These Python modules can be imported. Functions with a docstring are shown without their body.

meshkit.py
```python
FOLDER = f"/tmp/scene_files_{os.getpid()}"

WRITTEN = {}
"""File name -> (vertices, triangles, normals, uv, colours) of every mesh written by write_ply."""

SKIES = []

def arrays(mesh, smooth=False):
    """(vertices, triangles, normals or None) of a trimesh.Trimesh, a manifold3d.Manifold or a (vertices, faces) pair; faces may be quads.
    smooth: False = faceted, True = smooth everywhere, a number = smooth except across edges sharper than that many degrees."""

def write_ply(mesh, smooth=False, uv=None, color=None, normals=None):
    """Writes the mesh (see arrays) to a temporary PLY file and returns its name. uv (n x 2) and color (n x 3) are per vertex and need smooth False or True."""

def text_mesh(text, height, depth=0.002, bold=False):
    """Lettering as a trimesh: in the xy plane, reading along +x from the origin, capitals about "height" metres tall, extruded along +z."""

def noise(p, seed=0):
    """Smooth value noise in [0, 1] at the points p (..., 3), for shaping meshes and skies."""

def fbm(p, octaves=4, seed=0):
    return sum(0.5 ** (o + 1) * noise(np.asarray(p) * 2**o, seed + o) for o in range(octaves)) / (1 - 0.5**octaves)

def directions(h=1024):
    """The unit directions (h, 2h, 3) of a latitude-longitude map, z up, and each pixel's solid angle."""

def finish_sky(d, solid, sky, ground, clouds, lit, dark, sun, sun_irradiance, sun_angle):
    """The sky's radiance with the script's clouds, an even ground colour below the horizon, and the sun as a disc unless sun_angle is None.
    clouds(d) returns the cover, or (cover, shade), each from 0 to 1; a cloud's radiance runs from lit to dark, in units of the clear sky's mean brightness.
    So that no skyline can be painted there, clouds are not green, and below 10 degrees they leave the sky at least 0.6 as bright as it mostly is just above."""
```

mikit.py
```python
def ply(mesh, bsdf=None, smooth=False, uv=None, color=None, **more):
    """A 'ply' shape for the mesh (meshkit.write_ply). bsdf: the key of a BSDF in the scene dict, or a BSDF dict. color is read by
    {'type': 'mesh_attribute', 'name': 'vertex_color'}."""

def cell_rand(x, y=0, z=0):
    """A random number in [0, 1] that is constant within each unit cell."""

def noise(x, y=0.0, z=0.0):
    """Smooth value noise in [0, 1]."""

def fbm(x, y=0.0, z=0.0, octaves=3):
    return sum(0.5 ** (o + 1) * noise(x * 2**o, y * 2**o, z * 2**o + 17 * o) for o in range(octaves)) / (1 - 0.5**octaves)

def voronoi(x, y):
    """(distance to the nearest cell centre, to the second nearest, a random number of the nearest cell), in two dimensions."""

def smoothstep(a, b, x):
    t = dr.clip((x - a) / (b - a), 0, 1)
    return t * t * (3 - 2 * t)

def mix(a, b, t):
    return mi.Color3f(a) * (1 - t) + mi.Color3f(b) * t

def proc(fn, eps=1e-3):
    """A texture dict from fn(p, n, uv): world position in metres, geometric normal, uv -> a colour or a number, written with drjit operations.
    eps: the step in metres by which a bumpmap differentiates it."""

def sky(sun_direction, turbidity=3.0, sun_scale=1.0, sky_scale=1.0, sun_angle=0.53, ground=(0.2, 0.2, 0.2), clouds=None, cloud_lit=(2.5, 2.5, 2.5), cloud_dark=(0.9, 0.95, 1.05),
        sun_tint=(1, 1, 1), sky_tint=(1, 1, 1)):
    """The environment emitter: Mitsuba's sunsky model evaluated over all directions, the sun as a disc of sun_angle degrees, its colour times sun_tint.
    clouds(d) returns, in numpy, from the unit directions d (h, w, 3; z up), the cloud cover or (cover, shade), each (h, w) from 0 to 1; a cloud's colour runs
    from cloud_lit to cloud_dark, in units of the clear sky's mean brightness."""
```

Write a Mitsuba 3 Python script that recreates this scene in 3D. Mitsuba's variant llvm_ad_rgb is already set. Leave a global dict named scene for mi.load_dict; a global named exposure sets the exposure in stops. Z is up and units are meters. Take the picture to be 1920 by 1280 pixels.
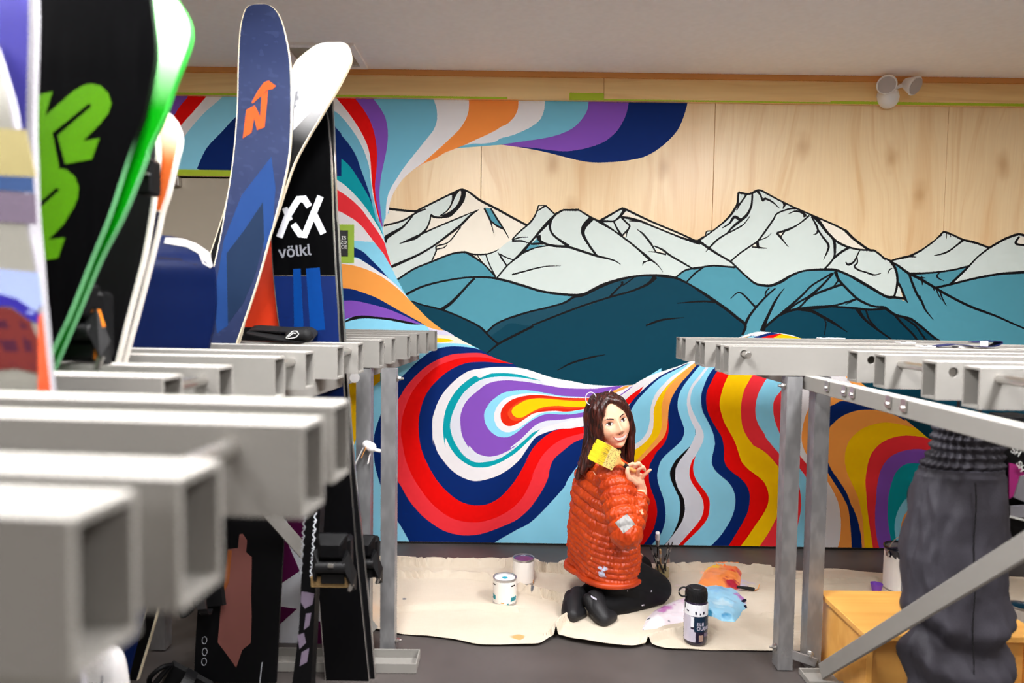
# A painter kneels in front of a half-finished mountain mural in a ski rental room; aluminium ski racks frame the view.
import math, random
import numpy as np, trimesh, mitsuba as mi, drjit as dr, mikit, meshkit
import manifold3d as m3
from scipy.interpolate import LinearNDInterpolator, NearestNDInterpolator
from shapely.geometry import Polygon, MultiPolygon, box as sbox, LineString
from shapely.ops import unary_union
T = mi.ScalarTransform4f
random.seed(7); np.random.seed(7)
scene, labels = {}, {}

# ------------------------------------------------------------------ camera, lamps, exposure
exposure = 0.80
PITCH, ROLL, EYE = math.radians(2.906), math.radians(0.8), 1.22
_fw = np.array([0, math.cos(PITCH), -math.sin(PITCH)])
_up0 = np.array([0, math.sin(PITCH), math.cos(PITCH)])
_up = -math.sin(ROLL) * np.array([1., 0, 0]) + math.cos(ROLL) * _up0
scene['camera'] = {'type': 'thinlens', 'to_world': T().look_at([0, 0, EYE], (np.array([0, 0, EYE]) + _fw).tolist(), _up.tolist()),
                   'fov': 2 * math.degrees(math.atan(960 / 1300)), 'fov_axis': 'x', 'aperture_radius': 0.0062, 'focus_distance': 2.95, 'near_clip': 0.05, 'far_clip': 60.0}
CEIL, WALL_Y = 2.37, 3.488          # ceiling height, front face of the plywood wall
LAMPS = [(-1.75,.95,.35,1.1,20.),(-.30,.95,.40,1.3,27.),(1.45,.95,.40,1.3,34.),(-.05,2.1,.9,.25,7.),(1.5,2.1,.9,.25,9.),(-1.15,-1.6,.40,1.6,11.),(1.0,-1.6,.40,1.6,11.)]                    # (x, y, sx, sy, radiance): the ceiling lamps, above and behind the photographer
LAMP_TINT = (1.0, 0.99, 0.985)

def lin(r, g, b):
    return [((c / 255) / 12.92 if c <= 10 else ((c / 255 + .055) / 1.055) ** 2.4) for c in (r, g, b)]

# ------------------------------------------------------------------ materials
def mat(key, rgb, rough=.6, metallic=0., spec=.4, **kw):
    scene['mat_' + key] = {'type': 'twosided', 'bsdf': {'type': 'principled', 'base_color': rgb if isinstance(rgb, dict) else {'type': 'rgb', 'value': rgb}, 'roughness': rough, 'metallic': metallic, 'specular': spec, **kw}}
    return 'mat_' + key
def M(key): return 'mat_' + key
fbm, noise, smoothstep, mix = mikit.fbm, mikit.noise, mikit.smoothstep, mikit.mix
def rgb(*c): return {'type': 'rgb', 'value': lin(*c)}

KNOTS = [(.09, 2.05), (.19, 1.93), (.64, 2.07), (.74, 1.92), (1.43, 2.03), (1.87, 1.98), (2.43, 1.95), (.29, 1.70), (1.10, 1.64), (2.02, 1.80)]
def plywood(p, n, uv):
    x, z = p.x, p.z
    wob = fbm(x * 3.0, z * 1.2, 3.0, 3)
    grain = fbm(x * 26 + wob * 9, z * 1.6, p.y * 3, 4)
    fine = noise(x * 220 + wob * 25, z * 5.0, 1.0)
    ring = dr.sin((x * 30 + wob * 22 + dr.square(z - 1.9) * 3.0) * 2.2) * .5 + .5
    c = mix(lin(240, 212, 168), lin(216, 174, 122), smoothstep(.42, .78, grain) * .6)
    c = mix(c, lin(240, 214, 174), smoothstep(.5, .9, ring) * .13)
    c = mix(c, lin(196, 150, 98), fine * .12)
    streak = smoothstep(.60, .80, noise(x * 5.9, z * .9, 4.0)) * .55
    c = mix(c, lin(206, 152, 92), streak * .5)
    for kx, kz in KNOTS:
        d = dr.sqrt(dr.square((x - kx) * 1.35) + dr.square((z - kz) * .75)) + noise(x * 30, z * 30, 2.) * .02
        c = mix(c, lin(176, 124, 66), (1 - smoothstep(.008, .085, d)) * .5)
    return c
def maple(p, n, uv):
    wob = fbm(p.x * 1.2, p.z * 6, p.y * 2, 3)
    g = fbm(p.x * 2.2, p.z * 60 + wob * 6, p.y * 40, 3)
    return mix(lin(248, 212, 150), lin(232, 190, 126), smoothstep(.3, .75, g) * .7)
def boxwood(p, n, uv):
    g = fbm(p.x * 3 + fbm(p.x * 2, p.y * 2, p.z * 2) * 2, p.y * 40, p.z * 14, 3)
    return mix(lin(240, 178, 92), lin(224, 156, 70), smoothstep(.3, .8, g) * .6)
def concrete(p, n, uv):
    a = fbm(p.x * 2.5, p.y * 2.5, 1., 4); b = noise(p.x * 160, p.y * 160, 2.); s = noise(p.x * 420, p.y * 420, 5.)
    c = mix(lin(70, 65, 63), lin(84, 78, 76), smoothstep(.3, .7, a))
    return mix(c, lin(78, 72, 70), smoothstep(.55, .9, b) * .3 + smoothstep(.7, .9, s) * .25)
def plaster(p, n, uv):
    a = fbm(p.x * 60, p.y * 60, p.z * 60, 3)
    return mix(lin(240, 233, 230), lin(248, 242, 240), a)
STAINS = [(.032, 2.475, .026, (250, 150, 80)), (.90, 3.13, .030, (240, 190, 165)), (.62, 2.62, .012, (150, 140, 150)), (.83, 2.93, .10, (214, 196, 205)), (.98, 3.02, .09, (190, 180, 205)),
          (1.17, 2.46, .012, (60, 60, 66)), (1.10, 2.50, .009, (60, 60, 70)), (.10, 2.86, .008, (50, 60, 80)), (-.43, 2.80, .012, (90, 100, 120)), (1.45, 2.72, .014, (150, 150, 170))]
def canvas(p, n, uv):
    w = noise(p.x * 420, p.y * 60, 1.) * .5 + noise(p.x * 60, p.y * 420, 2.) * .5
    c = mix(lin(210, 199, 182), lin(196, 182, 162), smoothstep(.3, .8, fbm(p.x * 3, p.y * 5, 2., 4)) * .6 + w * .25)
    for sx, sy, r, col in STAINS:
        d = dr.sqrt(dr.square(p.x - sx) + dr.square((p.y - sy) * 1.1)) + (noise(p.x * 45, p.y * 45, 3.) - .5) * r * .9
        c = mix(c, lin(*col), (1 - smoothstep(r * .55, r, d)) * .85)
    return c
def galvanised(p, n, uv):
    sp = fbm(p.x * 40, p.y * 40, p.z * 14, 3)
    return mix(lin(140, 140, 142), lin(162, 162, 164), smoothstep(.3, .75, sp))
SMEARS = [((0.451, 2.62, 0.31), 0.016, (190, 190, 215)), ((0.458, 2.62, 0.285), 0.013, (196, 190, 210)), ((0.302, 2.66, 0.287), 0.01, (240, 150, 110)), ((0.311, 2.66, 0.245), 0.012, (240, 160, 120)), ((0.358, 2.64, 0.194), 0.017, (190, 200, 225)), ((0.37, 2.64, 0.209), 0.012, (200, 210, 235)), ((0.486, 2.5, 0.471), 0.012, (240, 170, 140)), ((0.484, 2.6, 0.338), 0.01, (236, 150, 120))]
def jacket_cloth(p, n, uv):
    c = mix(lin(184, 62, 14), lin(166, 50, 10), smoothstep(.35, .75, fbm(p.x * 22, p.y * 22, p.z * 22, 3)))
    for (sx, sy, sz), r, col in SMEARS:
        d = dr.sqrt(dr.square(p.x - sx) + dr.square((p.y - sy) * .6) + dr.square((p.z - sz) * .8)) + (noise(p.x * 90, p.y * 90, p.z * 90) - .5) * r * 1.5
        c = mix(c, lin(*col), (1 - smoothstep(r * .5, r, d)) * .9)
    return c
def hair_fn(p, n, uv):
    s = noise(p.x * 260, p.y * 260, p.z * 9.)
    return mix(lin(34, 12, 10), lin(74, 30, 22), smoothstep(.3, .85, s))
def wax(p, n, uv):
    return mix(lin(1, 1, 2), lin(4, 4, 5), noise(p.x * 90, p.y * 90, p.z * 6.))
def fabric_dark(p, n, uv):
    w = noise(p.x * 500, p.y * 500, p.z * 500)
    return mix(lin(48, 46, 54), lin(66, 64, 72), w * .5 + fbm(p.x * 8, p.y * 8, p.z * 8, 3) * .5)
def base_blue(p, n, uv):
    s = smoothstep(.74, .8, noise(p.x * 60 + p.z * 14, p.z * 90, 3.)) * .4
    return mix(lin(34, 43, 76), lin(100, 115, 160), s * .16 + fbm(p.x * 9, p.y * 9, p.z * 9, 3) * .10)
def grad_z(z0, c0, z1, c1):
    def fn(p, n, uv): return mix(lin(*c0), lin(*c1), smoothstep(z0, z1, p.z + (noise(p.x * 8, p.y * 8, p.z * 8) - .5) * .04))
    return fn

mat('plywood', mikit.proc(plywood), .34, spec=.5); mat('maple', mikit.proc(maple), .38, spec=.5); mat('boxwood', mikit.proc(boxwood), .35, spec=.5)
mat('concrete', mikit.proc(concrete), .55, spec=.4); mat('plaster', mikit.proc(plaster), .9, spec=.1); mat('canvas', mikit.proc(canvas), .95, spec=.1)
mat('edge_wood', lin(216, 150, 84), .5); mat('wall_paint', lin(168, 158, 146), .8, spec=.2); mat('door_paint', lin(172, 162, 146), .5); mat('tape', lin(176, 200, 40), .6)
mat('dark_gap', lin(30, 28, 26), .8); mat('base_board', lin(70, 66, 62), .6)
mat('alu', lin(146, 143, 138), .82, metallic=.12, spec=.35); mat('alu_edge', lin(236, 234, 230), .35, metallic=.5); mat('galv', mikit.proc(galvanised), .42, metallic=.55, spec=.5)
mat('steel', lin(205, 202, 198), .22, metallic=.95); mat('black', lin(8, 8, 10), .5, spec=.15); mat('rubber', lin(16, 16, 18), .5, spec=.35); mat('white_plastic', lin(238, 236, 236), .3, spec=.5)
mat('lens', lin(190, 180, 178), .15); mat('sign_black', lin(16, 16, 18), .4); mat('sign_green', lin(160, 195, 60), .55); mat('print_white', lin(240, 240, 238), .5)
mat('jacket', mikit.proc(jacket_cloth), .42, spec=.4); mat('leggings', lin(12, 12, 15), .8, spec=.2, sheen=.4); mat('boot', lin(26, 26, 29), .55); mat('patch', lin(150, 148, 146), .5)
mat('skin', lin(236, 178, 146), .5, spec=.3); mat('hair', mikit.proc(hair_fn), .36, spec=.5); mat('brow', lin(58, 32, 24), .7); mat('lip', lin(206, 96, 88), .4); mat('teeth', lin(246, 243, 238), .25)
mat('eye_white', lin(240, 236, 232), .2); mat('iris', lin(52, 34, 26), .15)
mat('fabric', mikit.proc(fabric_dark), .6, spec=.35, sheen=.5); mat('magenta', lin(170, 40, 120), .7); mat('grey_cloth', lin(130, 128, 134), .7)
mat('ptex', mikit.proc(wax), .6, spec=.03)
# mural paints: the lower sky blue is lightened to offset dimmer light there
PAINT = dict(cream=(240, 232, 216), snow=(211, 223, 219), tealmid=(80, 149, 167), tealdark=(0, 60, 79), tealshade=(22, 70, 88), navy=(0, 38, 108), sky=(144, 219, 248), skytop=(116, 190, 218), white=(238, 236, 240),
             pale=(222, 226, 238), lilac=(216, 212, 236), purple=(134, 82, 190), red=(238, 6, 4), redor=(226, 38, 8), coralor=(242, 74, 28), coral=(244, 52, 62), yellow=(255, 206, 0), orange=(255, 166, 78), orangetop=(255, 150, 70), teal=(0, 160, 174), ink=(14, 13, 16))
for k, c in PAINT.items(): mat('paint_' + k, [v * 1.0 for v in lin(*c)], .6, spec=.12)

# ------------------------------------------------------------------ entries
def numbered(key):
    if key not in scene and key not in labels and not any(k.startswith(key + '__') for k in scene): return key
    i = 1
    while '%s_%03d' % (key, i) in scene or '%s_%03d' % (key, i) in labels or any(k.startswith('%s_%03d__' % (key, i)) for k in scene): i += 1
    return '%s_%03d' % (key, i)
def thing(name, label, cat=None, group=None, kind=None):
    key = numbered(name); d = {'label': label}
    if cat: d['category'] = cat
    if group: d['group'] = group
    if kind: d['kind'] = kind
    labels[key] = d
    return key
_count = {}
def part(parent, name, mesh, m, label=None, smooth=False, kind=None, **kw):
    base = parent + '__' + name; i = _count.get(base, 0); _count[base] = i + 1
    key = base if i == 0 else '%s_%03d' % (base, i)
    scene[key] = mikit.ply(mesh, m if isinstance(m, dict) else M(m), smooth, **kw)
    if label or kind: labels[key] = {**({'label': label} if label else {}), **({'kind': kind} if kind else {})}
    return key
def solo(name, mesh, m, label, cat=None, smooth=False, kind=None, group=None, **kw):
    key = thing(name, label, cat, group, kind); scene[key] = mikit.ply(mesh, M(m), smooth, **kw); return key

# ------------------------------------------------------------------ mesh helpers
V = lambda *a: np.array(a, float)
def cat(*ms): return trimesh.util.concatenate([x for x in ms])
def tm(man):
    m = man.to_mesh(); return trimesh.Trimesh(np.array(m.vert_properties[:, :3]), np.array(m.tri_verts), process=False)
def man(t):
    t = trimesh.Trimesh(t.vertices, t.faces, process=True); return m3.Manifold(m3.Mesh(np.asarray(t.vertices, np.float32), np.asarray(t.faces, np.uint32)))
def bx(x0, x1, y0, y1, z0, z1, b=.002):
    c = V((x0 + x1) / 2, (y0 + y1) / 2, (z0 + z1) / 2); h = V(x1 - x0, y1 - y0, z1 - z0) / 2; b = min(b, h.min() * .45)
    pts = [c + V(*s) * (h - b * (1 - np.eye(3)[k])) for s in [(i, j, k) for i in (-1, 1) for j in (-1, 1) for k in (-1, 1)] for k in range(3)]
    return trimesh.convex.convex_hull(np.array(pts))
def frame(p0, p1, up=(0, 0, 1)):
    a = np.asarray(p1, float) - p0; L = np.linalg.norm(a); a = a / L; u = V(*up)
    if abs(a @ u) > .98: u = V(1, 0, 0)
    s = np.cross(a, u); s /= np.linalg.norm(s); u = np.cross(s, a); return a, s, u, L
def bar(p0, p1, w, t, up=(0, 0, 1), b=.0015):
    a, s, u, L = frame(p0, p1, up); m = bx(0, L, -w / 2, w / 2, -t / 2, t / 2, b)
    v = m.vertices; return trimesh.Trimesh(np.asarray(p0) + v[:, :1] * a + v[:, 1:2] * s + v[:, 2:] * u, m.faces, process=False)
def cyl(p0, p1, r, r2=None, n=18):
    a, s, u, L = frame(p0, p1); k = np.arange(n) * 2 * np.pi / n; ring = np.cos(k)[:, None] * s + np.sin(k)[:, None] * u; r2 = r if r2 is None else r2
    ch = min(r, r2) * .15
    V_ = [np.asarray(p0) + ring * (r - ch), np.asarray(p0) + a * ch + ring * r, np.asarray(p1) - a * ch + ring * r2, np.asarray(p1) + ring * (r2 - ch)]
    return trimesh.convex.convex_hull(np.vstack(V_))
def tube(path, r, n=8, closed=False):
    P = np.asarray(path, float); r = np.broadcast_to(r, len(P)); tg = np.gradient(P, axis=0)
    if closed: tg = np.roll(P, -1, 0) - np.roll(P, 1, 0)
    tg /= np.linalg.norm(tg, axis=1, keepdims=True) + 1e-12
    ref = V(0, 0, 1) if abs(tg[:, 2]).mean() < .8 else V(1, .2, 0)
    s = np.cross(tg, ref); s /= np.linalg.norm(s, axis=1, keepdims=True) + 1e-12; u = np.cross(s, tg); k = np.arange(n) * 2 * np.pi / n
    v = (P[:, None] + r[:, None, None] * (np.cos(k)[None, :, None] * s[:, None] + np.sin(k)[None, :, None] * u[:, None])).reshape(-1, 3)
    f = []; m = len(P)
    for i in range(m if closed else m - 1):
        for j in range(n):
            a, b, c, d = i * n + j, i * n + (j + 1) % n, ((i + 1) % m) * n + (j + 1) % n, ((i + 1) % m) * n + j; f += [[a, b, c], [a, c, d]]
    if not closed:
        v = np.vstack([v, P[0], P[-1]])
        for j in range(n): f += [[len(v) - 2, (j + 1) % n, j], [len(v) - 1, (m - 1) * n + j, (m - 1) * n + (j + 1) % n]]
    return trimesh.Trimesh(v, f, process=False)
def lathe(profile, center=(0, 0, 0), n=36):
    P = np.array(profile, float); k = np.arange(n) * 2 * np.pi / n; m = len(P)
    v = np.stack([P[:, None, 0] * np.cos(k), P[:, None, 0] * np.sin(k), np.repeat(P[:, 1:2], n, 1)], -1).reshape(-1, 3) + V(*center); f = []
    for i in range(m - 1):
        for j in range(n):
            a, b, c, d = i * n + j, i * n + (j + 1) % n, (i + 1) * n + (j + 1) % n, (i + 1) * n + j
            if P[i, 0] > 1e-7: f.append([a, b, c] if P[i + 1, 0] > 1e-7 else [a, b, d])
            if P[i + 1, 0] > 1e-7: f.append([a, c, d] if P[i, 0] > 1e-7 else [b, c, d])
    return trimesh.Trimesh(v, f, process=False)
def prism(poly, t, origin, ex, ey):
    """shapely polygon in the plane (ex, ey) at origin, thickness t along ex x ey."""
    g = [q for q in getattr(poly, 'geoms', [poly]) if q.area > 1e-9]; m = cat(*[trimesh.creation.extrude_polygon(q, t, engine='earcut') for q in g])
    ex, ey = V(*ex), V(*ey); ez = np.cross(ex, ey); v = m.vertices
    return trimesh.Trimesh(V(*origin) + v[:, :1] * ex + v[:, 1:2] * ey + v[:, 2:] * ez, m.faces, process=False)
_S = trimesh.creation.icosphere(2).vertices
def hull(*sph): return m3.Manifold.hull_points(np.vstack([np.asarray(c, float) + _S * r for c, r in sph]))
def chain(*sph): return [hull(a, b) for a, b in zip(sph[:-1], sph[1:])]
def blend(parts, edge=.012, it=12):
    u = m3.Manifold.batch_boolean(parts, m3.OpType.Add).refine_to_length(edge); t = tm(u); t = trimesh.Trimesh(t.vertices, t.faces, process=True)
    trimesh.smoothing.filter_taubin(t, .5, -.53, it); return t
def curve(p, n=8):
    p = np.array(p, float)
    if len(p) < 3: return p
    q = np.vstack([2 * p[0] - p[1], p, 2 * p[-1] - p[-2]]); out = []; t = np.linspace(0, 1, n, endpoint=False)[:, None]
    for i in range(1, len(q) - 2):
        a, b, c, d = q[i - 1], q[i], q[i + 1], q[i + 2]; out.append(.5 * (2 * b + (c - a) * t + (2 * a - 5 * b + 4 * c - d) * t ** 2 + (3 * b - a - 3 * c + d) * t ** 3))
    return np.vstack(out + [q[-2][None]])

# ------------------------------------------------------------------ the room
solo('floor', bx(-3.4, 4.2, -3.2, WALL_Y + .3, -.12, 0, .001), 'concrete', 'grey speckled concrete floor of the rental room', kind='structure')
solo('ceiling', bx(-3.4, 4.2, -3.2, WALL_Y + .3, CEIL, CEIL + .12, .001), 'plaster', 'beige stippled ceiling above the mural', kind='structure')
solo('wall_left', bx(-3.52, -3.4, -3.2, WALL_Y + .3, 0, CEIL, .001), 'wall_paint', 'plain pale wall on the left side of the room', kind='structure')
solo('wall_right', bx(4.2, 4.32, -3.2, WALL_Y + .3, 0, CEIL, .001), 'wall_paint', 'plain pale wall on the right side of the room', kind='structure')
solo('wall_front', bx(-3.4, 4.2, -3.32, -3.2, 0, CEIL, .001), 'wall_paint', 'plain pale wall behind the photographer', kind='structure')
wb = thing('wall_back', 'plywood wall carrying the painted mountain and rainbow mural', kind='structure')
DOOR = (-2.44, -1.36, 1.843)       # x0, x1, head height of the doorway
part(wb, 'sheathing', cat(bx(-1.36, 4.2, WALL_Y + .02, WALL_Y + .14, 0, CEIL), bx(-3.4, -2.44, WALL_Y + .02, WALL_Y + .14, 0, CEIL), bx(-2.44, -1.36, WALL_Y + .02, WALL_Y + .14, DOOR[2], CEIL)), 'dark_gap')
seams = [-3.4, -2.4775, -1.3215, -.1655, .9908, 2.147, 3.303, 4.2]
for a, b in zip(seams[:-1], seams[1:]):
    z0 = DOOR[2] + .002 if a == -2.4775 else .012
    part(wb, 'plywood_panel', bx(a + .0012, b - .0012, WALL_Y, WALL_Y + .019, z0, 2.236, .0008), 'plywood')
part(wb, 'floor_gap', bx(-1.3, 4.2, WALL_Y + .006, WALL_Y + .02, 0, .012, .001), 'dark_gap')
# painter's tape: a thin edge along the top of the panels, wider strips in places, one under the header
for x0, x1, h in ((-2.47, -.04, .010), (.30, 1.55, .007), (1.55, 4.0, .013)):
    part(wb, 'tape_strip', bx(x0, x1, WALL_Y - .0225, WALL_Y - .0203, 2.2365, 2.2365 + h, .0004), 'tape')
part(wb, 'tape_strip', bx(.265, .435, WALL_Y - .0229, WALL_Y - .0203, 2.2365, 2.272, .0004), 'tape')
part(wb, 'tape_strip', bx(-2.44, -1.33, WALL_Y - .0024, WALL_Y - .0010, DOOR[2] + .003, DOOR[2] + .033, .0004), 'tape')
tr = thing('trim_1', 'pale maple board trim running along the top of the mural wall', kind='structure')
for a, b in ((-3.4, -1.98), (-1.98, .4345), (.4345, 2.87), (2.87, 4.2)): part(tr, 'board', bx(a + .0008, b - .0008, WALL_Y - .020, WALL_Y + .02, 2.2365, 2.345, .001), 'maple')
part(tr, 'top_strip', bx(-3.4, 4.2, WALL_Y - .032, WALL_Y + .02, 2.345, CEIL, .002), 'edge_wood', label='darker wooden strip against the ceiling')
d1 = thing('door_1', 'beige door under the painted header at the left end of the mural wall', kind='structure')
part(d1, 'leaf', bx(-2.40, -1.40, WALL_Y + .01, WALL_Y + .055, .01, DOOR[2] - .006, .003), 'door_paint')
part(d1, 'jamb', bx(-2.44, -2.402, WALL_Y - .004, WALL_Y + .09, 0, DOOR[2], .002), 'door_paint'); part(d1, 'jamb', bx(-1.398, -1.36, WALL_Y - .004, WALL_Y + .09, 0, DOOR[2], .002), 'door_paint')
part(d1, 'closer_arm', cat(bx(-1.76, -1.672, WALL_Y - .03, WALL_Y + .008, 1.792, 1.804, .002), bx(-1.684, -1.66, WALL_Y - .03, WALL_Y + .008, 1.792, 1.838, .002)), 'steel')

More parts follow.
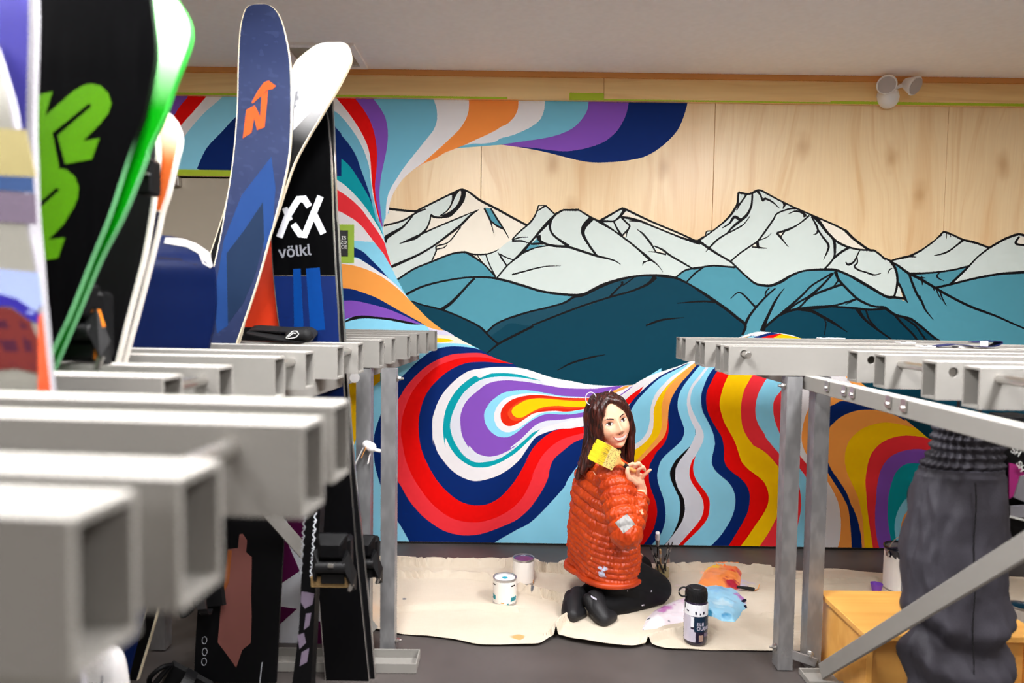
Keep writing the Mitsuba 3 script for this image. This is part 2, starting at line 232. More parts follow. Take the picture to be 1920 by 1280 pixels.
# ------------------------------------------------------------------ the mural: flat paint, cut so that no two coats overlap
MURAL_FILLS = """cream|-623,1697 -568,1691 -493,1686 -473,1694/-473,1694 -394,1735 -314,1775 -270,1796 -250,1797/-250,1797 -220,1782 -169,1745 -94,1708 -9,1663 67,1624/~67,1578 -59,1470 -166,1415 -646,1329 -727,1461 -701,1673
snow|-649,1606 -604,1617 -544,1639 -500,1667/-500,1667 -415,1723 -351,1756 -314,1773/-314,1773 -304,1751 -314,1716 -340,1679 -368,1666 -395,1661 -412,1669/-412,1669 -419,1639 -439,1599 -479,1566 -519,1543 -569,1525/-569,1525 -644,1526
snow|-185,1694 -484,1561 -569,1525/~-642,1536 -641,1488/-618,1422 -603,1410/-603,1410 -538,1438 -463,1477 -389,1523 -324,1571 -274,1616 -215,1671 -185,1694
snow|-603,1410 -538,1438 -463,1477 -384,1523/-384,1523 -386,1490 -408,1438/-408,1438 -498,1399 -583,1343 -613,1402
snow|-267,1788 -289,1766 -304,1731 -318,1696 -346,1669/-346,1669 -313,1681 -286,1717 -272,1751 -267,1788
tealmid|-148,1709 -121,1707/-121,1707 -90,1663 -49,1604/-49,1604 -90,1623 -115,1645 -133,1677 -148,1709
snow|-213,1480 -143,1479/-143,1479 -108,1487 -73,1504 -43,1530 -7,1554/-7,1553 27,1589 67,1624 91,1649 111,1684 123,1724/123,1724 158,1724/158,1724 206,1680/206,1680 245,1703/245,1703 325,1704/325,1704 386,1668 426,1649/426,1649 490,1687 534,1712 554,1712/554,1712 691,1650 817,1600 918,1556/~1007,1538 1103,1433 1095,1273 -56,1203 -245,1361
cream|-203,1475 -173,1476 -147,1434/-147,1434 -183,1458 -203,1475
cream|550,1705 691,1645 817,1595 913,1556/913,1556 842,1575 767,1601 691,1635 615,1664 540,1675/540,1675 550,1705
cream|719,1519 764,1490 717,1501
cream|572,1614 546,1581 562,1575
cream|123,1721 153,1719 118,1694
tealmid|93,1536 124,1565/124,1565 133,1545 148,1535/148,1535 93,1536
tealmid|46,1489 83,1530/83,1530 168,1525/168,1525 109,1513 46,1489
snow|920,1554 964,1587 998,1612 1047,1652 1081,1688 1100,1718 1114,1747 1117,1802/1117,1802 1157,1795 1182,1798 1211,1813 1231,1813/1231,1813 1343,1756 1474,1700 1596,1650 1657,1621/1657,1621 1698,1582 1745,1548 1781,1526 1806,1524/1806,1524 1837,1502 1863,1480 1852,1488 1888,1474/1888,1474 1915,1434 1927,1384 1924,1334 1913,1292/~1817,1283 1441,1331 1173,1327 1010,1432 954,1524
snow|959,1587 966,1607 993,1610
cream|1515,1681 1596,1648 1657,1619/1657,1619 1698,1580 1745,1544 1776,1525/1776,1525 1726,1528 1665,1542 1609,1571 1557,1625 1515,1681
cream|1193,1536 1219,1558 1225,1533
cream|1318,1604 1353,1612 1336,1585
snow|1893,1475 1937,1487 1987,1500/1987,1500 2046,1531 2099,1571 2137,1611 2151,1621/2151,1621 2197,1605 2248,1583 2309,1569 2380,1545/2380,1545 2327,1500 2279,1449/2279,1449 2195,1433 2121,1417 2056,1414 1986,1411/1986,1411 1939,1444 1893,1475
snow|2193,1358 2236,1404 2279,1449 2327,1502 2380,1545/2380,1545 2448,1586 2497,1607 2526,1614 2557,1606/~2658,1587 2667,1415/2571,1427 2506,1422 2426,1414 2307,1390 2193,1358
cream|2527,1603 2519,1569/2519,1569 2559,1560/2559,1560 2562,1597/2562,1597 2527,1603
tealmid|-593,1333 -580,1345 -498,1399 -413,1435 -313,1476 -248,1487 -223,1480 -188,1458 -147,1429 -86,1365/-86,1365 -36,1348 19,1334 50,1322 56,1323 137,1299 222,1286 308,1280 358,1283/~358,1262 0,1043 -161,987 -538,1143 -606,1289
tealmid|817,1376 857,1409 901,1422 956,1430 1003,1437 1058,1434 1113,1430/1113,1430 1139,1415 1175,1381 1216,1351 1256,1342 1296,1342 1346,1363 1395,1394 1454,1417 1514,1425 1574,1426 1624,1422/1624,1422 1706,1388 1788,1344 1870,1295 1793,1338 1875,1295/1875,1295 1910,1294 1936,1287 1969,1272/~2685,1080 2696,865 1619,850 1183,1006 1099,1112 852,1349
tealmid|~1447,1138 1982,1186 2748,1402 2780,812 1837,799
tealmid|1888,1474 1929,1449 1981,1413/1981,1413 2056,1414 2121,1420 2279,1452/2279,1452 2236,1404 2193,1358/2193,1358 2307,1390 2426,1414 2506,1422 2571,1427/~2667,1415 2696,865 1619,850 1873,1217/1969,1272 1949,1335 1932,1364/1932,1364 1926,1394 1915,1434 1888,1474
snow|1935,1357 1958,1285/1958,1285 1918,1294/1918,1294 1927,1324 1935,1357
tealdark|-512,1241 -446,1219 -356,1198 -260,1162 -169,1118 -128,1086/-128,1086 -83,1129 -18,1160 52,1184 73,1190 198,1222 263,1243 308,1271 358,1284 447,1330 537,1362 622,1380 697,1386 767,1382 823,1371 878,1346 929,1317 960,1295 967,1298 1023,1258 1079,1219 1126,1181 1172,1142/1172,1142 1161,1106 1149,1076/~1146,1005 917,894 651,782 112,720 -429,875 -537,1035
tealdark|1249,1102 1273,1138 1346,1199 1386,1215 1436,1226 1511,1234 1601,1242 1712,1235 1793,1228 1863,1234/1867,1241 1924,1204 2000,1185 2057,1146 2120,1096 2172,1064/~2231,1020 2121,476 1850,472 1456,902 1183,1006
tealshade|348,1279 448,1325 537,1358 622,1376 692,1382/692,1382 695,1364 663,1333 589,1302 489,1271/489,1271 349,1219 224,1177 99,1125 -8,1135 -58,1104 -108,1068/-108,1068 -123,1083 -83,1127 -18,1158 52,1181 73,1187 199,1219 263,1240 308,1268 348,1279
ink|-270,1796 -250,1797 -240,1791 -244,1752 -259,1722 -293,1682 -333,1662 -368,1665/-368,1665 -318,1689 -284,1721 -267,1761 -264,1784 -270,1796
ink|-314,1773 -297,1782 -270,1793/-270,1793 -289,1766 -304,1736 -307,1761 -314,1773
ink|682,1473 695,1459 660,1448 648,1431 651,1453 670,1457 682,1473
sky|~-1759,2260 -703,2249/855,2248 838,2179 810,2110 767,2056 708,2006 645,1971 571,1953 481,1942 382,1940 307,1951 232,1968 157,1986 83,2000 8,2011 -67,2020 -123,2026 -168,2023/-168,2023 -207,2023 -247,2015 -296,1997 -346,1977 -395,1947 -450,1924 -504,1891 -544,1856 -579,1811 -603,1771 -618,1727 -623,1695/-623,1695 -632,1667 -642,1651 -654,1606/-654,1606 -641,1526 -626,1467 -607,1402/-607,1402 -580,1347 -537,1272 -512,1239/-512,1239 -476,1204 -431,1159 -385,1122 -345,1093 -291,1066 -240,1039 -189,1014 -159,999/-159,999 -113,975 -63,950 8,930/8,930 39,909 110,887 78,903 123,889 194,867 260,853 311,846 372,834 438,827 513,827 619,832/~755,919 781,-95 -1787,-131
lilac|-427,1114 -351,1098 -291,1066 -356,1070 -407,1074
cream|-407,1074 -356,1070 -291,1065 -240,1039 -189,1014/-189,1014 -255,1028 -316,1030 -386,1028
yellow|-406,1056 -336,1053 -290,1043/-290,1043 -331,1036 -406,1033
yellow|~-967,895 -663,872 -663,834 -698,806/-698,806 -746,681 -786,531 -818,462/~-967,460
navy|~-703,2275/855,2248 838,2179 810,2110 767,2056 708,2006 645,1971 571,1953 481,1942 382,1940 307,1951 232,1968 157,1986 83,2000 8,2011 -67,2020 -123,2026 -168,2023/~-17,2282
purple|562,2243 553,2190 532,2136 498,2086 444,2042 380,2016 321,2001 252,1992 182,1996 107,2005 58,2009/58,2009 8,2011 -67,2020/~-702,1988 -703,2275 558,2292
skytop|363,2246 357,2197 333,2153 289,2108 230,2078 156,2057 82,2044 8,2033 -67,2020/~-702,1962 -703,2275 362,2289
skytop|-168,2023 -207,2023 -247,2015 -296,1997 -346,1977 -395,1947 -450,1924 -504,1891 -544,1856 -579,1811 -603,1771 -618,1727 -623,1695/~-624,1674 -728,1672 -730,2274 -281,2281 -95,2205
white|148,2243 142,2189 123,2145 81,2110 32,2085 -18,2065 -67,2052 -103,2032 -168,2023/-168,2023 -207,2023 -247,2015/~-702,1988 -703,2275 146,2286
orangetop|15,2246 13,2197 -4,2158 -38,2123 -68,2108 -99,2088 -148,2063 -193,2043 -247,2017/-247,2017 -296,1997 -346,1977 -395,1947 -450,1924 -504,1891/~-702,1936 -703,2275 14,2285
white|-230,2245 -231,2184 -248,2135 -278,2090 -322,2046 -371,2001 -410,1966 -450,1929 -504,1891/-504,1891 -544,1856 -579,1811 -603,1771 -618,1727 -623,1695 -632,1667 -642,1651 -654,1606/~-728,1672 -730,2274 -231,2281
skytop|-408,2242 -393,2206 -387,2167 -389,2128 -406,2084 -441,2039 -480,1990 -520,1940 -554,1895 -589,1841 -618,1791 -633,1746 -638,1697 -640,1647 -644,1647 -654,1606/~-727,1620 -861,1671 -861,2273 -408,2279
purple|-707,2241 -670,2192 -645,2149 -632,2095 -630,2041 -637,1983 -649,1923 -661,1869 -668,1815 -671,1766 -668,1721 -658,1642 -653,1608/~-861,1618 -967,1932 -967,2276 -706,2280
red|-796,2239 -754,2186 -724,2138 -704,2089 -692,2041 -684,1982 -684,1923 -688,1869 -693,1815 -690,1760 -680,1706 -667,1642 -656,1606/~-861,1618 -967,1932 -967,2276 -796,2279
white|-885,2236 -838,2180 -798,2127 -764,2074 -739,2025 -724,1981 -716,1932 -712,1873 -708,1824 -703,1780 -690,1711 -672,1642 -656,1601/~-861,1618 -967,1932 -967,2276 -885,2277
skytop|-937,2191 -898,2175 -863,2148 -823,2102 -788,2054 -758,2001 -738,1952 -723,1903 -718,1859 -711,1809 -703,1755 -683,1671 -672,1642 -654,1601/~-887,1617 -967,1932 -967,2232
navy|-937,2120 -895,2089 -858,2053 -818,2005 -788,1956 -768,1902 -748,1848 -728,1794 -713,1745 -698,1681/~-728,1672 -967,1853 -967,2141
teal|-947,1959 -888,1950 -853,1935 -813,1897 -773,1838 -738,1779 -713,1730 -695,1676 -687,1642 -664,1601 -654,1571/~-861,1671 -967,1853
white|-937,1860 -885,1837 -843,1810 -798,1769 -758,1725 -728,1686 -700,1644 -664,1586 -641,1529/~-860,1538 -994,1801
coral|-937,1811 -882,1787 -842,1763 -798,1729 -758,1690 -725,1646 -694,1605 -664,1561 -644,1526 -633,1487 -618,1442 -607,1402/-607,1402 -628,1437 -648,1472 -684,1516 -719,1560 -754,1604 -794,1639 -839,1665 -876,1682 -944,1691
navy|-914,1533 -849,1521 -794,1502 -749,1480 -703,1436 -663,1397 -623,1351/-623,1351 -663,1378 -703,1405 -748,1434 -791,1454 -914,1463
white|-914,1463 -791,1450 -748,1433 -703,1405 -663,1378 -623,1351 -567,1303 -527,1256 -512,1239/-512,1239 -567,1292 -613,1329 -653,1356 -698,1380 -748,1399 -803,1414 -861,1420 -914,1420
orange|-914,1420 -861,1420 -803,1414 -748,1399 -698,1380 -653,1356 -613,1329 -567,1292 -512,1239/-512,1239 -476,1204 -431,1159 -385,1122 -345,1093/-345,1093 -390,1099 -430,1113 -471,1138 -516,1162 -572,1192 -632,1226 -688,1255 -748,1277 -803,1294 -853,1299 -914,1298
navy|-914,1298 -853,1299 -803,1294 -748,1277 -688,1255 -632,1226 -572,1192 -516,1162 -471,1138 -430,1113/-430,1113 -476,1133 -516,1152 -572,1177 -637,1201 -697,1217 -763,1232 -813,1238 -851,1235 -914,1231
purple|-914,1231 -851,1235 -813,1238 -763,1232 -697,1217 -637,1201 -572,1177 -516,1152 -476,1133 -451,1120/-451,1120 -511,1132 -561,1142 -632,1153 -687,1157 -743,1162 -798,1156 -843,1141 -913,1107
ink|-863,1123 -798,1157 -743,1163 -687,1158 -632,1154 -561,1143 -511,1133 -461,1120/-461,1120 -516,1123 -561,1131 -632,1143 -687,1147 -742,1149 -793,1142 -838,1128 -868,1108
purple|~-1759,2265 -1632,2267/-1622,2231 -1662,2184 -1689,2142 -1762,2021
red|~-1627,2267 -1537,2269/-1532,2232 -1596,2159 -1658,2090 -1762,1947/-1762,2021 -1689,2142 -1662,2184 -1622,2231
white|~-1532,2269 -1458,2270/-1453,2231 -1562,2133 -1658,2012 -1723,1890/-1762,1947 -1658,2090 -1596,2159 -1532,2232
navy|-1580,1882 -1531,1982 -1454,2064 -1372,2146 -1231,2216 -1125,2233 -993,2193 -861,2064/~-861,1855 -1498,1846
navy|-159,999 -204,1009 -290,1015 -356,1007 -406,988 -456,952 -496,916 -536,875 -574,834 -622,757 -667,645 -689,573 -696,516 -695,472 -688,405 -668,329 -629,221 -580,131 -552,87 -526,41 -500,-8/-500,-36 -101,-31/-106,-5 -40,35 36,80 122,133 265,290 290,337 319,384 354,430 384,457/~469,453 730,837/619,832 513,827 438,827 372,834 311,846 260,853 194,867 123,889 78,903 110,887 39,909 8,930/8,930 -63,950 -113,975 -159,999
coral|8,930 -63,950 -113,970 -169,983 -255,979 -315,970 -380,943 -436,907 -486,861 -526,815 -556,768 -586,712 -596,635 -595,559 -595,474 -579,345 -553,294 -512,223 -455,156 -399,110 -332,70 -255,50 -184,50 -117,65 -41,95 35,132 90,179 120,216 166,289 193,351 202,403 222,449 267,491 317,532 357,551 402,564/402,564 411,616/411,623 366,615 260,603 209,587 159,551 119,509 89,458 60,401 25,344 -15,286 96,463 71,416 37,354 -3,297 -53,245 -104,215 -145,205 -196,206 -257,226 -319,272 -370,328 -411,394 -442,460 -461,527 -469,603 -469,586 -464,663 -444,740 -414,796 -379,837 -334,878 -279,912 -219,933 -143,939 -78,935 -22,932 8,930
red|8,930 -103,955 -164,962 -244,958 -305,942 -365,918 -415,882 -460,836 -505,774 -535,703 -553,636 -557,559 -552,536 -534,444 -503,362 -456,285 -400,214 -333,158 -271,128 -195,116 -133,122 -62,146 9,189 59,241 89,293 118,365 111,360 136,417 165,469 210,516 266,552 351,579 407,590/407,590 411,623/411,623 366,615 260,603 209,587 159,551 119,509 89,458 60,401 25,344 -15,286 96,463 71,416 37,354 -3,297 -53,245 -104,215 -145,205 -196,206 -257,226 -319,272 -370,328 -411,394 -442,460 -461,527 -469,603 -469,586 -464,663 -444,740 -414,796 -379,837 -334,878 -279,912 -219,933 -143,939 -78,935 -22,932 8,930
white|599,830 513,826 438,828 372,834 311,846 260,853 194,867 123,889 78,903 22,913 -44,914 -109,911 -160,903 -218,890 -278,849 -329,797 -363,746 -386,689 -398,638 -397,562 -392,511 -392,538 -371,477 -340,431 -299,385 -248,350 -187,330 -131,336 -65,358 -5,395 46,442 80,493 115,545 139,566 189,587 249,603 300,606 366,618 411,626/411,626 475,713 599,830
teal|144,849 93,863 43,875 -8,882 -58,883 -109,878 -159,857 -188,865 -253,818 -298,762 -328,700 -342,629 -343,573 -331,501 -331,549 -305,498 -264,447 -208,410 -167,400 -116,403 -56,425 5,461 55,503 115,565 148,599/148,599 108,581 115,586 55,529 -1,482 -61,445 -122,429 -183,428 -234,458 -270,504 -296,555 -309,605 -306,573 -307,629 -290,691 -257,757 -217,804 -152,848 -77,864 -33,866 43,862 94,855 144,847
pale|144,847 94,855 43,862 -33,866 -77,864 -152,848 -217,804 -257,757 -290,691 -307,629 -306,573 -309,605 -296,555 -270,504 -234,458 -183,428 -122,429 -61,445 -1,482 55,529 115,586 148,599 173,612 249,634 365,663/365,663 364,686 144,847
purple|619,832 539,825 473,818 423,810 347,809 261,812 195,821 134,831 74,840 18,845 -33,846 -83,840 -128,824 -158,801 -222,743 -252,681 -256,625 -245,559 -214,503 -209,510 -173,474 -122,457 -77,460 -21,482 34,518 -3,502 48,544 83,580 128,622 178,643 249,649 299,657 365,666 410,677/410,677 449,764 619,832
sky|398,766 262,771 196,781 130,792 69,798 9,794 -42,782 -82,756 -112,726 -132,690 -136,659 -126,618 -100,583 -64,560 -19,557 17,572 47,595 87,631 137,663 187,679 248,677 309,679 364,689 410,702/410,702 398,766
white|424,769 378,765 272,766 206,773 145,781 85,782 24,773 -26,757 -61,726 -81,690 -86,655 -73,616 -44,589 -9,582 32,598 72,626 112,657 147,678 197,689 273,690 369,704 425,718/425,718 424,769
redor|424,764 378,762 272,762 196,770 125,774 70,769 14,753 -26,727 -48,696 -53,665 -45,635 -24,617 1,614 36,628 71,652 111,678 157,689 223,695 283,691 369,707 424,723/424,723 424,764
coralor|424,756 272,757 171,761 105,757 55,746 15,722 -10,696 -16,671 6,645 41,642 76,659 116,685 167,701 238,700 298,701 369,712 424,725/424,725 424,756
redor|147,694 167,703 238,708 298,705 369,712 414,723/414,723 369,706 283,693 223,696 147,694
yellow|424,748 348,747 272,749 196,755 135,757 80,749 40,728 10,707 4,681 26,659 56,659 86,675 126,698 172,714 237,720 298,716 374,717 424,725/424,725 424,748
tealdark|~1836,812 1993,936 2772,947 2827,-66 1872,-79
#R|512,826 542,827 608,832 623,837
white|512,826 542,827 608,832 623,837/623,837 672,867 727,891 792,914 852,935 902,956 933,959/932,959 1021,1030 1143,1080 1180,1094 1234,1109 1301,1107 1395,1097 1460,1077/~1460,1077 1642,958 1837,799 1973,692/1973,692 2030,647 2077,612 2119,579 2192,544 2315,369 2377,205/~2391,-72 535,-98 515,829
purple|502,821 542,826 572,829/572,829 542,814 502,793
orange|497,793 542,812 572,825 608,832/608,832 573,812 543,798 498,778
purple|513,758 543,776 583,805 620,835/620,835 588,802 543,771 513,750
red|524,712 559,736 604,780 668,826/668,826 634,770 575,716 525,682
navy|551,662 585,713 624,765 674,816 708,847 753,881 803,907 853,930 872,941/~1531,1064 2343,914 2391,-72 567,-98
sky|557,611 598,688 635,750 674,796 718,842 763,878 813,904 863,930 888,943 923,954/~1531,1064 2343,914 2391,-72 572,-98
white|580,493 622,525 660,551 689,592 703,649 704,705 716,756 735,797 769,838 804,874 843,900 883,931 912,954 995,1016 1074,1058 1143,1080/~1531,1064 2343,914 2391,-72 593,-97
yellow|581,458 625,497 665,525 700,562 719,603 723,654 722,700 733,746 755,787 785,828 824,867 868,905 913,941 930,954 1008,1017 1154,1073 1186,1086/~1531,1064 2343,914 2391,-72 593,-97
orange|602,417 637,443 676,485 716,531 750,578 764,624 763,675 762,726 771,772 790,818 814,849 844,879 873,906 915,941 933,954 1022,1017 1160,1073 1191,1086/~1531,1064 2343,914 2391,-72 613,-97
red|602,386 652,433 697,480 746,532 781,578 792,624 794,650 796,678/~923,677 944,-92 535,-98 524,385
navy|658,-96 663,-23 702,34 732,87 746,134 752,185 743,237 727,278 711,324 705,370 708,423 723,454 742,491 777,532 796,578 800,624 796,670 798,711 807,757 826,798 855,844 894,890 940,944 1035,1025 1168,1075 1202,1089/~1531,1064 2343,914 2391,-72 658,-96
sky|685,-96 683,-23 708,-5 738,24 768,61 783,93 794,139 794,196 784,248 767,294 751,345 749,392 764,445 793,481 833,518 863,549 877,580 879,610 865,651 846,702 842,747 851,793 875,839 914,891 956,942 1043,1025 1176,1076 1208,1087/~1531,1064 2343,914 2391,-72 685,-96
ink|921,647 934,611 933,570 914,529 879,493 840,451 818,410 812,382 822,341 844,295 863,254 869,208 865,156 849,104 820,46 775,-4/785,-3 830,57 869,115 888,161 893,208 883,260 859,300 842,347 840,388 843,415 865,456 899,503 928,560 937,601 921,647
pale|780,-6 785,-1 830,57 869,115 888,161 893,208 883,260 859,300 842,347 840,388 843,415 865,456 899,503 928,560 937,601 916,647 899,687 889,738 892,784 911,835 945,881 979,927 1008,958/1018,958 994,927 955,871 921,825 907,779 908,738 922,698 946,652 967,617 979,581 974,545 955,504 941,478/941,476 921,445 911,399 916,358 935,322 966,281 985,240 988,194 975,152 946,110 911,68 852,-4
red|941,476 921,445 911,399 916,358 935,322 966,281 985,240 988,194 975,152 946,110 911,68 852,-4/872,-4 937,64 981,111 1011,158 1019,210 1016,251 997,287 960,333 939,368 930,404 932,440 941,476
navy|998,-50 1020,-3 1075,60 1109,113 1133,160 1147,212 1148,263 1134,309 1107,345 1071,375 1039,406 1024,442 1027,483 1036,529 1036,546 1029,582 1013,622 991,663 970,703 961,749 962,795 976,841 995,887 1024,925 1103,991 1182,1059 1234,1087 1304,1107/~1531,1064 2343,914 2391,-72 999,-92
red|1080,-49 1112,-7 1122,14 1161,82 1190,135 1214,192 1222,244 1220,285 1204,326 1173,362 1131,392 1100,422 1086,458 1085,504 1085,495 1078,547 1065,582 1038,623 1011,668 992,714 986,765 990,810 1011,856 1037,905 1117,983 1195,1046 1261,1082 1347,1102/~1531,1064 2343,914 2391,-72 1081,-90
yellow|1148,-62 1176,0 1218,62 1257,125 1291,177 1314,229 1318,271 1309,312 1285,353 1248,383 1207,413 1175,449 1161,485 1147,525 1136,553 1110,598 1083,644 1066,689 1055,740 1061,791 1077,847 1101,898 1144,965 1223,1020 1310,1077 1357,1100/~1531,1064 2343,914 2391,-72 1149,-89
coral|1230,-74 1271,-2 1324,85 1362,163 1391,236 1400,298 1394,359 1380,400 1353,436 1317,477 1280,507 1233,532 1228,538 1197,579 1175,625 1166,670 1163,726 1170,788 1188,839 1222,897 1266,953 1371,1014 1482,1064/~1531,1064 2343,914 2391,-72 1231,-88
sky|1435,-71 1463,81 1485,220 1470,330 1432,411 1388,467 1341,518 1293,574 1287,590 1256,636 1239,682 1237,733 1246,789 1269,840 1303,896 1347,941 1439,988 1546,1011/~1531,1064 2343,914 2391,-72 1436,-85
coral|1566,-70 1566,83 1553,221 1530,317 1501,380 1444,450 1391,541 1358,607 1336,663 1326,724 1332,770 1361,811 1395,852 1429,893 1508,935 1629,953/~1531,1064 2343,914 2391,-72 1567,-83
white|1612,-69 1607,84 1594,221 1570,345 1527,421 1499,448 1442,521 1393,612 1381,658 1385,704 1399,750 1419,806 1484,861 1564,890 1671,891/~1531,1064 2343,914 2391,-72 1613,-83
orange|1674,-40 1677,-2 1688,50 1692,112 1688,174 1676,236 1659,277 1635,321 1582,400 1531,462 1497,500 1476,562 1479,631 1498,707 1528,754 1581,782 1662,783 1755,811/~1531,1064 2343,914 2391,-72 1676,-82
navy|1606,467 1634,411 1671,360 1715,294 1748,222 1776,155 1797,72 1813,-11/1752,-11 1747,61 1738,139 1725,216 1700,268 1668,319 1635,367 1609,405
navy|1607,735 1636,748 1676,765 1758,750 1850,726 1973,706 2005,638/~1736,607/1709,704 1669,683 1637,654 1611,610
orange|1607,441 1611,610 1637,654 1669,683 1709,704 1759,719 1820,723 1881,717 1927,704 1978,679/1978,679 2030,647 2077,612 2119,579/2119,579 1920,497 1772,392 1721,392/1755,299 1748,222 1715,294 1671,360 1634,411 1606,467
yellow|2119,579 2093,607 2051,632 1995,646 1939,656 1883,658 1813,641 1763,613 1719,566 1701,514 1698,473 1701,443 1716,391 1744,335 1771,279 1783,238 1801,166 1809,88 1820,-16/~1900,-79 2011,502
orange|1773,222 1799,155 1810,83 1818,-16/~1811,-52/1797,72 1776,155 1748,222
coral|2192,544 2119,579 2058,591 1992,593 1927,579 1872,548 1834,501 1816,444 1808,377 1808,341 1814,295 1822,218 1838,125 1864,-10/~2036,-77 2377,205 2314,396
purple|2258,425 2226,460 2185,485 2138,510 2081,525 2021,521 1960,503 1916,471 1887,425 1874,378 1866,316 1866,270 1863,208 1867,125 1880,53 1899,-9/~2036,-77 2377,205
teal|2232,347 2194,398 2142,423 2100,446 2054,453 2008,447 1969,416 1946,369 1929,291 1927,240 1928,178 1939,106 1966,-8/~2036,-77 2269,203
sky|2206,244 2158,290 2101,297 2066,293 2021,272 1987,225 1971,178 1966,127 1974,65 1994,-8/~2062,-49 2233,92
orange|2167,202 2125,227 2089,232 2054,226 2019,195 2001,148 1998,101 2002,49 2019,-8/~2089,-48 2192,92
yellow|2128,160 2086,175 2071,170 2060,133 2055,66 2061,-7/~2117,-48 2165,91"""
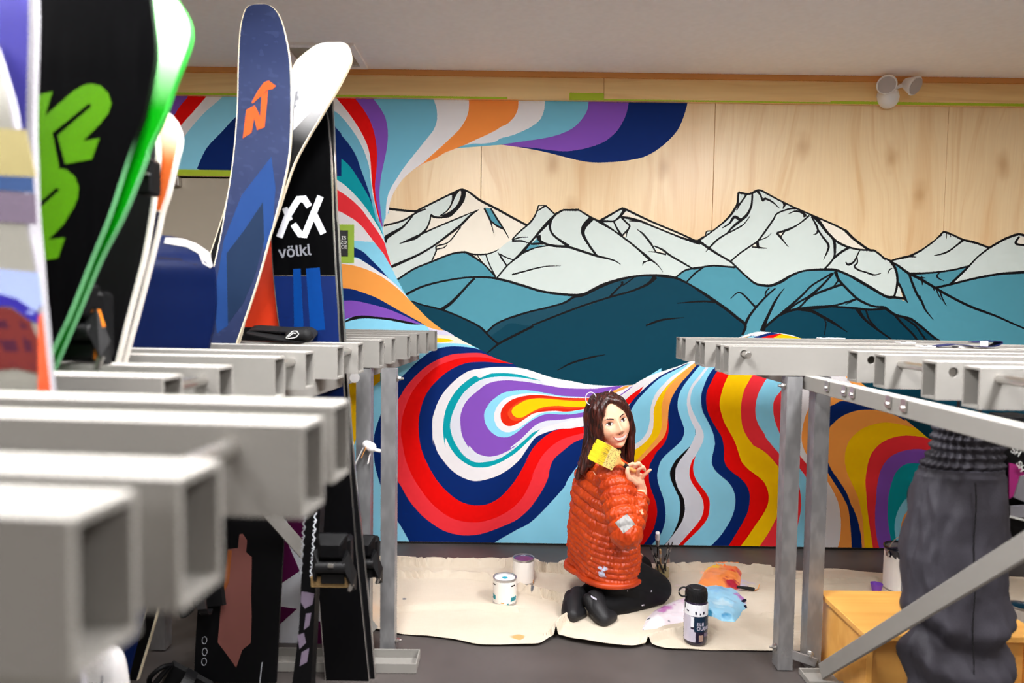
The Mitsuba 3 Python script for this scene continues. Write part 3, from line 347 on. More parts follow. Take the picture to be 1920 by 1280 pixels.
MURAL_LINES = """ink|-623,1697 -568,1691 -493,1686 -473,1694|11.8 10.3
ink|-473,1694 -394,1735 -314,1775 -270,1796 -250,1797|8.9 8.9
ink|-250,1797 -220,1782 -169,1745 -94,1708 -9,1663 67,1624|8.9 11.8 10.3
ink|-649,1613 -594,1626 -544,1644 -485,1680 -440,1698|8.9 8.9 7.4
ink|-646,1531 -634,1556 -594,1582 -554,1607 -514,1652 -500,1672|23.6 17.7 8.9 5.9
ink|-569,1525 -519,1542 -479,1561 -439,1596 -419,1639 -414,1671|3 14.8 7.4 7.4
ink|-415,1670 -395,1659 -355,1658 -315,1667 -285,1695|11.8 8.9 5.9
ink|-368,1666 -333,1691 -309,1731 -304,1771|4.4 7.4 8.9
ink|-569,1525 -484,1563 -389,1607 -290,1650 -175,1699|3 8.9 7.4 7.4 3
ink|-611,1408 -538,1441 -463,1477 -389,1523 -324,1573 -264,1621 -215,1671 -175,1699|14.8 11.8 8.9 11.8 11.8 4.4
ink|-408,1440 -386,1490 -383,1515 -324,1536 -264,1611|5.9 7.4 7.4 5.9 5.9
ink|-383,1500 -348,1508 -331,1523|5.9 5.9 3
ink|-148,1707 -120,1653 -110,1623 -99,1584|8.9 8.9 5.9 2.4
ink|-115,1645 -85,1621 -49,1604|5.9 8.9 8.9
ink|-116,1707 -85,1658 -49,1604 -21,1557|7.4 8.9 7.4 2.4
ink|-580,1345 -498,1399 -413,1435 -313,1476 -248,1487 -223,1480|8.9 8.9 8.9 11.8
ink|-228,1482 -188,1476 -133,1479 -93,1492 -73,1504|8.9 7.4 3
ink|-223,1480 -188,1458 -147,1429 -112,1394 -86,1365|11.8 7.4 7.4
ink|-183,1478 -163,1448 -147,1429|4.4 5.9
ink|-138,1479 -117,1424 -86,1365|5.9 5.9 7.4
ink|-81,1360 -32,1420 3,1451 47,1491|7.4 7.4 8.9
ink|-78,1489 -58,1460 -32,1423|3 8.9 7.4
ink|-68,1480 -33,1463 3,1451|7.4 5.9 5.9
ink|-535,1272 -462,1309 -372,1336 -262,1357 -192,1363 -111,1362 -36,1348 19,1334 50,1322|11.8 8.9 8.9 11.8 8.9
ink|-356,1198 -311,1231 -266,1277 -221,1328 -192,1358|17.7 14.8 10.3 11.8
ink|-507,1239 -446,1219 -356,1198 -260,1162 -169,1118 -128,1083|5.9 8.9 8.9 11.8
ink|-130,1083 -104,1058 -69,1029|8.9 10.3
ink|-124,982 -69,1029 -4,1065 106,1122|5.9 11.8 11.8
ink|-128,1088 -83,1129 -18,1160 52,1184|8.9 8.9 8.9
ink|-2,1164 73,1190 198,1222 263,1243 308,1271 358,1284 447,1330 537,1362 622,1380 697,1385 767,1381 823,1371 878,1346 929,1317 960,1295|8.9 8.9 11.8 17.7 8.9 14.8 8.9 8.9
ink|99,1125 224,1177 349,1226 489,1273 589,1302 663,1333 698,1359 712,1379|8.9 8.9 8.9 8.9 14.8 26.6
ink|489,1276 528,1317 548,1337 547,1352|8.9 8.9 11.8
ink|553,1332 587,1357 607,1373|5.9 5.9
ink|-4,1339 56,1323 137,1299 222,1286 308,1280 358,1284|11.8 11.8 11.8 14.8
ink|673,1133 753,1162 863,1176|8.9 10.3 2.4
ink|828,1247 908,1255 973,1258 1023,1253|3 8.9 8.9
ink|231,901 301,938 401,969 471,983|3 8.9 8.9 3
ink|-7,1553 27,1589 67,1624 91,1649 111,1684 123,1724|5.9 8.9 5.9
ink|123,1724 158,1724|4.4 4.4
ink|158,1724 206,1680|7.4 7.4
ink|206,1680 245,1703|11.8 8.9
ink|245,1703 325,1704|8.9 11.8
ink|325,1704 386,1668 426,1649|7.4 11.8
ink|426,1649 490,1687 534,1712 554,1712|11.8 8.9 11.8
ink|554,1712 691,1650 817,1600 918,1556|10.3 8.9 8.9
ink|-7,1551 33,1564 73,1566|7.4 5.9 3
ink|-7,1545 38,1547 76,1537|8.9 8.9 4.4
ink|-6,1444 34,1479 83,1537 127,1590 181,1650 211,1683|7.4 14.8 8.9 17.7 8.9
ink|118,1697 158,1723|5.9 8.9
ink|123,1575 133,1550 163,1533 208,1524 273,1520 324,1506 419,1477 470,1466 510,1454 538,1437|26.6 11.8 11.8 11.8 11.8 10.3 7.4 3
ink|186,1655 181,1616 197,1581 233,1552 278,1523|14.8 10.3 10.3 14.8
ink|391,1666 356,1628 346,1593 363,1554 394,1509 419,1477|26.6 23.6 14.8 10.3 11.8
ink|88,1532 153,1536|8.9 11.8
ink|41,1485 109,1513 173,1525|11.8 5.9 5.9
ink|-5,1378 45,1392 120,1413 175,1423 240,1426|7.4 7.4 5.9 2.1
ink|426,1649 492,1610 542,1576 593,1539 644,1498 680,1468 721,1439 752,1402|14.8 7.4 8.9 8.9 14.8 5.9 1.5
ink|426,1649 466,1650 501,1652 530,1675 554,1710|11.8 8.9 7.4 11.8 17.7
ink|498,1652 517,1615 542,1578|7.4 8.9 11.8
ink|535,1673 561,1646 579,1624 542,1578|8.9 8.9 7.4
ink|579,1624 567,1596 563,1571|8.9 3
ink|535,1673 580,1666 636,1652 691,1630 767,1601 842,1573 933,1546|11.8 11.8 10.3 7.4 8.9 14.8
ink|576,1653 611,1655 636,1652|3 11.8 8.9
ink|617,1612 647,1590 683,1548 714,1501|3 8.9 10.3 5.9
ink|677,1502 714,1500 765,1489|3 5.9 8.9
ink|703,1531 744,1514 785,1485 846,1451 896,1423|5.9 10.3 8.9 7.4
ink|913,1556 952,1582|7.4 5.9
ink|920,1554 964,1587 998,1612 1047,1652 1081,1688 1100,1718 1114,1747 1117,1802|7.4 7.4 11.8 8.9
ink|1117,1802 1157,1795 1182,1798 1211,1813 1231,1813|11.8 8.9 11.8 8.9
ink|1231,1813 1343,1756 1474,1700 1596,1650 1657,1621|8.9 7.4 8.9 10.3
ink|1657,1621 1698,1582 1745,1548 1781,1526 1806,1524|14.8 11.8 11.8
ink|1806,1524 1837,1502 1863,1480 1852,1488 1888,1474|8.9 8.9
ink|899,1556 930,1554 975,1525 1026,1493 1087,1459 1123,1427 1175,1381 1216,1351 1256,1342 1296,1342 1346,1363 1395,1394 1454,1417 1514,1424 1574,1426 1624,1422 1706,1388 1788,1344 1870,1295|17.7 11.8 8.9 8.9 11.8 14.8 8.9 11.8 11.8 11.8
ink|959,1587 966,1607 993,1610|5.9 5.9
ink|963,1505 990,1537 1024,1570 1063,1596|3 8.9 8.9 7.4
ink|1063,1596 1108,1619 1147,1644 1180,1687|7.4 7.4 3
ink|1063,1596 1097,1633 1136,1666 1165,1694 1184,1739 1187,1798|5.9 11.8 14.8 10.3 8.9
ink|1042,1625 1077,1648 1101,1680 1131,1666|4.4 8.9 14.8 14.8
ink|1101,1680 1116,1683|11.8 4.4
ink|1112,1735 1133,1755 1160,1795|8.9 7.4 8.9
ink|1110,1713 1129,1748 1160,1795|5.9 7.4 7.4
ink|1211,1810 1227,1791 1240,1764 1252,1773 1288,1757 1324,1726|11.8 8.9 11.8 8.9 3
ink|1345,1756 1348,1741 1341,1723|14.8 11.8 3
ink|1087,1459 1136,1502 1190,1540 1224,1566 1267,1626 1296,1671 1315,1701 1374,1724 1413,1727|7.4 7.4 8.9 8.9 7.4 8.9
ink|1219,1561 1223,1536 1230,1530|14.8 11.8
ink|1193,1533 1230,1530 1268,1527|5.9 8.9 3
ink|1224,1566 1264,1581 1290,1604|5.9 4.4 1.8
ink|1315,1604 1372,1622 1421,1648 1475,1693|8.9 11.8 5.9 8.9
ink|1315,1604 1339,1577 1375,1535|11.8 8.9 2.4
ink|1353,1612 1336,1585|7.4 5.9
ink|1370,1699 1399,1712 1429,1710 1455,1693 1445,1687|3 8.9 11.8 8.9
ink|1485,1686 1506,1654 1519,1624 1513,1604 1498,1599|5.9 10.3 8.9 3
ink|1519,1624 1543,1590 1575,1548 1571,1516 1552,1473|8.9 8.9 11.8 8.9 2.1
ink|1484,1696 1526,1659 1562,1615 1599,1576 1608,1526 1602,1481 1559,1426|11.8 14.8 11.8 14.8 8.9 8.9
ink|1515,1681 1557,1625 1609,1571 1665,1542 1726,1528 1776,1525|11.8 8.9 11.8 8.9 8.9
ink|1602,1481 1641,1514 1685,1540|11.8 11.8 11.8
ink|1733,1525 1719,1493 1703,1463 1676,1452 1665,1465|5.9 7.4 11.8 4.4
ink|1719,1493 1723,1463 1709,1443 1730,1426 1770,1414 1811,1402 1845,1412|5.9 7.4 8.9 7.4 8.9 2.4
ink|1888,1474 1915,1434 1927,1384 1924,1334 1913,1292|14.8 11.8 11.8 8.9
ink|1706,1386 1793,1338 1875,1295 1915,1292 1971,1285|11.8 11.8 14.8 11.8
ink|1932,1364 1949,1335 1971,1285 1984,1265|11.8 10.3 11.8 3
ink|1878,1409 1885,1429 1899,1436|3 5.9 5.9
ink|1893,1475 1937,1487 1987,1500 2046,1531|7.4 11.8 8.9
ink|2046,1531 2099,1571 2137,1611 2151,1621 2177,1614|5.9 5.9 8.9 8.9
ink|1982,1497 2017,1494|8.9 3
ink|2045,1533 2099,1574 2140,1606|4.4 4.4 5.9
ink|2151,1621 2197,1605 2248,1583 2309,1569 2380,1545|8.9 8.9 11.8 8.9
ink|2248,1582 2219,1558 2181,1528 2146,1512 2104,1502|11.8 7.4 8.9 3
ink|2162,1617 2163,1587|5.9 2.4
ink|2182,1612 2185,1595|5.9 2.4
ink|2193,1361 2236,1404 2279,1449 2327,1502 2380,1545|11.8 11.8 7.4 8.9
ink|2380,1545 2448,1586 2497,1607 2526,1614 2562,1606|10.3 11.8 11.8
ink|2527,1604 2511,1568 2569,1559|8.9 11.8 8.9
ink|2119,1342 2198,1361 2307,1390 2426,1414 2506,1422 2571,1427|11.8 10.3 11.8 14.8
ink|1888,1471 1929,1449 1981,1413 2026,1393 2119,1342 2160,1318 2237,1279 2314,1245 2427,1206 2519,1167 2591,1138|8.9 11.8 14.8 11.8 11.8 11.8 8.9 7.4
ink|1986,1411 2056,1414 2121,1420 2205,1433 2279,1452|11.8 8.9 8.9 8.9
ink|1986,1405 2008,1351 2030,1306 2052,1276 2074,1231 2116,1182|11.8 11.8 11.8 10.3 3
ink|2048,1301 2042,1278|3 8.9
ink|2136,1417 2124,1402 2137,1387 2160,1378|5.9 7.4 3
ink|2046,1401 2057,1386|5.9 3
ink|2026,1393 2067,1391|8.9 3
ink|2052,1379 2053,1354|11.8 3
ink|2124,1337 2136,1307 2152,1282|5.9 5.9 3
ink|2142,1327 2157,1288 2178,1253|8.9 7.4 3
ink|2109,1342 2115,1327|8.9 3
ink|916,1324 957,1299 1023,1255 1074,1221 1126,1181 1172,1142 1159,1091|11.8 14.8 14.8 14.8 11.8
ink|1172,1147 1191,1187 1220,1228 1268,1283 1317,1329|14.8 11.8 10.3 7.4
ink|1093,1274 1142,1304 1220,1233|3 7.4 10.3
ink|1268,1283 1270,1309 1287,1329|5.9 7.4 5.9
ink|1259,1113 1272,1158 1300,1224 1324,1274 1362,1330|26.6 14.8 11.8 3
ink|1259,1118 1288,1148 1346,1199 1410,1255 1458,1301 1502,1347 1600,1408|11.8 11.8 11.8 8.9 8.9
ink|1371,1210 1430,1256 1489,1292 1547,1342 1605,1408|8.9 8.9 11.8 8.9
ink|1381,1210 1441,1236 1499,1292 1603,1336 1657,1354|8.9 8.9 11.8 11.8
ink|1346,1197 1386,1215 1436,1226 1511,1234 1601,1243 1661,1259 1730,1282|14.8 11.8 17.7 8.9 8.9
ink|1601,1242 1712,1235 1793,1228 1873,1234|8.9 11.8 8.9
ink|1671,1252 1730,1280|3 5.9
ink|1615,1418 1631,1379 1673,1334 1730,1282 1787,1253 1822,1244 1867,1242|17.7 11.8 11.8 11.8 8.9 11.8
ink|1436,1226 1502,1217 1563,1187 1625,1153 1686,1114|14.8 14.8 14.8 3
ink|1568,1182 1577,1152 1571,1097|5.9 5.9 4.4
ink|1732,1231 1764,1187 1811,1147 1868,1108 1920,1073|20.7 11.8 10.3 5.9
ink|1775,1227 1795,1177 1842,1127|8.9 8.9 5.9
ink|1867,1241 1924,1204 2000,1185 2057,1146 2120,1096 2172,1064|14.8 11.8 11.8 8.9
ink|1924,1199 1967,1154 2014,1110 2046,1070|11.8 10.3 10.3
ink|1965,1192 2027,1150 2059,1110 2091,1070|8.9 8.9 8.9
ink|813,1373 857,1409 901,1422 956,1430|7.4 8.9 8.9
ink|903,1419 953,1430 1003,1437 1058,1434 1113,1430|8.9 8.9 8.9
ink|871,1354 912,1397 951,1427|7.4 8.9 7.4
ink|1603,1332 1631,1372|5.9 8.9"""
def pts(s): return [tuple(float(v) / 1000 for v in t.split(',')) for t in s.lstrip('~').split()]
def poly_of(rings):
    r = np.vstack([np.array(pts(g)) if g[0] == '~' else curve(pts(g), 7) for g in rings.split('/')]); return Polygon(r).buffer(0)
coats, rainbow = [], None
for l in MURAL_FILLS.strip().split('\n'):
    c, s = l.split('|')
    if c == '#R': rainbow = False; continue
    g = poly_of(s)
    if rainbow is False: rainbow = g.buffer(.002)
    if rainbow: g = g.intersection(rainbow)
    coats.append((c, g))
inks = []
for l in MURAL_LINES.strip().split('\n'):
    c, s, w = l.split('|'); p = curve(pts(s), 7); w = [float(v) / 1000 for v in w.split()]
    ww = np.interp(np.linspace(0, 1, len(p)), np.linspace(0, 1, len(w)), w); t = np.gradient(p, axis=0); t /= np.linalg.norm(t, axis=1, keepdims=True) + 1e-9; n_ = np.stack([-t[:, 1], t[:, 0]], 1) * ww[:, None] / 2
    inks.append(unary_union([Polygon([p[i] + n_[i], p[i + 1] + n_[i + 1], p[i + 1] - n_[i + 1], p[i] - n_[i]]).buffer(.0002) for i in range(len(p) - 1)]))
ink_all = unary_union(inks); first_rainbow = next(i for i, (c, g) in enumerate(coats) if c == 'skytop') 
wall_area = sbox(-2.44, .013, 3.3, 2.2355).difference(sbox(-2.5, 0, DOOR[1] + .03, DOOR[2] + .033))
swirl = [i for i, (c, g) in enumerate(coats) if c in ('sky', 'skytop', 'lilac', 'navy', 'coral', 'orange')][0]
hills = unary_union([g for c, g in coats[swirl:]]); ink_all = ink_all.difference(hills)
done = None; cut = []
seq = coats[:swirl] + [('ink', ink_all)] + coats[swirl:]
for c, g in reversed(seq):
    g = g.intersection(wall_area); v = g if done is None else g.difference(done); done = g if done is None else done.union(g)
    v = v.buffer(-.00005).buffer(.00005)
    for q in getattr(v, 'geoms', [v]):
        pass
    if v.area > 2e-6: cut.append((c, v))
NAMES = dict(cream='snow_field', snow='snow_peak', tealmid='teal_hill', tealdark='dark_hill', tealshade='dark_hill', ink='ink_line')
mural = wb + '__mural'; labels[mural] = {'label': 'hand-painted mural of outlined snowy mountains and flowing rainbow stripes on the plywood'}
for c, v in reversed(cut):
    qs = [q.simplify(.0002) for q in getattr(v, 'geoms', [v]) if getattr(q, 'area', 0) > 1e-6 and q.geom_type == 'Polygon']
    if not qs: continue
    m = cat(*[trimesh.Trimesh(*trimesh.creation.triangulate_polygon(q, engine='earcut'), process=False) if False else trimesh.creation.extrude_polygon(q, .0006, engine='earcut') for q in qs])
    w = m.vertices; m = trimesh.Trimesh(np.stack([w[:, 0], WALL_Y - w[:, 2] - .0001, w[:, 1]], 1), m.faces[:, ::-1], process=False)
    m.faces = m.faces[:, ::-1]
    part(mural, NAMES.get(c, 'rainbow_stripe'), m, 'paint_' + c)

# ------------------------------------------------------------------ ceiling lamps (out of the picture), vent, emergency light, sign
scene['mat_diffuser'] = {'type': 'diffuse', 'reflectance': {'type': 'rgb', 'value': [.8, .8, .8]}}
for x, y, sx, sy, L in LAMPS:
    t = thing('ceiling_lamp', 'flat white ceiling lamp panel above and behind the photographer', 'ceiling lamp', group='ceiling lamp panels out of the picture')
    part(t, 'housing', cat(bx(x - sx / 2 - .03, x + sx / 2 + .03, y - sy / 2 - .03, y - sy / 2, CEIL - .03, CEIL), bx(x - sx / 2 - .03, x + sx / 2 + .03, y + sy / 2, y + sy / 2 + .03, CEIL - .03, CEIL),
         bx(x - sx / 2 - .03, x - sx / 2, y - sy / 2, y + sy / 2, CEIL - .03, CEIL), bx(x + sx / 2, x + sx / 2 + .03, y - sy / 2, y + sy / 2, CEIL - .03, CEIL)), 'white_plastic')
    z = CEIL - .02; k = t + '__diffuser'
    scene[k] = mikit.ply((np.array([[x - sx / 2, y - sy / 2, z], [x + sx / 2, y - sy / 2, z], [x + sx / 2, y + sy / 2, z], [x - sx / 2, y + sy / 2, z]]), np.array([[0, 2, 1], [0, 3, 2]])), M('diffuser'))
    scene[k]['emitter'] = {'type': 'area', 'radiance': {'type': 'rgb', 'value': [L * c for c in LAMP_TINT]}}
v = thing('ceiling_vent', 'square beige ceiling access panel with a raised frame above the ski tips', 'vent')
fr = sbox(-1.06, 3.125, -.717, 3.428); part(v, 'frame', prism(fr.difference(fr.buffer(-.03)), .012, (0, 0, CEIL - .012), (1, 0, 0), (0, 1, 0)), 'plaster')
part(v, 'panel', bx(-1.028, -.749, 3.157, 3.396, CEIL - .004, CEIL, .001), 'door_paint')
e = thing('emergency_light', 'white twin-head emergency light on the trim board above the mural', 'emergency light')
ec = V(*(1.827,3.463,2.276)); 
part(e, 'housing', tm(hull((ec + V(0, -.012, 0), .030), (ec + V(0, .004, .0), .052), (ec + V(0, -.006, -.012), .05)).trim_by_plane([0, -1, 0], -3.466)), 'white_plastic', smooth=40)
for (hx, hz, fx) in ((-.034, .066, -.35), (.080, .062, .45)):
    hc = ec + V(hx, -.05, hz - .02); dirv = V(fx, -.8, -.5); dirv /= np.linalg.norm(dirv)
    part(e, 'lamp_head', cat(trimesh.convex.convex_hull(cyl(hc - dirv * .03, hc + dirv * .032, .024, .046, 24).vertices), cyl(ec + V(0, -.03, .02), hc - dirv * .02, .009)), 'white_plastic', smooth=40)
    key = [k for k in scene if k.startswith(e + '__lamp_head')][-1]
    part(key, 'lens', cyl(hc + dirv * .030, hc + dirv * .0345, .039, .038, 24), 'lens', smooth=40)
s = thing('wall_sign', 'small black sign in a lime green tape border on the mural beside the ski', 'sign')
sx0, _, sz0 = (-0.9669,3.487,1.425); sx1, _, sz1 = (-0.7964,3.487,1.616)
part(s, 'tape_border', bx(sx0, sx1, WALL_Y - .004, WALL_Y - .001, sz0, sz1, .0006), 'sign_green'); part(s, 'plate', bx(sx0 + .02, sx1 - .03, WALL_Y - .007, WALL_Y - .0035, sz0 + .032, sz1 - .03, .0006), 'sign_black')
for i, wd in enumerate(('IS', 'ZO', 'CE')):
    tmx = meshkit.text_mesh(wd, .0165, .0012, True); w = tmx.vertices - V(tmx.bounds[1][0], 0, 0); x1 = sx1 - (.038, .036, .035)[i]
    part(s, 'lettering', trimesh.Trimesh(np.stack([x1 + w[:, 0], WALL_Y - .0068 - w[:, 2], sz1 - .075 - i * .0225 + w[:, 1]], 1), tmx.faces, process=False), 'print_white')

# ------------------------------------------------------------------ ski racks: hollow aluminium rails on galvanised legs
RAIL_H, RAIL_W, RAIL_TOP = .0946, .061, 1.097
def rail_mesh(p, d, length, holes=()):
    """hollow rail: open end at p (front top corner), running along d (unit, horizontal) for length; its depth goes away from the camera."""
    o = m3.Manifold.cube([length, RAIL_W, RAIL_H]) - m3.Manifold.cube([length + .02, RAIL_W - .011, RAIL_H - .011]).translate([-.01, .0055, .0055])
    for hx, hz in holes: o = o - m3.Manifold.cylinder(RAIL_W + .04, .0125, .0125, 28).rotate([-90, 0, 0]).translate([hx, -.02, RAIL_H + hz])
    t = tm(o); t = trimesh.Trimesh(t.vertices, t.faces, process=True)
    e = V(d[0], d[1], 0); b = V(-e[1], e[0], 0)
    if b[1] < 0: b = -b
    w = t.vertices; f = t.faces if np.cross(e, b)[2] > 0 else t.faces[:, ::-1]
    return trimesh.Trimesh(V(p[0], p[1], p[2] - RAIL_H) + w[:, :1] * e + w[:, 1:2] * b + w[:, 2:] * V(0, 0, 1), f, process=False), b
def bolt(parent, p, d, r=.008):
    d = V(*d) / np.linalg.norm(d); part(parent, 'bolt', cat(cyl(p, p + d * .004, r * 1.5, n=20), cyl(p + d * .004, p + d * .013, r, n=6), cyl(p + d * .013, p + d * .022, r * .5, n=10)), 'steel')
def legs(parent, x, y, dx, z1=1.0):
    part(parent, 'leg', tm((m3.Manifold.cube([.05, .05, z1 - .005]) - m3.Manifold.cube([.043, .043, z1]).translate([.0035, .0035, -.001])).translate([x, y, .005])), 'galv')
def tray(parent, x0, x1, y0, y1, h=.034):
    t = .0045; part(parent, 'tail_tray', cat(bx(x0, x1, y0, y0 + t, .001, h, .0012), bx(x0, x1, y1 - t, y1, .001, h, .0012), bx(x1 - t, x1, y0, y1, .001, h, .0012), bx(x0, x0 + t, y0, y1, .001, h, .0012), bx(x0, x1, y0, y1, .001, .005, .001)), 'alu')

rk = thing('ski_rack', 'aluminium ski rack at the left holding the leaning skis and boards', 'ski rack', group=None)
TH = math.radians(4.6); LD = (-math.cos(TH), math.sin(TH)); AX = V(math.sin(TH), math.cos(TH), 0)
LEFT = [(-0.2477, .385, .95), (-0.2302, .475, .95), (-0.2089, .69, 1.0), (-0.2139, .829, 1.0), (-0.5644, 1.115, 1.0), (-0.5528, 1.30, 1.05), (-0.5325, 1.55, 1.1), (-0.5186, 1.735, 1.1), (-0.5028, 1.99, 1.2),
        (-0.4808, 2.16, 1.2), (-0.4545, 2.37, 1.2), (-0.4421, 2.54, 1.2), (-0.4173, 2.75, 1.2), (-0.4053, 2.94, 1.2), (-0.3869, 3.12, 1.2), (-0.3674, 3.29, 1.2)]
for x, y, L in LEFT:
    m, b = rail_mesh((x, y, RAIL_TOP), LD, L); part(rk, 'rail', m, 'alu')
def pin(parent, p0, p1): part(parent, 'stop_pin', cyl(p0, p1, .0105, n=20), 'steel', smooth=40)
for i, ins in ((2, .075), (5, .03), (7, .035), (9, .03), (11, .035), (13, .035)):
    x, y, L = LEFT[i]; p = V(x, y, 1.072) + V(LD[0], LD[1], 0) * ins + AX * .03; q = p - AX * (y - LEFT[i - 1][1] - .005); pin(rk, p, q)
BEAM_L = V(*(-0.5542,2.36,0.9537)); bm0 = V(-.478, 2.47, 0)
zc = (RAIL_TOP - RAIL_H + .952) / 2
part(rk, 'beam', bar(V(-.478, 3.40, zc) , V(-.478 - AX[0] * 2.9, .50, zc), .045, RAIL_TOP - RAIL_H - .952), 'alu')
part(rk, 'beam', bar(V(-1.25, 3.40, zc), V(-1.25 - AX[0] * 2.9, .50, zc), .045, RAIL_TOP - RAIL_H - .952), 'alu')
for x in (-0.4454, -0.5312, -0.4454 - .8, -0.5312 - .8): legs(rk, x, 2.36, 0)
bolt(rk, V(-0.3963 + .002, 2.385, .966), (1, 0, 0)); bolt(rk, V(-0.3963 + .001, 2.385, .04), (1, 0, 0)); bolt(rk, V(-0.4435 - .8, 2.355, .966), (0, -1, 0))
tray(rk, -.99, -.302, 2.237, 2.337); tray(rk, -1.36, -.52, 1.33, 1.43)
part(rk, 'brace', bar(V(*(-0.4688,2.36,0.0856)), V(*(-0.7423,2.15,0.546)) + (V(*(-0.7423,2.15,0.546)) - V(*(-0.4688,2.36,0.0856))) * 1.25, .012, .040), 'alu')
part(rk, 'round_label', cyl(V(*(-0.5223,2.3,0.975)) , V(*(-0.5223,2.3,0.975)) + V(.0, -.002, 0), .0165, n=28), 'white_plastic')

rr = thing('ski_rack', 'aluminium ski rack at the right with empty rails and a hanging pair of snow pants', 'ski rack')
RIGHT = [(.7215, 2.30, 1.28, [(.05, -.024)]), (.7215, 2.39, 1.28, []), (.7215, 2.588, 1.28, []), (.7215, 2.665, 1.28, []), (.7215, 2.877, 1.28, []), (.7215, 2.98, 1.28, []),
         (1.052, 1.33, .95, [(.042, -.025)]), (1.052, 1.55, .95, []), (1.052, 1.711, .95, [(.042, -.025)]), (1.052, 1.946, .95, []), (1.052, 2.104, .95, [(.042, -.025)])]
for x, y, L, holes in RIGHT:
    m, b = rail_mesh((x, y, RAIL_TOP), (1, 0), L, holes); part(rr, 'rail', m, 'alu')
for x, y0, y1 in ((.772, 2.255, 2.31), (.772, 2.52, 2.60), (.772, 2.80, 2.89), (1.094, 1.335, 1.56), (1.094, 1.715, 1.95)): pin(rr, V(x, y1, 1.072), V(x, y0, 1.072))
zb = (0.9839,2.285,0.9568)[2]
part(rr, 'beam', bar(V(1.0, 3.02, (1.0024 + zb) / 2), V(1.0, 1.0, (1.0024 + zb) / 2), .045, 1.0024 - zb), 'alu')
part(rr, 'beam', bar(V(1.80, 3.02, (1.0024 + zb) / 2), V(1.80, 1.0, (1.0024 + zb) / 2), .045, 1.0024 - zb), 'alu')
for x, y in ((0.9133, 2.285), (1.0146, 2.30), (1.78, 2.285), (1.86, 2.30)): legs(rr, x, y, 0)
LX = 0.9133
bolt(rr, V(LX - .001, 2.305, .968), (-1, 0, 0)); bolt(rr, V(LX - .001, 2.305, .075), (-1, 0, 0)); bolt(rr, V(1.0146 + .012, 2.299, .055), (-.4, -1, 0))
part(rr, 'brace', bar(V(*(1.044,2.245,0.0244)), V(*(1.056,1.4,0.743)) + (V(*(1.056,1.4,0.743)) - V(*(1.032,2.26,0.0052))) * .3, .012, .047, up=(0, 0, 1)), 'alu')
part(rr, 'brace', bar(V(LX + .01, 2.29, .07), V(1.0146 + .03, 2.29, .03), .010, .03), 'galv')
tray(rr, .98, 1.9, 2.19, 2.275, .02)
for px_, py_ in ((1.033, 2.13), (1.033, 2.02), (1.033, 1.97), (1.033, 1.78), (1.033, 1.71)):
    part(rr, 'rail_clip', cat(bx(px_ - .062, px_ - .057, py_ - .011, py_ + .011, .972, 1.004, .001), cyl(V(px_ - .062, py_, .982), V(px_ - .068, py_, .982), .006, n=6)), 'steel')
for x0, x1, y in ((1.33, 1.44, 2.99), (1.50, 1.56, 2.675), (1.55, 1.60, 2.40), (1.42, 1.47, 2.40)):
    k = part(rr, 'tie_plate', bx(x0, x1, y, y + .04, RAIL_TOP + .0003, RAIL_TOP + .0060, .001), 'white_plastic'); part(k, 'hole', cyl(V(x0 + .022, y + .02, RAIL_TOP + .0058), V(x0 + .022, y + .02, RAIL_TOP + .0066), .009, n=20), 'sign_black')
st = thing('webbing_strap', 'dark navy webbing strap with white print lying on the right rack rails', 'strap')
sp = [V(-.055 + 1.53, 2.42, RAIL_TOP + .004), V(-.055 + 1.60, 2.42, RAIL_TOP + .012), V(-.055 + 1.66, 2.40, RAIL_TOP + .007), V(-.055 + 1.72, 2.41, RAIL_TOP + .008), V(-.055 + 1.745, 2.41, RAIL_TOP + .018), V(-.055 + 1.74, 2.41, RAIL_TOP + .026), V(-.055 + 1.70, 2.41, RAIL_TOP + .025), V(-.055 + 1.655, 2.41, RAIL_TOP + .020)]
mat('navy_web', lin(22, 28, 70), .7); mat('black_web', lin(14, 14, 16), .7)
def ribbon(path, wdir, w, t=.0025):
    P = curve(path, 6); wd = V(*wdir); tg = np.gradient(P, axis=0); n = np.cross(tg, wd); n /= np.linalg.norm(n, axis=1, keepdims=True) + 1e-9; n *= t / 2
    rows = np.stack([P - wd * w / 2 + n, P + wd * w / 2 + n, P + wd * w / 2 - n, P - wd * w / 2 - n], 1); v = rows.reshape(-1, 3); f = []
    for i in range(len(P) - 1):
        for j in range(4): a, b, c, d = i * 4 + j, i * 4 + (j + 1) % 4, (i + 1) * 4 + (j + 1) % 4, (i + 1) * 4 + j; f += [[a, b, c], [a, c, d]]
    e = (len(P) - 1) * 4; f += [[0, 2, 1], [0, 3, 2], [e, e + 1, e + 2], [e, e + 2, e + 3]]
    return trimesh.Trimesh(v, f, process=False)
part(st, 'webbing', ribbon(sp, (0, 1, 0), .045), 'navy_web')
part(st, 'print', bx(1.613, 1.640, 2.3855, 2.3875, RAIL_TOP + .004, RAIL_TOP + .0265, .0003), 'print_white')

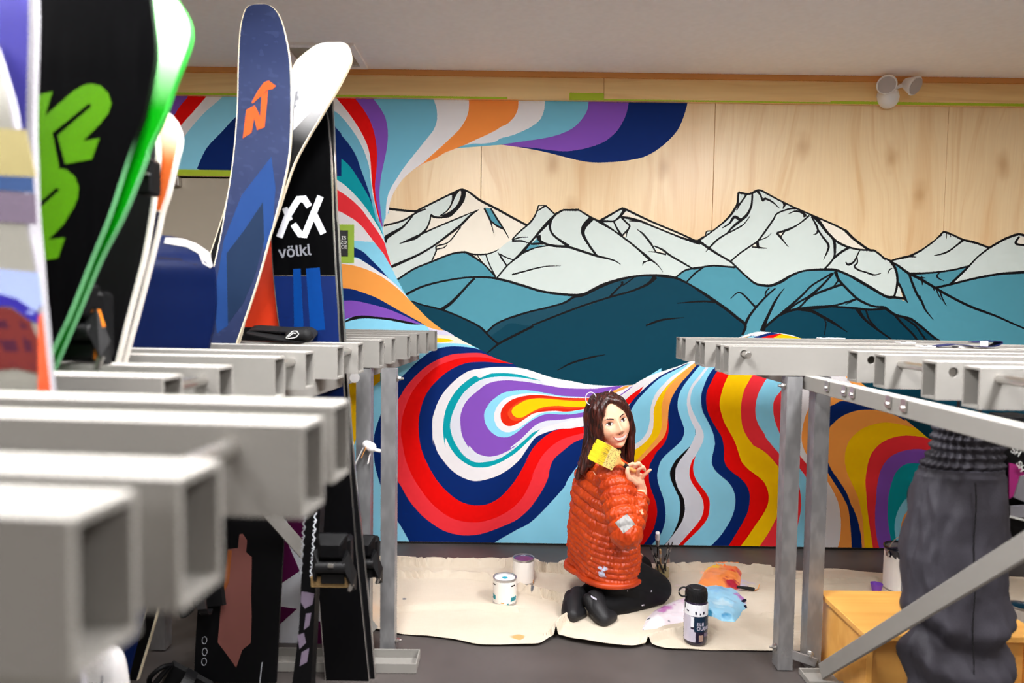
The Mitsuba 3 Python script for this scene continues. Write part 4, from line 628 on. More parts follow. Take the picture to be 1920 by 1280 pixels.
# ------------------------------------------------------------------ skis and boards
def ski_surface(rows, cross=5):
    """rows: (left point, right point) from tip to tail -> smooth grids of the front face"""
    Lp, Rp = (curve([r[k] for r in rows], 6) for k in (0, 1)); u = np.linspace(0, 1, cross)[None, :, None]
    return Lp[:, None] * (1 - u) + Rp[:, None] * u
def grid_faces(a, b): 
    i, j = np.meshgrid(np.arange(a - 1), np.arange(b - 1), indexing='ij'); k = (i * b + j).ravel(); return np.vstack([np.stack([k, k + b, k + b + 1], 1), np.stack([k, k + b + 1, k + 1], 1)])
def sheet(G, off, inset, thick):
    """closed sheet over the grid: pushed off along the normal, inset from the side edges (metres)"""
    w = G[:, -1] - G[:, 0]; wl = np.linalg.norm(w, axis=1, keepdims=True) + 1e-9; tg = np.gradient(G.mean(1), axis=0); n = np.cross(w, tg); n /= np.linalg.norm(n, axis=1, keepdims=True) + 1e-9
    n = np.where(n[:, 1:2] > 0, -n, n); fr = np.clip(inset / wl, 0, .45); u = np.linspace(0, 1, G.shape[1])[None, :, None]; u = fr[:, None] + u * (1 - 2 * fr[:, None]); u = np.broadcast_to(u, G.shape[:2] + (1,))
    A = G[:, :1] * (1 - u) + G[:, -1:] * u + n[:, None] * off
    if inset > 0: A = A.copy(); tip = tg[0] / np.linalg.norm(tg[0]); A[0] += tip * inset * .8
    B = A - n[:, None] * thick; a, b = A.shape[:2]; v = np.vstack([A.reshape(-1, 3), B.reshape(-1, 3)]); F = grid_faces(a, b); N = a * b; f = [F, F[:, ::-1] + N]
    rim = list(range(b)) + [i * b + b - 1 for i in range(1, a)] + [(a - 1) * b + j for j in range(b - 2, -1, -1)] + [i * b for i in range(a - 2, 0, -1)]
    r = np.array(rim); q = np.roll(r, -1); f += [np.stack([r, r + N, q + N], 1), np.stack([r, q + N, q], 1)]
    t = trimesh.Trimesh(v, np.vstack(f), process=False); trimesh.repair.fix_normals(t); return t
class Ski:
    def __init__(s, key, rows, base, edge, top, thick=.013, inset=.0035, base_split=None):
        s.key = key; s.G = ski_surface(rows)
        part(key, 'edge', sheet(s.G, 0, 0, thick), edge, smooth=35); part(key, 'topsheet', sheet(s.G, -thick - .0006 + .0012, inset, .0018), top, smooth=35)
        bands = base if isinstance(base, list) else [(-9, 9, base)]
        for z0, z1, m in bands:
            zz = s.G[:, :, 2].mean(1); i = np.where((zz >= z0) & (zz <= z1))[0]
            if len(i) < 2: continue
            i0, i1 = max(i[0] - 1, 0), i[-1]; part(key, 'base', sheet(s.G[i0:i1 + 1], .0008, inset if i0 == 0 else inset, .0014), m, smooth=35)
        g = s.G.reshape(-1, 3); s.f = LinearNDInterpolator(g[:, [0, 2]], g[:, 1]); s.g = NearestNDInterpolator(g[:, [0, 2]], g[:, 1])
    def y(s, xz):
        a = s.f(xz); return np.where(np.isnan(a), s.g(xz), a)
    def decal(s, name, poly, m, off=.0022, t=.001):
        poly = poly if hasattr(poly, 'area') else Polygon(poly).buffer(0)
        cells = []; x0, z0, x1, z1 = poly.bounds; h = .03
        for i in range(int((z1 - z0) / h) + 1):
            c = poly.intersection(sbox(x0 - .01, z0 + i * h, x1 + .01, z0 + i * h + h)); cells += [q for q in getattr(c, 'geoms', [c]) if q.geom_type == 'Polygon' and q.area > 1e-7]
        mm = cat(*[trimesh.creation.extrude_polygon(q, 1., engine='earcut') for q in cells]); w = mm.vertices; yy = s.y(w[:, :2]) - off + (1 - w[:, 2]) * t
        return part(s.key, name, trimesh.Trimesh(np.stack([w[:, 0], yy, w[:, 1]], 1), mm.faces, process=False), m)
    def text(s, name, string, height, p, ang, m, off=.0022, bold=True):
        tx = meshkit.text_mesh(string, height, .001, bold); w = tx.vertices; c, sn = math.cos(ang), math.sin(ang); X_ = p[0] + w[:, 0] * c - w[:, 1] * sn; Z_ = p[1] + w[:, 0] * sn + w[:, 1] * c
        return part(s.key, name, trimesh.Trimesh(np.stack([X_, s.y(np.stack([X_, Z_], 1)) - off + .001 - w[:, 2], Z_], 1), tx.faces, process=False), m)
ROWS = {'art':[[[-810,1036,1609],[-771,1036,1610]],[[-816,1017,1557],[-742,1017,1558]],[[-802,995,1498],[-713,995,1499]],[[-798,990,1430],[-701,990,1431]],[[-794,988,1340],[-689,988,1341]],[[-787,986,1265],[-675,986,1266]],[[-781,983,1189],[-665,983,1191]],[[-772,980,1091],[-656,980,1093]],[[-743,970,743],[-618,970,744]],[[-713,959,395],[-580,959,395]],[[-683,949,36],[-541,949,36]]],'violet':[[[-831,1122,1823],[-806,1122,1824]],[[-863,1109,1783],[-764,1109,1784]],[[-858,1068,1668],[-726,1068,1670]],[[-858,1062,1493],[-729,1062,1495]],[[-857,1060,1419],[-727,1060,1421]],[[-855,1058,1348],[-725,1058,1350]],[[-853,1056,1268],[-718,1056,1270]],[[-850,1053,1187],[-712,1053,1189]],[[-843,1050,1090],[-704,1050,1092]],[[-825,1040,742],[-675,1040,743]],[[-807,1029,394],[-647,1029,395]],[[-789,1019,36],[-617,1019,36]]],'limeski':[[[-852,1324,1943],[-773,1324,1944]],[[-891,1307,1886],[-705,1307,1888]],[[-882,1285,1808],[-668,1285,1811]],[[-874,1268,1754],[-655,1268,1757]],[[-870,1257,1666],[-642,1257,1669]],[[-871,1254,1603],[-650,1254,1606]],[[-877,1252,1548],[-662,1252,1551]],[[-883,1251,1512],[-675,1251,1515]],[[-893,1250,1468],[-691,1250,1470]],[[-926,1247,1370],[-723,1247,1372]],[[-960,1244,1289],[-755,1244,1292]],[[-1008,1241,1184],[-797,1241,1187]],[[-1042,1239,1115],[-829,1239,1118]],[[-1208,1228,759],[-981,1228,761]],[[-1374,1218,403],[-1132,1218,404]],[[-1546,1207,36],[-1288,1207,36]]],'green':[[[-720,1333,1824],[-652,1333,1825]],[[-750,1323,1787],[-635,1323,1789]],[[-755,1314,1757],[-614,1314,1759]],[[-760,1305,1727],[-600,1305,1729]],[[-764,1295,1693],[-597,1295,1695]],[[-775,1287,1645],[-609,1287,1647]],[[-789,1286,1600],[-626,1286,1602]],[[-804,1284,1554],[-642,1284,1556]],[[-823,1282,1497],[-668,1282,1499]],[[-833,1282,1466],[-678,1282,1469]],[[-872,1279,1375],[-715,1279,1377]],[[-916,1276,1292],[-757,1276,1294]],[[-970,1274,1200],[-796,1274,1202]],[[-1019,1271,1113],[-833,1271,1115]],[[-1224,1260,757],[-984,1260,759]],[[-1428,1250,402],[-1135,1250,403]],[[-1638,1239,36],[-1290,1239,36]]],'blk':[[[-818,1486,1629],[-778,1486,1630]],[[-851,1476,1598],[-756,1476,1599]],[[-860,1460,1556],[-742,1460,1557]],[[-861,1443,1508],[-733,1443,1510]],[[-877,1440,1420],[-742,1440,1421]],[[-899,1437,1320],[-758,1437,1322]],[[-916,1435,1261],[-772,1435,1263]],[[-938,1433,1178],[-794,1433,1180]],[[-960,1430,1095],[-814,1430,1097]],[[-1052,1420,746],[-901,1420,747]],[[-1145,1409,396],[-989,1409,397]],[[-1241,1399,36],[-1079,1399,36]]],'orange':[[[-772,1511,1628],[-751,1511,1628]],[[-789,1508,1619],[-736,1508,1620]],[[-797,1502,1603],[-722,1502,1604]],[[-803,1489,1568],[-707,1489,1569]],[[-804,1469,1518],[-707,1469,1519]],[[-826,1466,1445],[-723,1466,1447]],[[-838,1465,1403],[-737,1465,1404]],[[-853,1463,1353],[-747,1463,1355]],[[-904,1459,1200],[-786,1459,1201]],[[-937,1455,1094],[-814,1455,1095]],[[-1050,1445,745],[-903,1445,746]],[[-1162,1434,396],[-992,1434,396]],[[-1278,1424,36],[-1084,1424,36]]],'navy':[[[-989,1910,1402],[-975,1910,1402]],[[-1021,1906,1395],[-922,1906,1396]],[[-1038,1898,1381],[-881,1898,1383]],[[-1037,1882,1352],[-830,1882,1355]],[[-1027,1857,1311],[-801,1857,1314]],[[-1030,1855,1248],[-795,1855,1252]],[[-1030,1853,1196],[-795,1853,1199]],[[-1027,1852,1137],[-802,1852,1140]],[[-1030,1851,1102],[-811,1851,1105]],[[-1112,1840,738],[-894,1840,741]],[[-1183,1831,449],[-965,1831,452]],[[-1219,1827,303],[-1002,1827,306]],[[-1241,1824,215],[-1024,1824,217]],[[-1263,1821,127],[-1045,1821,128]],[[-1285,1819,36],[-1068,1819,36]]],'scratched':[[[-826,2237,2161],[-797,2247,2166]],[[-850,2230,2146],[-769,2240,2152]],[[-856,2214,2113],[-742,2224,2119]],[[-854,2184,2053],[-716,2194,2059]],[[-848,2154,1946],[-690,2164,1951]],[[-843,2132,1811],[-680,2142,1817]],[[-850,2123,1682],[-682,2133,1686]],[[-862,2120,1585],[-698,2130,1589]],[[-878,2117,1489],[-721,2127,1492]],[[-889,2115,1424],[-739,2125,1427]],[[-922,2111,1278],[-779,2121,1281]],[[-978,2106,1099],[-839,2116,1101]],[[-1131,2093,674],[-992,2103,673]],[[-1264,2080,245],[-1125,2090,242]],[[-1287,2078,176],[-1148,2088,174]],[[-1310,2076,107],[-1172,2086,106]],[[-1334,2074,36],[-1195,2084,36]]],'white':[[[-609,2271,2058],[-561,2271,2059]],[[-641,2264,2046],[-539,2264,2048]],[[-672,2239,2010],[-521,2239,2013]],[[-692,2213,1973],[-518,2213,1975]],[[-708,2194,1917],[-537,2194,1920]],[[-742,2173,1850],[-566,2173,1853]],[[-780,2163,1781],[-603,2163,1783]],[[-816,2161,1720],[-639,2161,1722]],[[-852,2159,1648],[-676,2159,1650]],[[-881,2156,1561],[-706,2156,1563]],[[-897,2154,1493],[-727,2154,1496]],[[-945,2150,1345],[-777,2150,1347]],[[-1004,2145,1190],[-827,2145,1192]],[[-1032,2143,1097],[-845,2143,1099]],[[-1171,2130,664],[-985,2130,667]],[[-1270,2116,228],[-1100,2116,230]],[[-1287,2115,165],[-1118,2115,166]],[[-1304,2113,101],[-1137,2113,102]],[[-1322,2111,36],[-1156,2111,36]]],'redb':[[[-969,2426,1495],[-895,2426,1496]],[[-996,2419,1483],[-859,2419,1485]],[[-1013,2398,1451],[-812,2398,1454]],[[-1021,2354,1357],[-761,2354,1361]],[[-1011,2311,1089],[-732,2311,1092]],[[-999,2267,809],[-731,2267,813]],[[-985,2213,471],[-731,2213,474]],[[-996,2174,223],[-733,2174,227]],[[-995,2141,13],[-734,2141,17]]],'plum':[[[-784,2544,1314],[-705,2544,1315]],[[-820,2537,1294],[-665,2537,1296]],[[-839,2515,1235],[-636,2515,1238]],[[-844,2500,1081],[-624,2500,1084]],[[-858,2482,774],[-611,2482,777]],[[-874,2459,390],[-605,2459,394]],[[-922,2427,-145],[-644,2427,-141]]],'emblemski':[[[-680,2339,1886],[-649,2339,1887]],[[-704,2336,1874],[-633,2336,1875]],[[-731,2326,1842],[-620,2326,1843]],[[-750,2312,1795],[-611,2312,1797]],[[-770,2278,1683],[-594,2278,1686]],[[-789,2269,1510],[-586,2269,1513]],[[-787,2265,1424],[-581,2265,1426]],[[-781,2260,1327],[-575,2260,1330]],[[-769,2254,1218],[-566,2254,1221]],[[-753,2249,1111],[-559,2249,1114]],[[-734,2242,992],[-547,2242,994]],[[-680,2226,681],[-519,2226,684]],[[-649,2216,474],[-500,2216,476]],[[-622,2207,311],[-482,2207,313]],[[-590,2190,-9],[-445,2190,-7]]],'backski':[[[-676,2373,1910],[-626,2373,1911]],[[-693,2370,1899],[-612,2370,1900]],[[-723,2361,1867],[-610,2361,1869]],[[-754,2337,1783],[-600,2337,1786]],[[-772,2308,1669],[-589,2308,1671]],[[-787,2299,1514],[-581,2299,1517]],[[-786,2296,1465],[-575,2296,1468]],[[-775,2287,1328],[-566,2287,1331]],[[-757,2275,1136],[-550,2275,1139]],[[-730,2266,990],[-539,2266,992]],[[-676,2247,677],[-508,2247,679]],[[-610,2223,297],[-461,2223,299]],[[-566,2204,-16],[-428,2204,-14]]],'chain':[[[-566,1950,944],[-527,1950,944]],[[-568,1950,901],[-529,1950,902]],[[-577,1950,718],[-535,1950,718]],[[-587,1950,564],[-544,1950,564]],[[-594,1950,439],[-553,1950,440]],[[-602,1950,283],[-559,1950,283]],[[-621,1950,125],[-567,1950,126]],[[-623,1950,96],[-568,1950,96]],[[-626,1950,66],[-570,1950,66]],[[-629,1950,36],[-571,1950,36]]]}
def rows(k): return [(V(*a) / 1000, V(*b) / 1000) for a, b in ROWS[k]]
for k, c, r in (('white_edge', (236, 230, 220), .4), ('cream_edge', (232, 218, 190), .45), ('pale_green', (104, 176, 120), .4), ('orange_edge', (236, 100, 62), .4), ('grey_edge', (150, 148, 154), .4), ('navy_base', (4, 20, 62), .35), ('lime_lime', (70, 126, 2), .4), ('red_top', (212, 56, 24), .4),
                ('slate', (28, 44, 70), .35), ('mid_blue', (32, 62, 116), .35), ('logo_orange', (200, 82, 36), .5), ('emblemski_blue', (1, 42, 108), .28), ('emblemski_light', (2, 54, 120), .28), ('logo_white', (226, 228, 236), .4), ('logo_grey', (120, 122, 130), .4), ('grey_art', (150, 148, 140), .4),
                ('sand_art', (172, 160, 112), .4), ('steel_blue', (60, 84, 130), .4), ('mauve_art', (116, 104, 122), .4), ('indigo_art', (52, 44, 150), .35), ('ice_art', (160, 176, 224), .35), ('brown_art', (110, 44, 42), .45), ('dusk_art', (72, 30, 50), .45), ('pink_art', (122, 76, 70), .5), ('amber_art', (140, 78, 40), .5), ('plum', (92, 20, 72), .4), ('purple_edge', (90, 24, 76), .4), ('brass', (150, 124, 84), .35),
                ('ink_navy', (22, 22, 46), .4), ('orange_bit', (216, 116, 22), .5), ('grey_print', (150, 152, 158), .5)):
    mat(k, lin(*c), r + .1, spec=.12)
mat('blue_violet', mikit.proc(grad_z(1.25, (6, 3, 96), 1.62, (64, 60, 140))), .42, spec=.2); mat('green_top', mikit.proc(grad_z(1.56, (0, 138, 6), 1.72, (190, 246, 190))), .42, spec=.2)  # the green pales at the tip: ceiling glare painted into the colour
mat('orange_tip_glare', mikit.proc(grad_z(1.50, (226, 108, 48), 1.64, (250, 226, 206))), .42, spec=.2); mat('white_fade', mikit.proc(grad_z(1.70, (8, 8, 10), 1.97, (250, 250, 252))), .42, spec=.2); mat('scratched_blue', mikit.proc(base_blue), .5, spec=.15)  # pale tips of the orange and the black ski are painted lamp glare
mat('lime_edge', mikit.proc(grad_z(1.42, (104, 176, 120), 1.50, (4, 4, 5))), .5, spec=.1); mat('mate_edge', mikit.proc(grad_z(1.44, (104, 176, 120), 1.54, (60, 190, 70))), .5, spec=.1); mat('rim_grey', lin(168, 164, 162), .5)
mat('emblemski_fade', mikit.proc(grad_z(.80, (2, 2, 4), .96, (2, 26, 80))), .42, spec=.2)
SK = dict(
 art=('ski', 'blurred ski with brown, blue and sand coloured art at the far left edge', 'skis nearest the camera'),
 violet=('ski', 'blue violet ski with white edge at the far left beside the lime lettered ski', None),
 limeski=('ski', 'wide black ski base with big lime green letters and a numeral', None), green=('ski', 'bright green ski with pale green edges behind the black base with lime letters', None),
 blk=('ski', 'black ski with white edge and a binding, standing before the orange tipped ski', None), orange=('ski', 'orange tipped ski with a white edge left of the dark blue snowboard', None),
 navy=('snowboard', 'plain dark blue snowboard with a white turned-up tip rim', None), scratched=('ski', 'scratched blue ski base with an orange letter N', None), white=('ski', 'white tipped black ski fanned out behind the blue ski with the letter N', None),
 redb=('snowboard', 'red and black snowboard with a pink skyline picture and black bindings', None), plum=('snowboard', 'plum and white patterned snowboard low behind the black skis', None),
 emblemski=('ski', 'black and blue ski base with a white emblem over a grey word', None), backski=('ski', 'black ski with a shiny edge paired behind the ski with the white emblem', None), chain=('ski', 'narrow black ski seen edge-on with white chain pattern and a binding', None))
def ski(k, base, edge, top, **kw):
    n, l, g = SK[k]; key = thing(n, l, n); return Ski(key, rows(k), base, edge, top, **kw)
S_ = {}
S_['art'] = ski('art', 'grey_art', [0] and 'grey_edge', 'black', thick=.014)
for nm, poly in (('sand_art', [(-0.7625,1.4611),(-0.6882,1.4585),(-0.6732,1.3925),(-0.7642,1.3949)]), ('steel_blue', [(-0.7642,1.3949),(-0.6784,1.3924),(-0.6767,1.3702),(-0.7647,1.3764)]), ('mauve_art', [(-0.7647,1.3749),(-0.6752,1.3688),(-0.6731,1.3258),(-0.7658,1.3319)]), ('ice_art', [(-0.7675,1.2663),(-0.6700,1.2572),(-0.6649,1.2137),(-0.6788,1.1985),(-0.7683,1.2348)]), ('indigo_art', [(-0.7682,1.2386),(-0.7009,1.2208),(-0.6682,1.1986),(-0.6655,1.1836),(-0.6827,1.1909),(-0.7087,1.2094),(-0.7689,1.2123)]), ('brown_art', [(-0.7689,1.2138),(-0.7088,1.2071),(-0.6828,1.1894),(-0.6705,1.1609),(-0.6700,1.1154),(-0.7031,1.1225),(-0.7714,1.1140)]), ('dusk_art', [(-0.7695,1.1897),(-0.7167,1.1904),(-0.7023,1.1604),(-0.6918,1.1227),(-0.7105,1.1300),(-0.7249,1.1601),(-0.7705,1.1519)]), ('dusk_art', [(-0.6978,1.1907),(-0.6852,1.1818),(-0.6784,1.1456),(-0.6759,1.1229),(-0.6863,1.1304),(-0.6917,1.1606)])):
    S_['art'].decal('art_print', poly, nm)
S_['art'].decal('edge_band', [(-0.6698,1.1971),(-0.6644,1.2002),(-0.6530,1.0913),(-0.6705,1.0895)], 'orange_edge', off=.0032)
S_['violet'] = ski('violet', 'blue_violet', 'grey_edge', 'black', inset=.009)
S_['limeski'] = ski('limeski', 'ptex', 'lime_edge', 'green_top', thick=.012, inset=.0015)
limeski = Polygon([(-0.8586,1.5804),(-0.8224,1.5893),(-0.8356,1.5453),(-0.7846,1.5907),(-0.7664,1.6012),(-0.7531,1.6042),(-0.7371,1.6007),(-0.7240,1.5888),(-0.7177,1.5693),(-0.7227,1.5525),(-0.7382,1.5326),(-0.7681,1.5023),(-0.7386,1.5083),(-0.7525,1.4706),(-0.8050,1.4605),(-0.8127,1.4547),(-0.7985,1.4521),(-0.7835,1.4401),(-0.7762,1.4223),(-0.7775,1.4015),(-0.7845,1.3844),(-0.8032,1.3538),(-0.8295,1.3269),(-0.7998,1.3311),(-0.8120,1.2947),(-0.8543,1.2865),(-0.8620,1.3738)]).buffer(0)
for ch in ([(-0.7575,1.5688),(-0.7519,1.5642),(-0.8126,1.5120),(-0.7993,1.4606),(-0.8108,1.4557),(-0.8229,1.5156)], [(-0.8557,1.4917),(-0.8434,1.4402),(-0.8580,1.4287)], [(-0.8153,1.4198),(-0.8087,1.4162),(-0.8563,1.3720),(-0.8619,1.3776)]): limeski = limeski.difference(Polygon(ch).buffer(0))
S_['limeski'].decal('lime_letters', limeski, 'lime_lime'); S_['limeski'].decal('lime_letters', [(-0.8540,1.2980),(-0.8408,1.2877),(-0.8355,1.2677),(-0.8397,1.2495),(-0.8505,1.2369),(-0.8588,1.2502)], 'lime_lime')
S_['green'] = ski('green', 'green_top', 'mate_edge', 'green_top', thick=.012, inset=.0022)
S_['blk'] = ski('blk', 'black', 'white_edge', 'black', inset=.006); S_['orange'] = ski('orange', [(1.41, 9, 'orange_tip_glare'), (-9, 1.41, 'ink_navy')], 'white_edge', 'ink_navy', inset=.006)
S_['navy'] = ski('navy', 'navy_base', 'navy_base', 'navy_base', inset=.004)
S_['navy'].decal('tip_rim', [(-0.9487,1.3947),(-0.9020,1.3925),(-0.8597,1.3790),(-0.8189,1.3557),(-0.8119,1.3445),(-0.7994,1.3151),(-0.8065,1.3107),(-0.8277,1.3217),(-0.8472,1.3496),(-0.8839,1.3674),(-0.9489,1.3778)], 'rim_grey', off=.003)
S_['navy'].decal('seam_line', [(-0.9522,1.3397),(-0.8955,1.3363),(-0.8433,1.3215),(-0.8433,1.3173),(-0.8956,1.3306),(-0.9522,1.3341)], 'ink_navy')
S_['scratched'] = ski('scratched', 'scratched_blue', 'cream_edge', 'black')
S_['scratched'].decal('triangle_print', [(-0.7376,1.6625),(-0.7250,1.5704),(-0.7319,1.4583),(-0.7581,1.3776),(-0.7690,1.4578),(-0.7623,1.5251),(-0.8210,1.4089),(-0.8699,1.3631),(-0.8665,1.1494),(-0.8992,1.1245),(-0.9082,1.2301),(-0.8777,1.4081),(-0.8251,1.5450)], 'mid_blue', off=.0016)
S_['scratched'].decal('triangle_print', [(-0.7623,1.5251),(-0.7579,1.4098),(-0.7876,1.2965),(-0.8221,1.2167),(-0.8664,1.1559),(-0.8698,1.3680),(-0.8160,1.4411)], 'slate', off=.0019)
for poly in ([(-0.7832,1.8610),(-0.7655,1.8896),(-0.7511,1.8961),(-0.7288,1.8791),(-0.7384,1.8695),(-0.7560,1.8646),(-0.7705,1.8471),(-0.7946,1.8231),(-0.7994,1.8246)], [(-0.7705,1.8471),(-0.7528,1.8646),(-0.7530,1.8268),(-0.7581,1.7510),(-0.7806,1.7412),(-0.7901,1.7774),(-0.7787,1.7981),(-0.7724,1.7824)], [(-0.8140,1.8023),(-0.7899,1.8169),(-0.7787,1.7981),(-0.7901,1.7774),(-0.7967,1.7331),(-0.8225,1.7153)]): S_['scratched'].decal('orange_letter', poly, 'logo_orange')
S_['white'] = ski('white', 'white_fade', 'cream_edge', 'black')  # black ski; its whitened tip is glare put into the colour
S_['white'].decal('grey_letter', [(-0.6791,1.8701),(-0.6677,1.8830),(-0.6661,1.8510),(-0.6727,1.8221),(-0.6808,1.8188)], 'logo_grey'); S_['white'].decal('white_letter', [(-0.6693,1.8830),(-0.6173,1.9156),(-0.6255,1.8115),(-0.6810,1.7498),(-0.6792,1.8108)], 'logo_white')
S_['redb'] = ski('redb', [(1.13, 9, 'red_top'), (-9, 1.13, 'black')], 'black', 'black', thick=.011, inset=.002)
S_['redb'].decal('skyline_print', [(-0.9090,0.4235),(-0.8764,0.4274),(-0.8744,0.4692),(-0.8641,0.4729),(-0.8488,0.4522),(-0.8491,0.4139),(-0.8303,0.4002),(-0.8258,0.2708),(-0.8209,0.2181),(-0.8196,0.1371),(-0.8455,0.1155),(-0.8614,0.0622),(-0.8974,0.1060),(-0.9248,0.1374),(-0.9204,0.2694),(-0.9131,0.3221)], 'pink_art')
S_['redb'].decal('amber_print', [(-0.9090,0.4200),(-0.8953,0.4202),(-0.8994,0.3223),(-0.9151,0.2870)], 'amber_art', off=.003); S_['redb'].decal('fine_print', [(-0.7818,0.0793),(-0.7784,0.0794),(-0.7839,-0.0023),(-0.7874,-0.0023)], 'grey_print')
S_['plum'] = ski('plum', 'logo_white', 'black', 'plum', inset=.004)
for poly in ([(-0.8495,0.4166),(-0.8202,0.4071),(-0.7521,0.2590),(-0.7952,0.2285),(-0.8404,0.1979)], [(-0.8504,0.1337),(-0.7601,0.1230),(-0.8192,0.0680),(-0.8546,0.0474)], [(-0.8610,-0.1039),(-0.7723,-0.1108),(-0.7803,-0.1798),(-0.8672,-0.1688)], [(-0.8104,0.4568),(-0.6933,0.4584),(-0.6933,0.2599),(-0.7715,0.3781)], [(-0.7366,0.0792),(-0.6148,0.0809),(-0.6145,-0.0802),(-0.6934,-0.0208)]): S_['plum'].decal('plum_pattern', poly, 'plum')
S_['emblemski'] = ski('emblemski', [(1.31, 9, 'ptex'), (-9, 1.31, 'emblemski_fade')], 'steel', 'black')
S_['emblemski'].decal('blue_band', [(-0.7136,1.3306),(-0.6894,1.3327),(-0.6759,1.1310),(-0.7071,1.1271)], 'emblemski_light', off=.0018); S_['emblemski'].decal('blue_band', [(-0.6722,1.3329),(-0.6274,1.3370),(-0.6066,1.1354),(-0.6551,1.1313)], 'emblemski_light', off=.0018)
def vw(*p): return LineString([(x, z) for x, z in p])
vp = lambda s_: s_
em = unary_union([LineString([(-0.7598,1.4328),(-0.7356,1.4980),(-0.6994,1.5564),(-0.6805,1.5583),(-0.6634,1.5330)]).buffer(.0105, cap_style=2, join_style=2), LineString([(-0.7441,1.5285),(-0.7253,1.4879)]).buffer(.009, cap_style=2), LineString([(-0.7150,1.4761),(-0.6927,1.4440),(-0.6772,1.4425),(-0.6548,1.4991),(-0.6273,1.5676)]).buffer(.0105, cap_style=2, join_style=2), LineString([(-0.6462,1.5060),(-0.6170,1.4467)]).buffer(.0105, cap_style=2)])
S_['emblemski'].decal('emblem', em, 'logo_white')
vt = [(-0.7618,1.3660)][0]; vt2 = [(-0.6032,1.3836)][0]
S_['emblemski'].text('word', 'völkl', .0345, vt, math.atan2(vt2[1] - vt[1], vt2[0] - vt[0]), 'logo_grey')
S_['backski'] = ski('backski', 'black', 'steel', 'black')
S_['chain'] = ski('chain', 'black', 'black', 'black', thick=.05, inset=.001)
CHAIN = [[(np.float64(-0.5499), np.float64(0.6243)), (np.float64(-0.5575), np.float64(0.6134)), (np.float64(-0.5499), np.float64(0.6027)), (np.float64(-0.5575), np.float64(0.5995))], [(np.float64(-0.5519), np.float64(0.598)), (np.float64(-0.5595), np.float64(0.5871)), (np.float64(-0.5519), np.float64(0.5764)), (np.float64(-0.5595), np.float64(0.5732))], [(np.float64(-0.5538), np.float64(0.5717)), (np.float64(-0.5615), np.float64(0.5608)), (np.float64(-0.5538), np.float64(0.55)), (np.float64(-0.5615), np.float64(0.5468))], [(np.float64(-0.5558), np.float64(0.5454)), (np.float64(-0.5634), np.float64(0.5344)), (np.float64(-0.5558), np.float64(0.5237)), (np.float64(-0.5634), np.float64(0.5205))], [(np.float64(-0.5577), np.float64(0.519)), (np.float64(-0.5654), np.float64(0.508)), (np.float64(-0.5578), np.float64(0.4973)), (np.float64(-0.5654), np.float64(0.4941))], [(np.float64(-0.5597), np.float64(0.4926)), (np.float64(-0.5673), np.float64(0.4816)), (np.float64(-0.5597), np.float64(0.4708)), (np.float64(-0.5674), np.float64(0.4676))], [(np.float64(-0.5617), np.float64(0.4661)), (np.float64(-0.5693), np.float64(0.4551)), (np.float64(-0.5617), np.float64(0.4443)), (np.float64(-0.5693), np.float64(0.4411))]]
for i in range(len(CHAIN)):
    S_['chain'].decal('chain_link', unary_union([LineString(q).buffer(.0015) for q in ([(CX[0], CX[1]) for CX in CHAIN[i]],)]), 'logo_white')
for dx_ in (-.030,):
    for i in range(len(CHAIN)): S_['chain'].decal('chain_link', LineString([(p[0] + dx_, p[1] + .006) for p in CHAIN[i]]).buffer(.0013), 'grey_print')
for poly in ([(-0.5929,0.3956),(-0.5561,0.3899),(-0.5623,0.3585),(-0.5837,0.3457),(-0.5960,0.3643)], [(-0.5807,0.3301),(-0.5653,0.3334),(-0.5715,0.2957),(-0.5869,0.2830)], [(-0.6053,0.2670),(-0.5869,0.2735),(-0.5808,0.2453),(-0.5992,0.2262)], [(-0.5931,0.2168),(-0.5716,0.2297),(-0.5778,0.1887),(-0.5993,0.1757)]): S_['chain'].decal('marble_print', poly, 'mauve_art')

